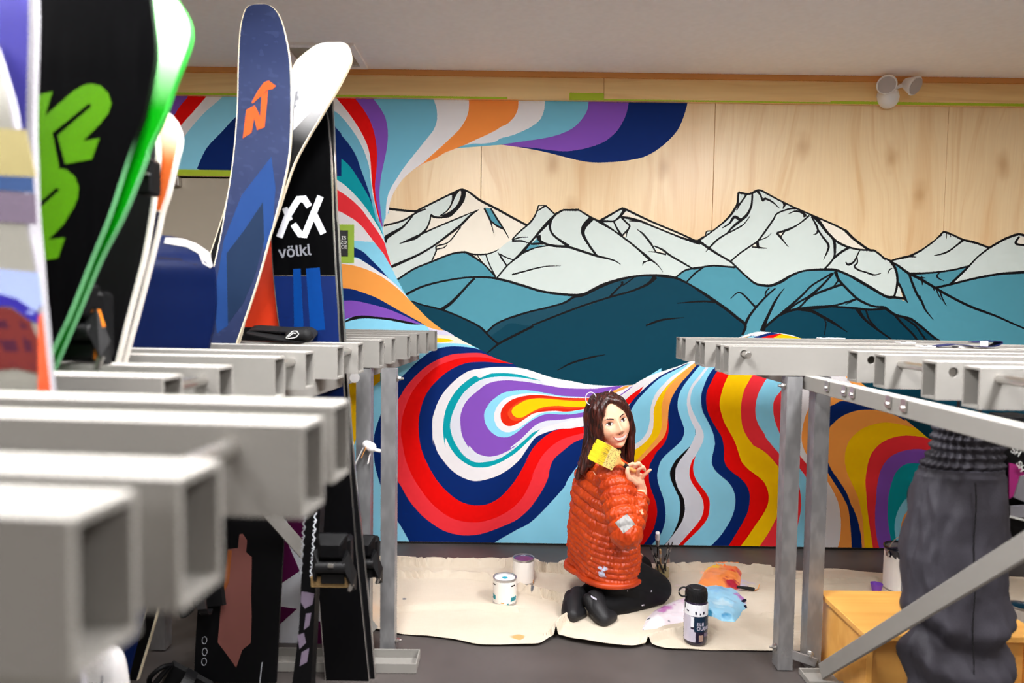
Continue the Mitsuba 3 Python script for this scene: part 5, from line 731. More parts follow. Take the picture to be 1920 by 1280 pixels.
# bindings, straps and other things among the skis
def snow_binding(key, c, fx, s=1.0, tilt=0.):
    """snowboard binding on a board facing -y: base plate, heel loop, highback, strap, buckle"""
    c = V(*c); ex = V(math.cos(tilt), 0, math.sin(tilt)) * fx; ez = V(-math.sin(tilt) * fx, 0, math.cos(tilt)); ey = V(0, -1, 0)
    P = lambda a, b, d: c + (ex * a + ez * b + ey * d) * s
    b = thing_part = key + '__binding' if key + '__binding' not in scene else None
    base = part(key, 'binding', cat(trimesh.convex.convex_hull(np.array([P(a, b_, d) for a, b_, d in [(-.085, -.05, .004), (.085, -.05, .004), (.085, .05, .004), (-.085, .05, .004), (-.075, -.045, .022), (.075, -.045, .022), (.075, .045, .022), (-.075, .045, .022)]]))), 'rubber')
    part(base, 'heel_loop', tube(curve([P(-.075, -.045, .02), P(-.10, -.04, .055), P(-.115, 0, .075), P(-.10, .04, .055), P(-.075, .045, .02)], 6), .009 * s), 'black', smooth=40)
    n = 12; A = np.linspace(-1.1, 1.1, n); sh = []
    for h, r, back in ((.03, .058, .06), (.08, .056, .075), (.13, .050, .095), (.165, .036, .105), (.185, .014, .11)):
        sh.append([P(-.055 - r * .75 * math.cos(a), r * math.sin(a), h) for a in A])
    G = np.array(sh); Gi = G + (P(0, 0, 0) - P(-.006, 0, 0)); F = grid_faces(*G.shape[:2]); N = G.shape[0] * n
    t = trimesh.Trimesh(np.vstack([G.reshape(-1, 3), Gi.reshape(-1, 3)]), np.vstack([F, F[:, ::-1] + N]), process=False); part(base, 'highback', t, 'black', smooth=40)
    part(base, 'ankle_strap', ribbon([P(.0, -.06, .02), P(.01, -.062, .07), P(.015, -.03, .105), P(.015, .03, .105), P(.01, .062, .07), P(.0, .06, .02)], ex, .042 * s, .006), 'rubber')
    part(base, 'buckle', trimesh.convex.convex_hull(np.array([P(a, b_, d) for a in (-.012, .036) for b_ in (-.016, .03) for d in (.106, .118)])), 'steel')
    return base
snow_binding(S_['redb'].key, (-0.954,2.165,0.2831), 1, .62, .12); snow_binding(S_['redb'].key, (-1.008,2.13,0.0225), 1, .85, -.5)
# round print row on the red and black board
for yy in (1197, 1217, 1234):
    c = V(*{1197:(-0.9676,0.1430),1217:(-0.9645,0.1080),1234:(-0.9648,0.0782)}[yy]); ring = LineString([(c[0] + .0075 * math.cos(a), c[1] + .011 * math.sin(a)) for a in np.linspace(0, 2 * math.pi, 20)]).buffer(.0009); S_['redb'].decal('round_print', ring, 'grey_print')
def ski_binding(key, c, sx=1.0):
    """alpine toe piece: angular housing, sprung cylinder, two toe wings, friction plate"""
    c = V(*c); B = lambda x0, x1, y0, y1, z0, z1, b=.006: bx(c[0] + x0, c[0] + x1, c[1] + y0, c[1] + y1, c[2] + z0, c[2] + z1, b)
    k = part(key, 'binding', cat(B(-.050, .048, -.045, .004, -.078, .055, .008), trimesh.convex.convex_hull(np.vstack([B(-.036, .030, -.072, -.04, .004, .05, .01).vertices, B(-.044, .040, -.05, -.03, -.012, .068, .01).vertices]))), 'black')
    part(k, 'spring_housing', cyl(c + V(-.045, -.058, -.022), c + V(.040, -.058, -.022), .017), 'rubber', smooth=40); part(k, 'spring_cap', cyl(c + V(-.006, -.074, -.012), c + V(.010, -.076, -.012), .007), 'steel')
    part(k, 'toe_wing', trimesh.convex.convex_hull(np.array([c + V(*p) for p in ((.030, -.04, .03), (.048, -.06, .022), (.030, -.07, -.01), (.068, -.05, -.04), (.060, -.072, -.07), (.050, -.045, -.098), (.066, -.045, -.092), (.036, -.045, -.04))])), 'rubber')
    part(k, 'toe_wing', trimesh.convex.convex_hull(np.array([c + V(*p) for p in ((-.036, -.04, .03), (-.052, -.06, .022), (-.036, -.07, -.01), (-.058, -.05, -.04), (-.050, -.066, -.06), (-.046, -.045, -.072))])), 'rubber')
    part(k, 'friction_plate', B(-.034, .034, -.052, -.03, -.075, -.045, .003), 'rubber'); part(k, 'brake_tip', tm(hull((c + V(.056, -.062, -.072), .007), (c + V(.050, -.060, -.086), .006))), 'steel', smooth=40)
    return k
kb = ski_binding(S_['chain'].key, (-0.497,1.97,0.5049)); c0 = V(*(-0.505,1.93,0.4314))
part(kb, 'ribbed_plate', cat(*[bx(c0[0] - .055, c0[0] + .058, c0[1] - .004 - i * .0012, c0[1], c0[2] - .014 + i * .0055, c0[2] - .0095 + i * .0055, .0008) for i in range(6)]), 'brass')
kb2 = ski_binding(S_['backski'].key, V(*(-0.4795,2.3,0.3756)) + V(-.012, .04, 0))
kb3 = ski_binding(S_['blk'].key, (-0.8392,1.38,1.183)); part(kb3, 'orange_lever', cat(prism(Polygon([(-0.8024,1.2006),(-0.7901,1.2029),(-0.7804,1.1703),(-0.7929,1.1537),(-0.8008,1.1761)]), .008, (0, 1.33, 0), (1, 0, 0), (0, 0, 1)), prism(Polygon([(-0.7985,1.1259),(-0.7913,1.1270),(-0.7916,1.1085),(-0.7998,1.1084)]), .008, (0, 1.33, 0), (1, 0, 0), (0, 0, 1))), 'orange_bit')
hb = V(*(-0.7305,1.415,1.481)); part(S_['blk'].key, 'heel_piece', cat(bx(hb[0] - .02, hb[0] + .014, hb[1] - .03, hb[1] + .01, hb[2] - .05, hb[2] + .022, .006), bar(hb + V(-.03, -.02, -.002), hb + V(.012, -.03, .018), .02, .006)), 'black')
part(S_['blk'].key, 'heel_lever', cat(bar(hb + V(-.032, -.035, .004), hb + V(.012, -.035, -.012), .012, .005), bar(hb + V(-.026, -.035, .026), hb + V(.012, -.035, .030), .012, .004)), 'steel')
ws = thing('ski_strap', 'black ski strap with a white leaf emblem lying before the ski with the white emblem', 'strap')
wx0, wx1 = -0.8342, -0.6333; wz = (-0.715,2.21,1.118)[2]
loop = [V(wx0, 2.20, wz + .010), V((wx0 + wx1) / 2 - .01, 2.192, wz - .006), V(wx1 - .05, 2.19, wz - .012), V(wx1 - .01, 2.20, wz - .012), V(wx1 + .004, 2.215, wz + .0), V(wx1 - .02, 2.222, wz + .017), V(wx1 - .08, 2.222, wz + .016), V(wx0 + .02, 2.222, wz + .0205), V(wx0, 2.212, wz + .0165), V(wx0 - .001, 2.20, wz + .010)]
part(ws, 'webbing', ribbon(loop, (0, .96, .28), .05, .004), 'black_web')
roll = V(*(-0.6631,2.185,1.12)); part(ws, 'roll', tm(hull((roll + V(-.035, 0, -.002), .017), (roll + V(.012, 0, 0), .022))), 'black_web', smooth=40)
part(ws, 'emblem', prism(unary_union([LineString([(-0.7055,1.1121),(-0.6855,1.1324),(-0.6721,1.1342),(-0.6655,1.1243),(-0.6738,1.1142),(-0.6905,1.1107),(-0.7021,1.1105)]).buffer(.0011), LineString([(-0.6971,1.1156),(-0.6821,1.1274),(-0.6755,1.1259)]).buffer(.0011)]), .001, (0, 2.161, 0), (1, 0, 0), (0, 0, 1)), 'print_white')
tie = thing('cable_tie_clip', 'white plastic clip with a dangling tail on the left rack leg', 'clip')
tc = V(*(-0.4854,2.34,0.7269)); part(tie, 'tail', bar(tc + V(-.045, 0, -.055), tc + V(-.008, 0, .02), .004, .016, up=(0, 1, 0)), 'white_plastic'); part(tie, 'tail', bar(tc + V(.0, 0, -.05), tc + V(.012, 0, .005), .004, .010, up=(0, 1, 0)), 'white_plastic')
part(tie, 'body', tm(hull((tc + V(-.004, -.005, .018), .014), (tc + V(.012, -.005, .008), .017))), 'white_plastic', smooth=40); part(tie, 'tab', cyl(tc + V(.02, -.005, 0), tc + V(.044, -.005, -.004), .006), 'white_plastic'); part(tie, 'print', bar(tc + V(-.018, -.018, -.025), tc + V(-.002, -.022, .012), .002, .013, up=(0, 1, 0)), 'edge_wood')
wbd = thing('ski_boot', 'white plastic boot cuff low at the left behind the nearest rail end', 'boot')
wc = V(*(-0.8947,1.5,0.3935)); part(wbd, 'cuff', blend([hull((wc + V(-.055, 0, .035), .03), (wc + V(.014, 0, .035), .03), (wc + V(-.06, .05, -.18), .05), (wc + V(.0, .03, -.18), .05)), hull((wc + V(-.06, .05, -.18), .05), (wc + V(-.03, .04, -.33), .055), (wc + V(-.04, -.07, -.345), .04))], .02, 6), 'white_plastic', smooth=60)
part(wbd, 'panel_line', cat(bar(wc + V(-.035, -.045, .0), wc + V(.020, -.045, .0), .003, .003), bar(wc + V(.020, -.045, .0), wc + V(.022, -.045, .02), .003, .003)), 'logo_grey'); 

# ------------------------------------------------------------------ wooden boxes
def step_box(label, x0, x1, y0, y1, h):
    k = thing('wooden_box', label, 'box'); part(k, 'top', bx(x0, x1, y0, y1, h - .019, h, .002), 'boxwood')
    part(k, 'side', bx(x0 + .015, x0 + .034, y0 + .02, y1 - .01, .001, h - .0195, .001), 'boxwood'); part(k, 'side', bx(x1 - .034, x1 - .015, y0 + .02, y1 - .01, .001, h - .0195, .001), 'boxwood')
    part(k, 'front', bx(x0 + .035, x1 - .035, y0 + .045, y0 + .062, .001, h - .0195, .001), 'boxwood'); part(k, 'back', bx(x0 + .035, x1 - .035, y1 - .03, y1 - .012, .001, h - .0195, .001), 'boxwood')
step_box('light wood step box on the floor under the right rack', 1.075, 1.62, 2.035, 2.365, .25); step_box('light wood step box half hidden behind the skis of the left rack', -1.10, -.533, 2.583, 2.75, .169)

# ------------------------------------------------------------------ drop cloth and the painter's things on it
far = curve([(-0.9113,3.286,0), (-0.6574,3.303,0), (-0.5033,3.309,0), (-0.3559,3.265,0), (-0.2177,3.298,0), (-0.0626,3.29,0), (0.0798,3.331,0), (0.1478,3.27,0), (0.1783,3.163,0), (0.2307,3.245,0), (0.285,3.289,0), (0.5268,3.27,0), (0.753,3.251,0), (0.951,3.232,0), (1.228,3.228,0), (1.365,3.194,0), (1.53,3.226,0), (1.734,3.181,0), (2.1,3.168,0), (2.69,3.133,0)], 30)
near = curve([(-0.7166,2.584,0), (-0.4934,2.534,0), (-0.4091,2.507,0), (-0.2979,2.486,0), (-0.1982,2.464,0), (-0.0995,2.427,0), (0.0153,2.427,0), (0.1111,2.433,0), (0.1758,2.487,0), (0.2475,2.457,0), (0.3405,2.428,0), (0.4443,2.42,0), (0.5056,2.441,0), (0.5681,2.419,0), (0.7388,2.416,0), (0.9284,2.414,0), (1.156,2.413,0), (1.613,2.414,0), (2.081,2.404,0)], 30)
nu, nv = 420, 70
far = np.stack([np.interp(np.linspace(0, 1, nu), np.linspace(0, 1, len(far)), far[:, k]) for k in range(3)], 1); near = np.stack([np.interp(np.linspace(0, 1, nu), np.linspace(0, 1, len(near)), near[:, k]) for k in range(3)], 1)
tt = np.linspace(0, 1, nv)[None, :, None]; G = far[:, None] * (1 - tt) + near[:, None] * tt
FOLDS = [([(-0.7791,3.167,0), (-0.2329,3.161,0), (0.0148,3.157,0), (0.2628,3.102,0)], .018, .020), ([(-0.5988,3.01,0), (-0.2231,3.035,0), (-0.0676,3.005,0)], .014, .018), ([(0.049,2.895,0), (0.1266,2.844,0), (0.2385,2.79,0)], .016, .018), ([(-0.4491,2.684,0), (-0.1991,2.726,0), (0.0151,2.699,0)], .008, .03), ([(0.7044,3.144,0), (0.932,3.165,0), (1.219,3.137,0)], .016, .018),
         ([(0.1758,2.487,0), (0.2011,2.568,0), (0.2535,2.636,0)], .016, .02), ([(0.5056,2.441,0), (0.6085,2.512,0), (0.7553,2.541,0)], .012, .02), ([(1.142,3.06,0), (1.345,3.031,0), (1.649,3.065,0)], .008, .025), ([(1.028,2.683,0), (1.178,2.642,0), (1.365,2.684,0)], .007, .03), ([(1.042,2.508,0), (1.218,2.547,0)], .006, .03)]
z = .0045 + .007 * meshkit.fbm(np.dstack([G[..., 0] * 4, G[..., 1] * 6, G[..., 0] * 0]), 4, 3) + .004 * meshkit.noise(np.dstack([G[..., 0] * 14, G[..., 1] * 22, G[..., 0] * 0]), 5)
for line, h, wdt in FOLDS:
    L = curve(line, 70)[:, :2] if len(line) > 2 else np.linspace(line[0], line[1], 120)[:, :2]; d = np.full(G.shape[:2], 9.); sgn = np.zeros(G.shape[:2])
    for p in L: 
        dd = np.hypot((G[..., 0] - p[0]), G[..., 1] - p[1]); sgn = np.where(dd < d, G[..., 1] - p[1], sgn); d = np.minimum(d, dd)
    sg = np.where(sgn < 0, d / (wdt * .28), d / wdt); z += h * 2.1 * np.exp(-sg ** 2) + h * .35 * np.exp(-(np.clip(sgn, 0, 1) / .06) ** 2) * (sgn > 0) * np.exp(-(d / .10) ** 2)
calm = V(*(0.3558,2.71,0)); z = np.where(np.hypot(G[..., 0] - calm[0], G[..., 1] - calm[1]) < .12, np.minimum(z, .012), z)
lift = np.exp(-((G[..., 0] - .30) / .22) ** 2) * .014; z += lift * np.clip((tt[..., 0] - .86) / .14, 0, 1); z *= np.clip(.25 + np.minimum(tt[..., 0], 1) * 12, 0, 1)
G[..., 2] = z; B = G.copy(); B[..., 2] -= .0025
Fc = grid_faces(nu, nv); rim = np.array(list(range(nv)) + [i * nv + nv - 1 for i in range(1, nu)] + [(nu - 1) * nv + j for j in range(nv - 2, -1, -1)] + [i * nv for i in range(nu - 2, 0, -1)]); q = np.roll(rim, -1); N = nu * nv
cl = trimesh.Trimesh(np.vstack([G.reshape(-1, 3), B.reshape(-1, 3)]), np.vstack([Fc[:, ::-1], Fc + N, np.stack([rim, rim + N, q + N], 1), np.stack([rim, q + N, q], 1)]), process=False)
solo('drop_cloth', cl, 'canvas', 'wrinkled cream canvas drop cloth spread along the foot of the mural', 'drop cloth', smooth=50)
TZ = .012   # what stands on the cloth stands on its crests

def arc_patch(c, r, a0, a1, z0, z1, t=.0008, n=14):
    a = np.radians(np.linspace(a0, a1, n)); v = []
    for rr_ in (r, r + t):
        for zz in (z0, z1): v += [[c[0] + rr_ * math.cos(x), c[1] + rr_ * math.sin(x), c[2] + zz] for x in a]
    v = np.array(v); f = []
    for i in range(n - 1): f += [[2 * n + i, 2 * n + i + 1, 3 * n + i + 1], [2 * n + i, 3 * n + i + 1, 3 * n + i], [i, n + i, n + i + 1], [i, n + i + 1, i + 1], [n + i, 3 * n + i, 3 * n + i + 1], [n + i, 3 * n + i + 1, n + i + 1], [i, i + 1, 2 * n + i + 1], [i, 2 * n + i + 1, 2 * n + i]]
    f += [[0, 2 * n, 3 * n], [0, 3 * n, n], [n - 1, 2 * n - 1, 4 * n - 1], [n - 1, 4 * n - 1, 3 * n - 1]]
    return trimesh.Trimesh(v, f, process=False)
mat('can_label', lin(236, 232, 226), .5); mat('can_metal', lin(190, 190, 194), .25, metallic=.9); mat('can_teal', lin(36, 128, 142), .5); mat('paint_wet', lin(70, 70, 112), .2, spec=.6); mat('white_wet', lin(238, 236, 236), .25); mat('teal_wet', lin(30, 150, 175), .25); mat('ink_drip', lin(8, 16, 34), .15, spec=.6); mat('drip_teal', lin(30, 70, 96), .2)
def paint_can(label, c, r, h, lid, wet):
    k = thing('paint_can', label, 'paint can'); c = V(*c)
    part(k, 'body', lathe([(0, 0), (r * .97, 0), (r, .002), (r, .005), (r * .975, .008), (r * .975, h - .008), (r, h - .005), (r, h - .001), (r * .96, h), (r * .90, h - .002), (r * .88, h - .010), (0, h - .010)], c), 'can_metal', smooth=35)
    part(k, 'label', lathe([(r * .976, .010), (r * .985, .011), (r * .985, h - .011), (r * .976, h - .010)], c), 'can_label', smooth=35)
    part(k, lid, lathe([(0, h - .006), (r * .86, h - .006), (r * .86, h - .009), (0, h - .010)], c), wet, smooth=35)
    return k, c
k, c = paint_can('small white paint can with teal marks and a white lid, left front of cloth', V(*(-0.0155,2.777,0)) + V(0, .0, TZ), .0485, .108, 'lid', 'white_wet')
for a0, a1, z0, z1, m in ((-165, -140, .024, .042, 'can_teal'), (-58, -20, .020, .036, 'can_teal'), (-160, -142, .082, .087, 'sign_black'), (-56, -34, .080, .085, 'sign_black'), (-108, -92, .014, .017, 'edge_wood'), (-78, -70, .006, .014, 'can_teal')): part(k, 'print', arc_patch(c, .0485 * .985, a0, a1, z0, z1), m)
part(k, 'paint_dab', lathe([(0, .1035), (.010, .1033), (.012, .102)], c), 'teal_wet')
k, c = paint_can('small white paint can open on slate blue paint, behind the teal marked can', V(*(0.0641,2.986,0)) + V(0, 0, TZ), .048, .112, 'paint', 'paint_wet')
part(k, 'drip', arc_patch(c, .0485 * .985, -28, -20, .004, .02), 'edge_wood')
gc = V(*(1.727,2.974,0)) + V(0, .0, .008); k = thing('paint_bucket', 'gallon paint can with dark blue drips and a wire handle behind the wood box', 'paint can'); r, h = .083, .185
part(k, 'body', lathe([(0, 0), (r * .98, 0), (r, .003), (r * .98, .008), (r * .98, h - .01), (r, h - .006), (r, h), (r * .93, h), (r * .90, h - .016), (0, h - .016)], gc), 'can_metal', smooth=35); part(k, 'label', lathe([(r * .981, .010), (r * .987, .011), (r * .987, h - .02), (r * .981, h - .019)], gc), 'can_label', smooth=35)
drip = []
for i in range(30):
    a0 = -170 + i * 5.4; dep = .028 + .045 * max(0, math.sin((i - 6) / 20 * math.pi)) + .006 * math.sin(i * 2.1); drip.append(arc_patch(gc, r * .99, a0, a0 + 5.6, h - dep, h - .002, .0014, 3))
part(k, 'drip', cat(*drip), 'ink_drip'); part(k, 'wet_rim', tube([gc + V(r * .97 * math.cos(a), r * .97 * math.sin(a), h + .001) for a in np.linspace(0, 2 * math.pi, 40, endpoint=False)], .0055, 8, True), 'ink_drip', smooth=40)
part(k, 'drip_streak', arc_patch(gc, r * .9905, -78, -35, h - .045, h - .032, .0016), 'can_label'); part(k, 'seam', arc_patch(gc, r * .987, -127, -124, .01, h - .07, .0012, 4), 'logo_grey')
part(k, 'wire_handle', tube([gc + V(-r * 1.02 * math.cos(a), -.02, h - .02 + .085 * math.sin(a)) for a in np.linspace(0, math.pi, 24)], .0022, 6), 'steel', smooth=40); part(k, 'handle_ear', cyl(gc + V(-r * .98, -.02, h - .02), gc + V(-r * 1.10, -.02, h - .02), .011), 'can_metal'); part(k, 'brush_rest', bar(gc + V(-r * 1.15, -.03, h + .006), gc + V(-.01, -.05, h + .016), .012, .008), 'ink_drip')
k, c = paint_can('white paint can with a pale teal lid at the right edge beyond the snow pants', V(*(1.997,2.639,0)) + V(.012, .02, TZ), .046, .07, 'lid', 'drip_teal'); part(k, 'band', arc_patch(c, .046 * .985, -170, -10, .006, .012), 'sign_black')
pc = V(*(1.594,2.947,0)); solo('paint_cup', lathe([(0, 0), (.017, 0), (.025, .036), (.0235, .036), (.016, .004), (0, .004)], pc + V(0, .0, .008)), 'paint_purple', 'tiny purple paint cup beside the gallon paint can', 'cup', smooth=40)

# bottle
mat('bottle_grey', lin(150, 146, 160), .2, spec=.6, spec_trans=0.); mat('sticker_white', lin(234, 236, 242), .35); mat('sticker_navy', lin(14, 40, 62), .35); mat('bottle_dark', lin(34, 26, 48), .2, spec=.6); mat('sticker_haze', lin(196, 190, 206), .35); mat('sticker_tan', lin(170, 140, 126), .4)
bc = V(*(0.6824,2.469,0)) + V(0, 0, TZ); bt = thing('water_bottle', 'wide mouth water bottle covered in stickers with a black loop cap, front of the cloth', 'water bottle'); r = .0425
part(bt, 'body', lathe([(0, 0), (r * .86, .0), (r * .97, .006), (r, .018), (r, .135), (r * .99, .146), (r * .9, .156), (r * .84, .160), (0, .160)], bc), 'bottle_dark', smooth=40)
part(bt, 'cap', lathe([(r * .80, .152), (r * .90, .153), (r * .91, .158), (r * .91, .186), (r * .86, .196), (r * .60, .199), (r * .55, .202), (0, .202)], bc), 'rubber', smooth=30)
part(bt, 'cap_rib', cat(*[bx(bc[0] + (r * .91) * math.cos(a) - .0012, bc[0] + (r * .91) * math.cos(a) + .0012, bc[1] + r * .91 * math.sin(a) - .0012, bc[1] + r * .91 * math.sin(a) + .0012, bc[2] + .160, bc[2] + .184, .0004) for a in np.linspace(0, 2 * math.pi, 36, endpoint=False)]), 'rubber')
lp = bc + V(-.043, -.01, .186); part(bt, 'strap_loop', cat(tube([lp + V(-.006 + .017 * math.cos(a), 0, .017 * math.sin(a)) for a in np.linspace(0, 2 * math.pi, 28, endpoint=False)], .0032, 8, True), bar(lp + V(.002, 0, -.014), bc + V(-.041, -.012, .13), .006, .003)), 'rubber', smooth=40)
for a0, a1, z0, z1, m, t in ((-176, -8, .108, .150, 'sticker_white', .0006), (-176, -128, .060, .107, 'sticker_haze', .0007), (-112, -12, .052, .107, 'sticker_navy', .0009), (-128, -113, .068, .106, 'sticker_white', .0010), (-176, -104, .014, .060, 'sticker_haze', .0006), (-88, -66, .018, .040, 'sticker_tan', .0011), (-60, -30, .034, .046, 'mauve_art', .0009), (-152, -140, .122, .127, 'ink_navy', .0012), (-108, -100, .116, .126, 'ink_navy', .0012), (-86, -80, .114, .121, 'ink_navy', .0012), (-70, -62, .116, .126, 'ink_navy', .0012)): part(bt, 'sticker', arc_patch(bc, r, a0, a1, z0, z1, t), m)
for wd, zz, hh in (('ELE', .075, .011), ('OUDO', .059, .012)):
    tx = meshkit.text_mesh(wd, hh, .0006, True); w = tx.vertices; a = np.radians(-100) + w[:, 0] / r; rad = r + .0012 + w[:, 2]
    part(bt, 'lettering', trimesh.Trimesh(np.stack([bc[0] + rad * np.cos(a), bc[1] + rad * np.sin(a), bc[2] + zz + w[:, 1]], 1), tx.faces, process=False), 'sticker_haze')

# crumpled plastic bags and wrapped brushes
from scipy.spatial import Delaunay
def pillow(poly, h, seed, crumple=.5, step=.008, z0=.008):
    P = Polygon([p[:2] for p in poly]).buffer(.012).buffer(-.012); x0, y0, x1, y1 = P.bounds; rng = np.random.RandomState(seed)
    gx, gy = np.meshgrid(np.arange(x0, x1, step), np.arange(y0, y1, step)); g = np.stack([gx.ravel(), gy.ravel()], 1) + rng.uniform(-.3, .3, (gx.size, 2)) * step
    from shapely import points, contains, distance
    g = g[contains(P.buffer(-step * .5), points(g))]; L = P.exterior; b = np.array([L.interpolate(d).coords[0] for d in np.arange(0, L.length, step)]); A = np.vstack([g, b]); D = np.array([distance(L, q) for q in points(A)])
    tri = Delaunay(A).simplices; cen = A[tri].mean(1); tri = tri[contains(P, points(cen))]
    n1 = meshkit.fbm(np.column_stack([A * 28, np.full(len(A), seed)]), 3, seed); n2 = np.abs(meshkit.fbm(np.column_stack([A * 60, np.full(len(A), seed)]), 2, seed + 9) - .5) * 2
    zt = z0 + .002 + h * (1 - np.exp(-D / (.35 * h + .012))) * (1 - crumple + crumple * (n1 * 1.2 + n2 * .6)); zb = np.full(len(A), z0); zb[len(g):] = zt[len(g):] - .0012
    v = np.vstack([np.column_stack([A, zt]), np.column_stack([A, zb])]); a, b_, c_ = tri.T; up = np.cross(A[b_] - A[a], A[c_] - A[a]) > 0; tri = np.where(up[:, None], tri, tri[:, ::-1]); N = len(A)
    r_ = np.arange(len(g), N); q_ = np.roll(r_, -1)
    return trimesh.Trimesh(v, np.vstack([tri, tri[:, ::-1] + N, np.stack([r_, q_, q_ + N], 1), np.stack([r_, q_ + N, r_ + N], 1)]), process=False)
def bag_fn(cols, ox, oy):
    def fn(p, n, uv):
        c = mi.Color3f(lin(*cols[0][2]))
        for sx, sy, col, rad in cols: c = mix(c, lin(*col), 1 - smoothstep(rad * .35, rad, dr.sqrt(dr.square(p.x - sx) + dr.square(p.y - sy)) + (noise(p.x * 55, p.y * 55, 1.) - .5) * rad * .8))
        return c
    return fn
def fxy(p): return p[0], p[1]
mat('orange_bag', mikit.proc(bag_fn([(*fxy((0.9482,3.053,0)), (255, 150, 80), .2), (*fxy((0.9446,3.165,0)), (255, 196, 20), .05), (*fxy((1.025,3.13,0)), (250, 120, 60), .05), (*fxy((1.056,3.106,0)), (220, 50, 50), .045), (*fxy((0.9845,2.972,0)), (180, 30, 60), .05)], 0, 0)), .25, spec=.6)
mat('blue_bag', mikit.proc(bag_fn([(*fxy((0.8651,2.775,0)), (150, 206, 236), .2), (*fxy((0.8768,2.89,0)), (134, 190, 232), .06), (*fxy((0.9747,2.829,0)), (176, 120, 190), .04), (*fxy((0.7961,2.685,0)), (30, 120, 160), .02), (*fxy((0.8556,2.659,0)), (60, 140, 190), .02), (*fxy((0.8685,2.75,0)), (190, 226, 244), .05)], 0, 0)), .22, spec=.6)
mat('pink_bag', mikit.proc(bag_fn([(*fxy((0.6346,2.718,0)), (232, 220, 228), .2), (*fxy((0.6152,2.728,0)), (190, 120, 180), .06), (*fxy((0.7286,2.796,0)), (214, 178, 206), .06), (*fxy((0.56,2.614,0)), (240, 240, 244), .06), (*fxy((0.5071,2.551,0)), (40, 60, 90), .012), (*fxy((0.5449,2.631,0)), (50, 60, 90), .012), (*fxy((0.62,2.616,0)), (40, 50, 80), .010)], 0, 0)), .2, spec=.7)
k = thing('wrapped_brush', 'brush wrapped in a yellow and orange stained plastic bag with a dark handle', 'paint brush')
part(k, 'bag', pillow([(0.8379,3.007,0), (0.912,3.164,0), (0.9606,3.239,0), (1.108,3.231,0), (1.072,3.131,0), (1.001,2.95,0), (0.9625,2.931,0), (0.8968,2.935,0)], .034, 3, .45), 'orange_bag', smooth=60)
part(k, 'handle', tm(hull((V(*(0.9861,2.922,0.03)), .006), (V(*(1.05,2.921,0.022)), .0075))) , 'rubber', smooth=40); part(k, 'cord', tube([(1.046,2.921,0.022), (1.061,2.925,0.016), (1.078,2.941,0.014), (1.089,2.954,0.03)], .0022, 6), 'edge_wood')
k = thing('wrapped_brush', 'brush wrapped in a pale blue plastic bag behind the water bottle', 'paint brush')
part(k, 'bag', pillow([(0.8185,2.943,0), (0.8998,2.969,0), (0.9793,2.926,0), (0.9918,2.841,0), (0.9646,2.753,0), (0.8805,2.633,0), (0.8289,2.64,0), (0.8104,2.676,0), (0.7706,2.685,0), (0.7423,2.722,0)], .030, 8, .5), 'blue_bag', smooth=60)
part(k, 'handle', cat(tm(hull((V(*(0.9499,2.783,0.02)), .006), (V(*(0.9785,2.81,0.02)), .006))), tm(hull((V(*(0.9456,2.756,0.014)), .005), (V(*(0.9648,2.762,0.014)), .006)))), 'ink_navy', smooth=40)
solo('plastic_sheet', pillow([(0.503,2.551,0), (0.5401,2.65,0), (0.583,2.717,0), (0.6813,2.81,0), (0.743,2.853,0), (0.7668,2.833,0), (0.7237,2.651,0), (0.6739,2.617,0), (0.6077,2.598,0), (0.5594,2.561,0)], .022, 12, .6), 'pink_bag', 'crumpled clear plastic sheet smeared pink and white beside the knee', 'plastic sheet', smooth=60)

# jar of brushes behind the knee
mat('wood_handle', lin(196, 158, 110), .5); mat('bristle_dark', lin(40, 34, 32), .8)
jc = V(*(0.6954,3.068,0)) + V(0, .02, .006); k = thing('brush_jar', 'glass jar behind the knee that holds a bunch of used brushes', 'jar')
scene['mat_jar_glass'] = {'type': 'thindielectric'}
part(k, 'wall', lathe([(.034, .0), (.034, .085), (.030, .095), (.030, .10)], jc), 'jar_glass', smooth=40); part(k, 'water', lathe([(0, .001), (.032, .001), (.032, .04), (0, .04)], jc), 'sand_art', smooth=40)
BR = [(1233, 998, 'wide white-tipped brush leaning upright in the jar', 'sticker_white', .010, .004), (1219, 1022, 'thin brush leaning left in the jar', 'bristle_dark', .003, .0022), (1238, 1030, 'pale wooden brush handle in the middle of the jar', 'wood_handle', .005, .005), (1254, 1018, 'thin dark brush leaning right in the jar', 'bristle_dark', .0035, .0025), (1261, 1016, 'thinnest brush leaning furthest right in the jar', 'bristle_dark', .0025, .0018), (1228, 1038, 'short dark brush in the jar', 'rubber', .006, .005), (1247, 1044, 'short stained brush at the right rim of the jar', 'rubber', .005, .0045)]
for i, (px_, py_, lab, m, rt, rh) in enumerate(BR):
    b = thing('jar_brush', lab, 'paint brush', 'brushes in the jar'); top = V(*([(np.float64(0.6361), np.float64(2.93), np.float64(0.2598)), (np.float64(0.6054), np.float64(2.93), np.float64(0.2035)), (np.float64(0.6494), np.float64(2.93), np.float64(0.1855)), (np.float64(0.6853), np.float64(2.93), np.float64(0.2139)), (np.float64(0.7012), np.float64(2.93), np.float64(0.2188)), (np.float64(0.6269), np.float64(2.93), np.float64(0.1665)), (np.float64(0.6708), np.float64(2.93), np.float64(0.1531))][i])); bot = jc + V((i - 3) * .006, (-1) ** i * .008, .008); d = (top - bot) / np.linalg.norm(top - bot); L = np.linalg.norm(top - bot)
    part(b, 'handle', cyl(bot, bot + d * (L * .72), rh, rh * .8, 10), 'wood_handle' if i in (2,) else 'rubber', smooth=40); part(b, 'ferrule', cyl(bot + d * (L * .70), bot + d * (L * .86), max(rh, rt * .7), rt, 10), 'can_metal', smooth=40); part(b, 'bristles', cyl(bot + d * (L * .85), top, rt, rt * .9, 10), m, smooth=40)

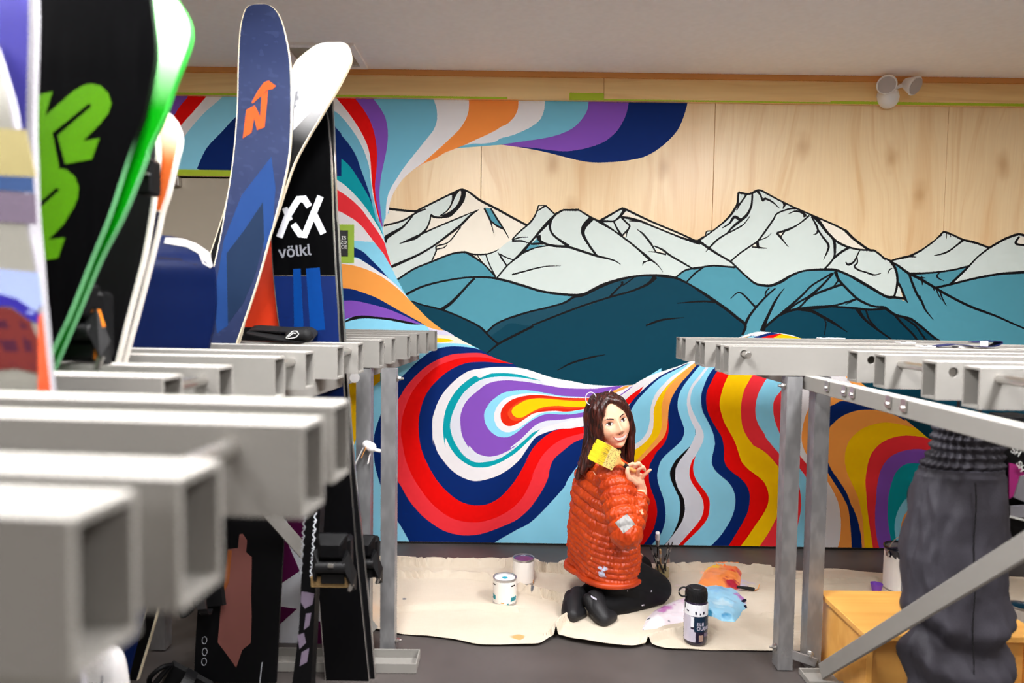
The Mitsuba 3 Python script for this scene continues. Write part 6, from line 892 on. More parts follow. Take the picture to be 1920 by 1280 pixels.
# ------------------------------------------------------------------ snow pants and the coat hanging from the right rack
def cloth_tube(st, n=72, seed=1, wr=None, cap=True):
    """st: (z, cx, cy, half width, half depth); wr(z, angle) -> radial displacement"""
    st = np.array(st, float); zs = np.linspace(st[0, 0], st[-1, 0], 110); o = np.argsort(st[:, 0]); I = lambda k: np.interp(zs, st[o, 0], st[o, k]); cx, cy, hw, hd = (I(k) for k in (1, 2, 3, 4)); a = np.arange(n) * 2 * np.pi / n; v = []
    for i, z_ in enumerate(zs):
        ca, sa = np.cos(a), np.sin(a); ex = np.sign(ca) * abs(ca) ** .8; ey = np.sign(sa) * abs(sa) ** .8; w = wr(z_, a) if wr else 0
        v.append(np.stack([cx[i] + ex * (hw[i] + w), cy[i] + ey * (hd[i] + w), np.full(n, z_)], 1))
    v = np.vstack(v); f = []
    for i in range(len(zs) - 1):
        j = np.arange(n); A, B, C_, D = i * n + j, i * n + (j + 1) % n, (i + 1) * n + (j + 1) % n, (i + 1) * n + j; f.append(np.stack([A, B, C_], 1)); f.append(np.stack([A, C_, D], 1))
    m = len(v); v = np.vstack([v, [[cx[0], cy[0], zs[0]], [cx[-1], cy[-1], zs[-1]]]]); j = np.arange(n); b = (len(zs) - 1) * n; f += [np.stack([np.full(n, m), (j + 1) % n, j], 1), np.stack([np.full(n, m + 1), b + j, b + (j + 1) % n], 1)]
    t = trimesh.Trimesh(v, np.vstack(f), process=False); t.fix_normals(); return t
PY = 1.90
def pw(px0, px1, py): 
    a, b = V(*PT(px0, py)), V(*PT(px1, py)); return (a[2] + b[2]) / 2, (a[0] + b[0]) / 2, PY, (b[0] - a[0]) / 2
def folds(z_, a):
    A = np.stack([np.cos(a) * 1.2 + 5, np.sin(a) * 1.2, np.full_like(a, z_ * 3.2)], -1); w = (meshkit.fbm(A * V(2.4, 2.4, 2.6), 3, 4) - .5) * .030 + (np.abs(meshkit.fbm(A * V(4.5, 4.5, 1.6), 2, 8) - .5)) * .034
    for zc_, s_ in ((.38, .012), (.315, -.022), (.25, .014), (.17, -.012)): w = w + s_ * np.exp(-((z_ - zc_ - .03 * np.sin(a * 2 + 1)) / .030) ** 2)
    g = np.exp(-((z_ - .835) / .05) ** 2); return w * (.45 + .55 * (z_ < .78)) + g * .006 * np.sin(a * 26) 
hp = thing('snow_pants', 'dark grey snow pants hanging from the right rack before the wood box', 'pants')
cols = [(np.float64(0.9124), np.float64(1.2625), np.float64(0.0806)), (np.float64(0.8905), np.float64(1.2606), np.float64(0.085)), (np.float64(0.8542), np.float64(1.2617), np.float64(0.0887)), (np.float64(0.8367), np.float64(1.261), np.float64(0.0902)), (np.float64(0.8162), np.float64(1.2541), np.float64(0.0982)), (np.float64(0.7927), np.float64(1.2494), np.float64(0.1055)), (np.float64(0.7591), np.float64(1.2481), np.float64(0.1099)), (np.float64(0.6783), np.float64(1.2447), np.float64(0.1188)), (np.float64(0.6046), np.float64(1.2409), np.float64(0.1263)), (np.float64(0.5454), np.float64(1.2372), np.float64(0.1345)), (np.float64(0.4861), np.float64(1.2421), np.float64(0.134)), (np.float64(0.4118), np.float64(1.2493), np.float64(0.1321)), (np.float64(0.37), np.float64(1.252), np.float64(0.1315)), (np.float64(0.3146), np.float64(1.2502), np.float64(0.1361)), (np.float64(0.2471), np.float64(1.2563), np.float64(0.1349)), (np.float64(0.1718), np.float64(1.2628), np.float64(0.1322)), (np.float64(0.1265), np.float64(1.2664), np.float64(0.1221))]
part(hp, 'leg', cloth_tube([(z_, x_, PY, hw_, .055 + .02 * (z_ < .75)) for z_, x_, hw_ in cols if z_ < .80], wr=folds), 'fabric', smooth=60)
top_ = [(z_, x_, PY, hw_, .05) for z_, x_, hw_ in cols if z_ > .755]
part(hp, 'gathered_waist', cloth_tube(top_, n=144, wr=lambda z_, a: .0055 * np.sin(a * 24 + 2 * np.sin(z_ * 60)) * np.clip((z_ - .77) / .03, 0, 1) + .004 * np.sin(z_ * 260)), 'fabric', smooth=60)
seamx = [(np.float64(1.234), np.float64(1.82), np.float64(0.7692)), (np.float64(1.2353), np.float64(1.82), np.float64(0.7333)), (np.float64(1.2366), np.float64(1.82), np.float64(0.6974)), (np.float64(1.2379), np.float64(1.82), np.float64(0.6614)), (np.float64(1.2392), np.float64(1.82), np.float64(0.6254)), (np.float64(1.2405), np.float64(1.82), np.float64(0.5893)), (np.float64(1.2418), np.float64(1.82), np.float64(0.5531)), (np.float64(1.2431), np.float64(1.82), np.float64(0.5168)), (np.float64(1.2444), np.float64(1.82), np.float64(0.4805)), (np.float64(1.2457), np.float64(1.82), np.float64(0.4441)), (np.float64(1.247), np.float64(1.82), np.float64(0.4076)), (np.float64(1.2483), np.float64(1.82), np.float64(0.3711)), (np.float64(1.2496), np.float64(1.82), np.float64(0.3345)), (np.float64(1.251), np.float64(1.82), np.float64(0.2978)), (np.float64(1.2523), np.float64(1.82), np.float64(0.261)), (np.float64(1.2536), np.float64(1.82), np.float64(0.2241))]; part(hp, 'side_seam', tube([V(p[0], PY - .082 - .004 * math.sin(i), p[2]) for i, p in enumerate(seamx)] , .0016, 5), 'rubber')
part(hp, 'hang_loop', cat(bar(V(cols[0][1] - .03, PY, cols[0][0] - .02), V(cols[0][1] - .03, PY, RAIL_TOP - .09), .012, .003), bar(V(cols[0][1] + .03, PY, cols[0][0] - .02), V(cols[0][1] + .03, PY, RAIL_TOP - .09), .012, .003)), 'rubber')
part(hp, 'pink_ring', tube([V(*(1.242,1.86,0.1972)) + V(.012 * math.cos(a), -.10, .014 * math.sin(a)) for a in np.linspace(0, 2 * math.pi, 20, endpoint=False)], .003, 6, True), 'pink_art')
cj = thing('winter_coat', 'black winter coat with magenta and grey panels and white print at the right edge', 'coat')
cx0 = (1.415,1.86,0.7687)[0]; zt, zm, zl = (1.36,1.86,0.8672)[2], (1.367,1.86,0.7241)[2], (1.373,1.86,0.6065)[2]
part(cj, 'body', cloth_tube([(zt + .06, cx0 + .04, 2.0, .05, .04), (zt, cx0 + .03, 2.0, .075, .05), (zl, cx0 + .05, 2.0, .09, .055), (zl - .03, cx0 + .05, 2.0, .085, .05)], wr=lambda z_, a: .006 * np.sin(a * 5 + z_ * 30)), 'black', smooth=60)
part(cj, 'magenta_panel', prism(Polygon([(1.4033,0.7994),(1.4321,0.7937),(1.4485,0.7667),(1.4332,0.7133),(1.4084,0.6977)]), .004, (0, 1.935, 0), (1, 0, 0), (0, 0, 1)), 'magenta'); part(cj, 'grey_panel', prism(Polygon([(1.4336,0.7634),(1.5050,0.7765),(1.5087,0.7067),(1.4570,0.6877),(1.4187,0.7024)]), .004, (0, 1.931, 0), (1, 0, 0), (0, 0, 1)), 'grey_cloth'); part(cj, 'grey_panel', prism(Polygon([(1.4094,0.6779),(1.5098,0.6854),(1.5121,0.6427),(1.4110,0.6474)]), .004, (0, 1.931, 0), (1, 0, 0), (0, 0, 1)), 'grey_cloth')
zp0, zp1 = V(*(1.405,1.922,0.6498)), V(*(1.507,1.922,0.6269)); part(cj, 'zipper', cat(*[bx(*(lambda p: (p[0] - .0015, p[0] + .0015, p[1] - .002, p[1] + .002, p[2] - .003, p[2] + .003))(zp0 + (zp1 - zp0) * t), b=.0005) for t in np.linspace(0, 1, 26)]), 'print_white')
for i, (wd, px_, py_) in enumerate((('SH', 1893, 846), ('SH', 1903, 876))):
    tx = meshkit.text_mesh(wd, .016, .001, True); w = tx.vertices; o = V(*(1.398,1.925,0.8336)) if i == 0 else V(*(1.416,1.925,0.8007)); an = -.5 if i == 0 else -1.0
    part(cj, 'lettering', trimesh.Trimesh(np.stack([o[0] + w[:, 0] * math.cos(an) - w[:, 1] * math.sin(an), o[1] - w[:, 2], o[2] + w[:, 0] * math.sin(an) + w[:, 1] * math.cos(an)], 1), tx.faces, process=False), 'print_white')

# ------------------------------------------------------------------ the painter, kneeling, looking back over her right shoulder
pr = thing('person', 'kneeling woman in an orange quilted jacket and black leggings holding a yellow brush', 'person')
Fd = V(.90, .44, 0); Fd /= np.linalg.norm(Fd); Rd = V(Fd[1], -Fd[0], 0)       # where the body faces; her right-hand side (towards the photographer)
def slab(c, a, r): c = V(*c); return [(c + Rd * (a - r), r), (c - Rd * (a - r), r)]
hem, waist, chest, shld = (0.3885,2.8,0.121), (0.3784,2.8,0.2947), (0.3802,2.79,0.4635), (0.3784,2.79,0.5514)
neck = V(*(0.3728,2.79,0.6105)); Rsh, Rel, Rwr = V(*(0.3987,2.65,0.5751)), V(*(0.4296,2.5,0.3951)), V(*(0.5064,2.635,0.5222)); Lsh, Lel, Lwr = V(*(0.3544,2.93,0.5011)), V(*(0.4608,3.03,0.2554)), V(*(0.5055,2.97,0.1456))
pel = V(*(0.3812,2.8,0.1566)); Rhip, Lhip = pel + Rd * .08, pel - Rd * .08; Rkn, Lkn = V(*(0.6077,2.8,0.0413)), V(*(0.5739,3.02,-0.0066)); Ran, Lan = V(*(0.3508,2.675,0.037)), V(*(0.2796,2.765,0.0227))
Rkn[2] = max(Rkn[2], .068); Lkn[2] = max(Lkn[2], .068)
# head: modelled in its own axes (x to picture right, y out of the face, z up), then set on the neck
H0 = V(*(0.3971,2.77,0.7648)); hf = V(.25, -.96, .06); hf /= np.linalg.norm(hf); hu = V(-.27, 0, .96); hu -= hf * (hu @ hf); hu /= np.linalg.norm(hu); hr = np.cross(hu, hf) * -1
if hr[0] < 0: hr = -hr
HS = .98
def head_xyz(P): P = np.asarray(P, float) * HS; return H0 + P[..., :1] * hr + P[..., 1:2] * hf + P[..., 2:] * hu
ico = trimesh.creation.icosphere(5); d = ico.vertices; a_, b_, c_ = d[:, 0], d[:, 1], d[:, 2]
sst = lambda a, b, x: (lambda t: t * t * (3 - 2 * t))(np.clip((x - a) / (b - a), 0, 1))
jaw = sst(0, 1, -c_); hx = .070 * a_ * (1 - .33 * jaw) * (1 + .04 * sst(0, .6, c_)); hz = .110 * c_; hy = np.where(b_ > 0, .086 * abs(b_) ** (.80 - .42 * sst(0, .5, -c_)) * (1 - .08 * jaw), .098 * b_ * (1 - .35 * jaw))
fr_ = sst(.05, .4, b_); g2 = lambda x, z_, cx, cz, sx_, sz_: np.exp(-((x - cx) / sx_) ** 2 - ((z_ - cz) / sz_) ** 2); ax = abs(hx)
hy = np.where(b_ > 0, hy, hy); hy += fr_ * (.022 * g2(hx, hz, 0, -.030, .0125, .015) + .012 * g2(hx, hz, 0, -.008, .008, .024) + .006 * g2(ax, hz, .0125, -.035, .007, .008) - .010 * g2(ax, hz, .031, .004, .017, .011) + .004 * g2(ax, hz, .03, .024, .022, .009)
             + .008 * g2(ax, hz, .038, -.030, .020, .020) + .005 * g2(hx, hz, 0, -.062, .026, .013) + .008 * g2(hx, hz, 0, -.100, .020, .013) - .004 * g2(hx, hz, 0, -.082, .02, .006) - .004 * g2(ax, hz, .034, -.052, .006, .014))
hv = np.stack([hx, hy, hz], 1); face_i = (b_ > .05); FI = LinearNDInterpolator(hv[face_i][:, [0, 2]], hv[face_i][:, 1]); FN = NearestNDInterpolator(hv[face_i][:, [0, 2]], hv[face_i][:, 1])
def face_y(x, z_): y = FI(np.stack([x, z_], -1)); return np.where(np.isnan(y), FN(np.stack([x, z_], -1)), y)
head_m = man(trimesh.Trimesh(head_xyz(hv), ico.faces))
def face_decal(parent, name, poly, m, off=.0006, t=.0016, flat=None):
    poly = Polygon(poly).buffer(0); x0, z0, x1, z1 = poly.bounds; st = .004; cells = []
    for i in range(int((x1 - x0) / st) + 1):
        for j in range(int((z1 - z0) / st) + 1):
            c = poly.intersection(sbox(x0 + i * st, z0 + j * st, x0 + i * st + st, z0 + j * st + st)); cells += [q for q in getattr(c, 'geoms', [c]) if q.geom_type == 'Polygon' and q.area > 1e-9]
    mm = cat(*[trimesh.creation.extrude_polygon(q, 1., engine='earcut') for q in cells]); w = mm.vertices; y = face_y(w[:, 0], w[:, 1]) + off - t + w[:, 2] * t
    return part(parent, name, trimesh.Trimesh(head_xyz(np.stack([w[:, 0], y, w[:, 1]], 1)), mm.faces, process=False), m, smooth=30)
# hand: palm and five separate fingers closed on the brush handle
hw = Rwr; 
HANDJ = dict(palm=[(0.4917,2.615,0.5603), (0.464,2.6,0.5883), (0.4983,2.62,0.5777)],
 index=[(0.4527,2.595,0.6016), (0.4433,2.578,0.6278), (0.459,2.566,0.6389), (0.4723,2.572,0.6276)], middle=[(0.4644,2.592,0.6004), (0.4624,2.573,0.6293), (0.4801,2.562,0.6421), (0.4922,2.572,0.6279)], ring=[(0.4816,2.597,0.5913), (0.4812,2.576,0.6167), (0.4971,2.566,0.6273), (0.5054,2.576,0.613)],
 little=[(0.5,2.607,0.5748), (0.5085,2.59,0.5934), (0.5183,2.58,0.6061), (0.5259,2.574,0.6148)], thumb=[(0.4727,2.6,0.5598), (0.4476,2.574,0.5823), (0.4378,2.566,0.6063), (0.4394,2.566,0.6225)])
fr_r = dict(index=(.0088, .0080, .0074, .0062), middle=(.0090, .0082, .0075, .0062), ring=(.0086, .0077, .0070, .0060), little=(.0078, .0068, .0062, .0054), thumb=(.0115, .0100, .0088, .0072))
wr_ = [hull((Rwr + V(0, .004, -.055), .024), (Rwr, .0205)), hull((Rwr, .0205), (HANDJ['palm'][0], .020)), hull((HANDJ['palm'][0], .0185), (HANDJ['palm'][1], .0135), (HANDJ['palm'][2], .0135)), hull((HANDJ['palm'][0], .017), (HANDJ['thumb'][0], .012))]
for fn_ in ('index', 'middle', 'ring', 'little', 'thumb'): wr_ += chain(*list(zip(HANDJ[fn_], fr_r[fn_])))
hand = blend(wr_, .0032, 5)
core = chain((V(*hem) + V(0, 0, .03), .09), (V(*waist), .085), (V(*chest), .09), (V(*shld), .06), (neck, .046), (H0 - hu * .05 - hf * .01, .044)) + chain((V(*shld), .06), (Rsh, .05), (Rel, .042), (Rwr, .024)) + chain((V(*shld), .06), (Lsh, .05), (Lel, .042), (Lwr, .026), (Lwr + Fd * .08 - V(0, 0, .02), .02)) + chain((pel, .09), (Rhip, .075), (Rkn, .052), (Ran, .034)) + chain((pel, .09), (Lhip, .075), (Lkn, .052), (Lan, .034))
body_m = man(blend(core, .02, 8)) + head_m + man(hand)
part(pr, 'body', tm(body_m), 'skin', smooth=60)
# face
for sgn, nm in ((-1, 'eye'), (1, 'eye')):
    ex_ = .031 * sgn; almond = [(ex_ - .0145, .0035), (ex_ - .008, .0085), (ex_, .0102), (ex_ + .008, .0085), (ex_ + .0145, .0045), (ex_ + .008, -.0005), (ex_, -.0020), (ex_ - .008, -.0008)]
    ek = face_decal(pr, 'eye', almond, 'eye_white', .0008); ir = [(ex_ + .001 + .0058 * math.cos(t), .0042 + .0058 * math.sin(t)) for t in np.linspace(0, 2 * math.pi, 20)]
    face_decal(ek, 'iris', Polygon(ir).intersection(Polygon(almond)).exterior.coords, 'iris', .0014)
    up_ = [(ex_ - .0165, .0030), (ex_ - .009, .0098), (ex_, .0120), (ex_ + .009, .0098), (ex_ + .0165, .0045), (ex_ + .009, .0078), (ex_, .0092), (ex_ - .009, .0078)]; face_decal(ek, 'lashes', up_, 'brow', .0020)
    lo_ = [(ex_ - .0145, .0030), (ex_ - .008, -.0018), (ex_, -.0032), (ex_ + .008, -.0016), (ex_ + .0145, .0040), (ex_ + .008, -.0004), (ex_, -.0018), (ex_ - .008, -.0006)]; face_decal(ek, 'lower_lashes', lo_, 'brow', .0014)
    br = [(sgn * .013, .0215), (sgn * .024, .0268), (sgn * .036, .0285), (sgn * .050, .0220), (sgn * .038, .0255), (sgn * .024, .0225), (sgn * .013, .0170)]; face_decal(pr, 'eyebrow', br, 'brow', .0012)
    face_decal(pr, 'nostril', [(sgn * .0075 + .0036 * math.cos(t), -.0430 + .0020 * math.sin(t)) for t in np.linspace(0, 2 * math.pi, 12)], 'brow', .0005)
lips = [(-.0320, -.0480), (-.018, -.0555), (-.006, -.0560), (0, -.0572), (.006, -.0560), (.018, -.0555), (.0320, -.0480), (.024, -.0640), (.014, -.0745), (0, -.0785), (-.014, -.0745), (-.024, -.0640)]
face_decal(pr, 'lips', lips, 'lip', .0012)
teeth = [(-.0290, -.0505), (-.017, -.0570), (0, -.0600), (.017, -.0570), (.0290, -.0505), (.023, -.0625), (.013, -.0705), (0, -.0730), (-.013, -.0705), (-.023, -.0625)]
face_decal(pr, 'teeth', teeth, 'teeth', .0020)
# jacket
def torso_sph(): return [m3.Manifold.hull_points(np.vstack([np.asarray(c) + _S * r for c, r in slab(*A) + slab(*B)])) for A, B in zip(LV[:-1], LV[1:])]
HX = V(*hem)[0]
LV = [(V(HX, 2.80, .10), .180, .118), (V(HX, 2.80, .21), .178, .118), (waist, .165, .112), ((0.3803,2.795,0.3849), .158, .106), (chest, .155, .100), (shld, .138, .076), ((0.3732,2.79,0.593), .085, .058)]
tor = torso_sph() + [hull((V(*(0.3732,2.79,0.593)), .058), (V(*(0.3701,2.79,0.6367)), .050))]
armR = chain((Rsh, .072), ((Rsh + Rel) / 2, .068), (Rel, .060), (Rel + (Rwr - Rel) * .45, .052), (Rel + (Rwr - Rel) * .74, .040)); armL = chain((Lsh, .070), (Lel, .058), (Lwr, .045))
jk = blend(tor + armR + armL, .010, 7)
jm = man(jk).trim_by_plane([0, 0, 1], .132).refine_to_length(.0048); jk = tm(jm); jk = trimesh.Trimesh(jk.vertices, jk.faces, process=True)
v = jk.vertices.copy(); n = jk.vertex_normals
def seg(p, a, b): t = np.clip(((p - a) @ (b - a)) / ((b - a) @ (b - a)), 0, 1); return t, np.linalg.norm(p - a - t[:, None] * (b - a), axis=1)
t1, d1 = seg(v, Rsh, Rel); t2, d2 = seg(v, Rel, Rwr); axm = (V(*hem) + V(*shld)) / 2
dt = np.hypot((v - axm) @ Fd / .110, (v - axm) @ Rd / .165)
da = np.minimum(d1 / .070, d2 / .052); arm_w = sst(.10, -.10, da - np.maximum(dt, .9))
s_arm = np.where(d1 / .07 < d2 / .052, t1 * np.linalg.norm(Rel - Rsh), np.linalg.norm(Rel - Rsh) + t2 * np.linalg.norm(Rwr - Rel))
is_arm = arm_w > .5; low = sst(.42, .34, v[:, 2])
wob = meshkit.fbm(v * 7, 2, 2) - .5; fine = np.abs(meshkit.fbm(v * V(70, 70, 26), 2, 6) - .5)
zt_ = v[:, 2] + .03 * ((v - axm) @ Rd) / .17; ph_t = np.where(zt_ > .36, (zt_ - .36) / .043, (zt_ - .36) / .024); ph = np.where(is_arm, s_arm / .038, ph_t) + wob * .30
quilt = np.abs(np.sin(np.pi * ph)) ** .6
amp = np.where(is_arm, .0105, .0115 - .0052 * low)
seam_arm = np.exp(-((arm_w - .5) / .22) ** 2) * (v[:, 2] < .62)
jk.vertices = v + n * ((quilt - .72) * amp + wob * .010 + (fine - .12) * .020 - seam_arm * .006)[:, None]
jkey = part(pr, 'jacket', jk, 'jacket', label='orange quilted down jacket with dried paint smears', smooth=60)
ctr = Rel + (Rwr - Rel) * .78; ad = (Rwr - Rel) / np.linalg.norm(Rwr - Rel); s1 = np.cross(ad, V(0, 0, 1)); s1 /= np.linalg.norm(s1); s2 = np.cross(ad, s1)
part(jkey, 'cuff', tube([ctr + (s1 * math.cos(t) + s2 * math.sin(t)) * .036 for t in np.linspace(0, 2 * math.pi, 30, endpoint=False)], .009, 8, True), 'jacket', smooth=50)
hr_ = []
for t in np.linspace(0, 2 * math.pi, 72, endpoint=False):
    dd = Fd * math.cos(t) + Rd * math.sin(t); pts_ = jk.vertices[np.abs(jk.vertices[:, 2] - .145) < .012] - V(HX, 2.80, 0); hr_.append(V(HX, 2.80, .143) + dd * (np.max(pts_[:, :2] @ dd[:2] * (np.abs(pts_[:, 0] * dd[1] - pts_[:, 1] * dd[0]) < .03)) - .006))
part(jkey, 'hem_band', tube(hr_, .0125, 10, True), 'jacket', smooth=60)
def skin_patch(mesh, c, ex, ey, w, h, off, rot=0.):
    c, ex, ey = V(*c), V(*ex), V(*ey); ez = np.cross(ex, ey); ex, ey = ex * math.cos(rot) + ey * math.sin(rot), -ex * math.sin(rot) + ey * math.cos(rot)
    m = mesh.copy(); keep = (m.face_normals @ ez > .1) & (np.linalg.norm(m.triangles_center - c, axis=1) < max(w, h) * 1.6); m = m.submesh([np.where(keep)[0]], append=True)
    for pn, o in ((ex, c - ex * w / 2), (-ex, c + ex * w / 2), (ey, c - ey * h / 2), (-ey, c + ey * h / 2)): m = m.slice_plane(o, pn)
    m.vertices = m.vertices + m.vertex_normals * off; return m
cam = V(0, 0, EYE)
pc_ = V(*(0.4084,2.46,0.4491)); vw = (cam - pc_) / np.linalg.norm(cam - pc_); e1 = np.cross(V(0, 0, 1), vw); e1 /= np.linalg.norm(e1); e2 = np.cross(vw, e1)
def nearest_on(mesh, px_c, vw_):
    tri = mesh.triangles_center; rel = tri - px_c; along = rel @ vw_; perp = np.linalg.norm(rel - along[:, None] * vw_, axis=1); i = np.where(perp < .012)[0]; return tri[i[np.argmax(along[i])]]
try:
    part(jkey, 'elbow_patch', skin_patch(jk, nearest_on(jk, pc_, vw), e1, e2, .054, .047, .0012, math.radians(40)), 'patch', smooth=50)
except Exception as ex_: print('patch', ex_)
# leggings and boots
leg = chain((pel, .092), (Rhip, .084), ((Rhip + Rkn) / 2, .085), (Rkn, .066)) + chain((Rkn, .062), ((Rkn + Ran) / 2, .058), (Ran, .042)) + chain((pel, .092), (Lhip, .084), ((Lhip + Lkn) / 2, .085), (Lkn, .066)) + chain((Lkn, .062), ((Lkn + Lan) / 2, .056), (Lan, .042)) + [hull((Rhip, .086), (Lhip, .086), (pel + V(0, 0, .06), .086))]
lg = blend(leg, .012, 10); v = lg.vertices; lg.vertices = v + lg.vertex_normals * ((meshkit.fbm(v * 16, 3, 5) - .5) * .008)[:, None]; lv = lg.vertices; lv[:, 2] = np.maximum(lv[:, 2], .007); lg.vertices = lv
lk = part(pr, 'leggings', lg, 'leggings', label='black leggings flecked with paint', smooth=60)
for (px_, py_, w_, h_) in ((1188, 1101, .011, .010), (1209, 1138, .011, .005), (1226, 1107, .005, .005), (1177, 1113, .003, .004)):
    c0_ = V(*{(1188, 1101): (np.float64(0.4817), np.float64(2.62), np.float64(0.1452)), (1209, 1138): (np.float64(0.5266), np.float64(2.62), np.float64(0.0682)), (1226, 1107): (np.float64(0.56), np.float64(2.62), np.float64(0.1337)), (1177, 1113): (np.float64(0.4596), np.float64(2.62), np.float64(0.1197))}[(px_, py_)]); vv = (cam - c0_) / np.linalg.norm(cam - c0_); e1_ = np.cross(V(0, 0, 1), vv); e1_ /= np.linalg.norm(e1_)
    try: part(lk, 'paint_fleck', skin_patch(lg, nearest_on(lg, c0_, vv), e1_, np.cross(vv, e1_), w_, h_, .0012, .3), 'sticker_haze', smooth=50)
    except Exception as ex_: print('fleck', ex_)
def boot(heel, ball, ankle, tilt):
    heel, ball = V(*heel), V(*ball); ball[2] = max(ball[2], .034); ad_ = ball - heel; sd = Rd
    m = blend([hull((heel + Fd * .012, .033), (heel + ad_ * .5 + sd * .008, .036), (heel + ad_ * .5 - sd * .008, .036)), hull((heel + ad_ * .5 + sd * .008, .036), (heel + ad_ * .5 - sd * .008, .036), (ball + sd * .014, .030), (ball - sd * .014, .030)), hull((ball + sd * .014, .030), (ball - sd * .014, .030), (ball + Fd * .05 + V(0, 0, -.006), .022)), hull((heel + Fd * .02, .034), (V(*ankle) + V(0, 0, .01), .040))], .008, 5)
    w = m.vertices; w[:, 2] = np.maximum(w[:, 2], .007); m.vertices = w; bk = part(pr, 'boot', m, 'boot', smooth=50)
    so = blend([hull((heel - Fd * .014, .026), (heel + ad_ * .5 - Fd * .014, .027), (ball - Fd * .010 + sd * .012, .024), (ball - Fd * .010 - sd * .012, .024))], .01, 2); w = so.vertices; w[:, 2] = np.maximum(w[:, 2], .0065); so.vertices = w; part(bk, 'sole', so, 'rubber', smooth=40)
    return bk, m
b1, bm1 = boot((0.3272,2.66,0.0818), (0.3591,2.605,0.0139), Ran, 0); b2, bm2 = boot((0.2618,2.72,0.0681), (0.2429,2.635,0.011), Lan, 0)
hs = V(*(0.3094,2.6,0.1177)); vv = (cam - hs) / np.linalg.norm(cam - hs); e1_ = np.cross(V(0, 0, 1), vv); e1_ /= np.linalg.norm(e1_)
try: part(b1, 'heel_strip', skin_patch(bm1, nearest_on(bm1, hs, vv), e1_, np.cross(vv, e1_), .040, .006, .0035, -.5), 'sticker_haze', smooth=50)
except Exception as ex_: print('strip', ex_)
# hair: long locks parted left of the middle, combed by a fine groove along their length
def hp_(x, y, z_): return head_xyz(V(x, y, z_))
cap = []
for th_ in np.linspace(0, 2 * math.pi, 14, endpoint=False):
    for zc_, rr_, yo in ((.088, .035, -.008), (.055, .055, -.012), (.010, .060, -.018), (-.04, .056, -.028)):
        x_, y_ = math.cos(th_) * rr_, math.sin(th_) * rr_ * 1.12 + yo
        if math.sin(th_) > .25 and zc_ < .08: continue
        cap.append((hp_(x_, y_, zc_), .026))
hm_ = [m3.Manifold.hull_points(np.vstack([c + _S * r for c, r in cap if True]))]
open_ = [hp_(.004 + .058 * math.cos(t) * 1.0, yy, -.026 + .098 * math.sin(t)) for t in np.linspace(0, 2 * math.pi, 30, endpoint=False) for yy in (.035, .2)]
capm = hm_[0] - m3.Manifold.hull_points(np.array(open_))
part_z = .070
L_ = lambda *q: chain(*[(hp_(*p[:3]), p[3]) if len(p) == 4 else p for p in q])
locks = [capm]
locks += L_((-.012, .052, .100, .016), (-.046, .066, .070, .017), (-.066, .056, .030, .018), (-.072, .040, -.020, .019), (-.076, .030, -.070, .020), (V(*(0.3213,2.735,0.6004)), .020))
locks += L_((-.012, .030, .104, .02), (-.058, .035, .070, .024), (-.076, .010, .010, .026), (-.080, -.005, -.060, .027), (V(*(0.3063,2.755,0.6086)), .024), (V(*(0.2885,2.74,0.5644)), .014))
locks += L_((-.02, -.03, .09, .03), (-.060, -.03, .04, .034), (-.074, -.04, -.04, .034), (V(*(0.3173,2.8,0.6251)), .030), (V(*(0.2875,2.775,0.5734)), .018), (V(*(0.2722,2.765,0.5342)), .010))
locks += L_((0, -.06, .06, .04), (0, -.07, -.02, .045), (V(*(0.3688,2.83,0.6304)), .038), (V(*(0.3383,2.84,0.5611)), .022))
locks += L_((-.008, .054, .101, .014), (.030, .068, .078, .015), (.058, .058, .040, .016), (.068, .046, -.010, .015), (.074, .036, -.055, .014), (V(*(0.4809,2.755,0.6478)), .014), (V(*(0.4844,2.755,0.5895)), .010))
locks += L_((-.004, .03, .106, .02), (.052, .03, .072, .022), (.074, .015, .010, .021), (.080, .0, -.050, .020), (V(*(0.4777,2.785,0.6305)), .018), (V(*(0.4826,2.78,0.5706)), .010))
locks += L_((.05, .0, -.06, .022), (V(*(0.4507,2.79,0.6159)), .022), (V(*(0.4506,2.77,0.5768)), .014))
locks += L_((.02, -.01, -.10, .03), (V(*(0.4182,2.79,0.6155)), .026), (V(*(0.4216,2.78,0.5915)), .02))
hrm = blend(locks, .0065, 5); v = hrm.vertices; q = (v - H0) @ np.stack([hr, hf, hu]).T; ang = np.arctan2(q[:, 0], q[:, 1] + .02)
g_ = meshkit.fbm(np.stack([ang * 16, q[:, 2] * 7, np.zeros(len(q))], 1), 3, 11) - .5; hrm.vertices = v + hrm.vertex_normals * (g_ * .011)[:, None]
part(pr, 'hair', hrm, 'hair', label='long straight auburn hair', smooth=60)
gl = thing('eyeglasses', 'thin-rimmed round clear glasses pushed up on the head of the woman', 'glasses')
g0 = V(*(0.3191,2.76,0.8556)); part(gl, 'rim', tube([g0 + V(.0215 * math.cos(t), .008 * math.sin(t), .0245 * math.sin(t)) for t in np.linspace(0, 2 * math.pi, 32, endpoint=False)], .0022, 6, True), 'sticker_haze', smooth=40)
scene['mat_clear_lens'] = {'type': 'thindielectric'}
part(gl, 'lens', trimesh.convex.convex_hull(np.array([g0 + V(.0205 * math.cos(t), .008 * math.sin(t) + dy, .0235 * math.sin(t)) for t in np.linspace(0, 2 * math.pi, 32, endpoint=False) for dy in (-.0004, .0004)])), 'clear_lens'); part(gl, 'temple', tube(curve([g0 + V(.018, .004, -.008), g0 + V(.045, -.01, -.015), hp_(.03, .03, .13)], 6), .0018, 6), 'sticker_haze')
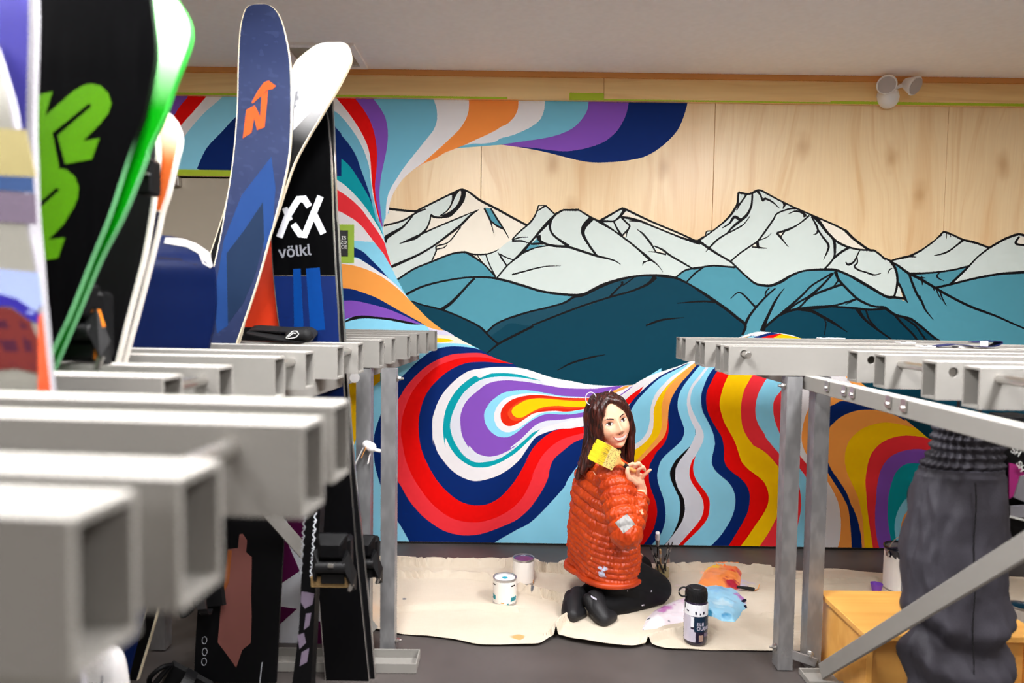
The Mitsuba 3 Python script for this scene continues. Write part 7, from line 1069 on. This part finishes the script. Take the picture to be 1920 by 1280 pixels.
# the brush in her hand
bw = thing('paint_brush', 'wide yellow stained paint brush held over the shoulder of the woman', 'paint brush')
def b_fn(p, n, uv):
    dx = p.x - BX0[0]; dz = p.z - BX0[2]; s_ = dx * BDX + dz * BDZ; q_ = dx * (-BDZ) + dz * BDX; st_ = noise(q_ * 700, s_ * 30, 2.)
    c = mix(lin(232, 178, 6), lin(250, 206, 30), st_); return mix(c, lin(120, 104, 40), smoothstep(.036, .058, s_ + st_ * .018) * smoothstep(.2, .8, st_) * .9)
B0, B1 = V(*(0.3078,2.578,0.6906)), V(*(0.3632,2.57,0.6649)); bd = (B1 - B0) / np.linalg.norm(B1 - B0); bn = V(0, -1, 0); bs = np.cross(bd, bn); bs /= np.linalg.norm(bs); BX0, BDX, BDZ = B0, float(bd[0]), float(bd[2])
mat('bristle', mikit.proc(b_fn), .6)
def f_fn(p, n, uv): return mix(lin(222, 184, 104), lin(96, 84, 50), smoothstep(.5, .8, noise(p.x * 420, p.z * 420, 3.)) * .8)
mat('ferrule', mikit.proc(f_fn), .5)
BWD = .078
def slabp(s0, s1, w0, w1, t): return trimesh.convex.convex_hull(np.array([B0 + bd * s + bs * w * sg + bn * tt_ for s, w in ((s0, w0), (s1, w1)) for sg in (-.5, .5) for tt_ in (-t / 2, t / 2)]))
rngb = np.random.RandomState(3); tuf = []
for i in range(26):
    o = (i / 25 - .5) * BWD; tuf.append(trimesh.convex.convex_hull(np.array([B0 + bd * s + bs * (o + e) + bn * t_ for s in (-.004 + .006 * rngb.rand(), .062) for e in (-.0019, .0019) for t_ in (-.006, .006)])))
part(bw, 'bristles', cat(*tuf), 'bristle'); part(bw, 'ferrule', slabp(.058, .098, BWD + .002, BWD - .002, .017), 'ferrule')
for s_ in (.064, .092): part(bw, 'ferrule_rib', slabp(s_, s_ + .0025, BWD + .004, BWD + .004, .0185), 'ferrule')
hA, hB = B0 + bd * .096, V(*(0.4468,2.574,0.6207)); part(bw, 'handle', blend([hull((hA - bs * .022, .007), (hA + bs * .022, .007), (hA + bd * .014, .009)), hull((hA + bd * .014, .009), (hA + (hB - hA) * .55, .0075)), hull((hA + (hB - hA) * .55, .0075), (hB, .0075), (hB + (hB - hA) * .35, .009))], .005, 3), 'edge_wood', smooth=50)
part(bw, 'handle_paint', tm(hull((hA + (hB - hA) * .62, .0086), (hA + (hB - hA) * .92, .0084))), 'rubber', smooth=40)
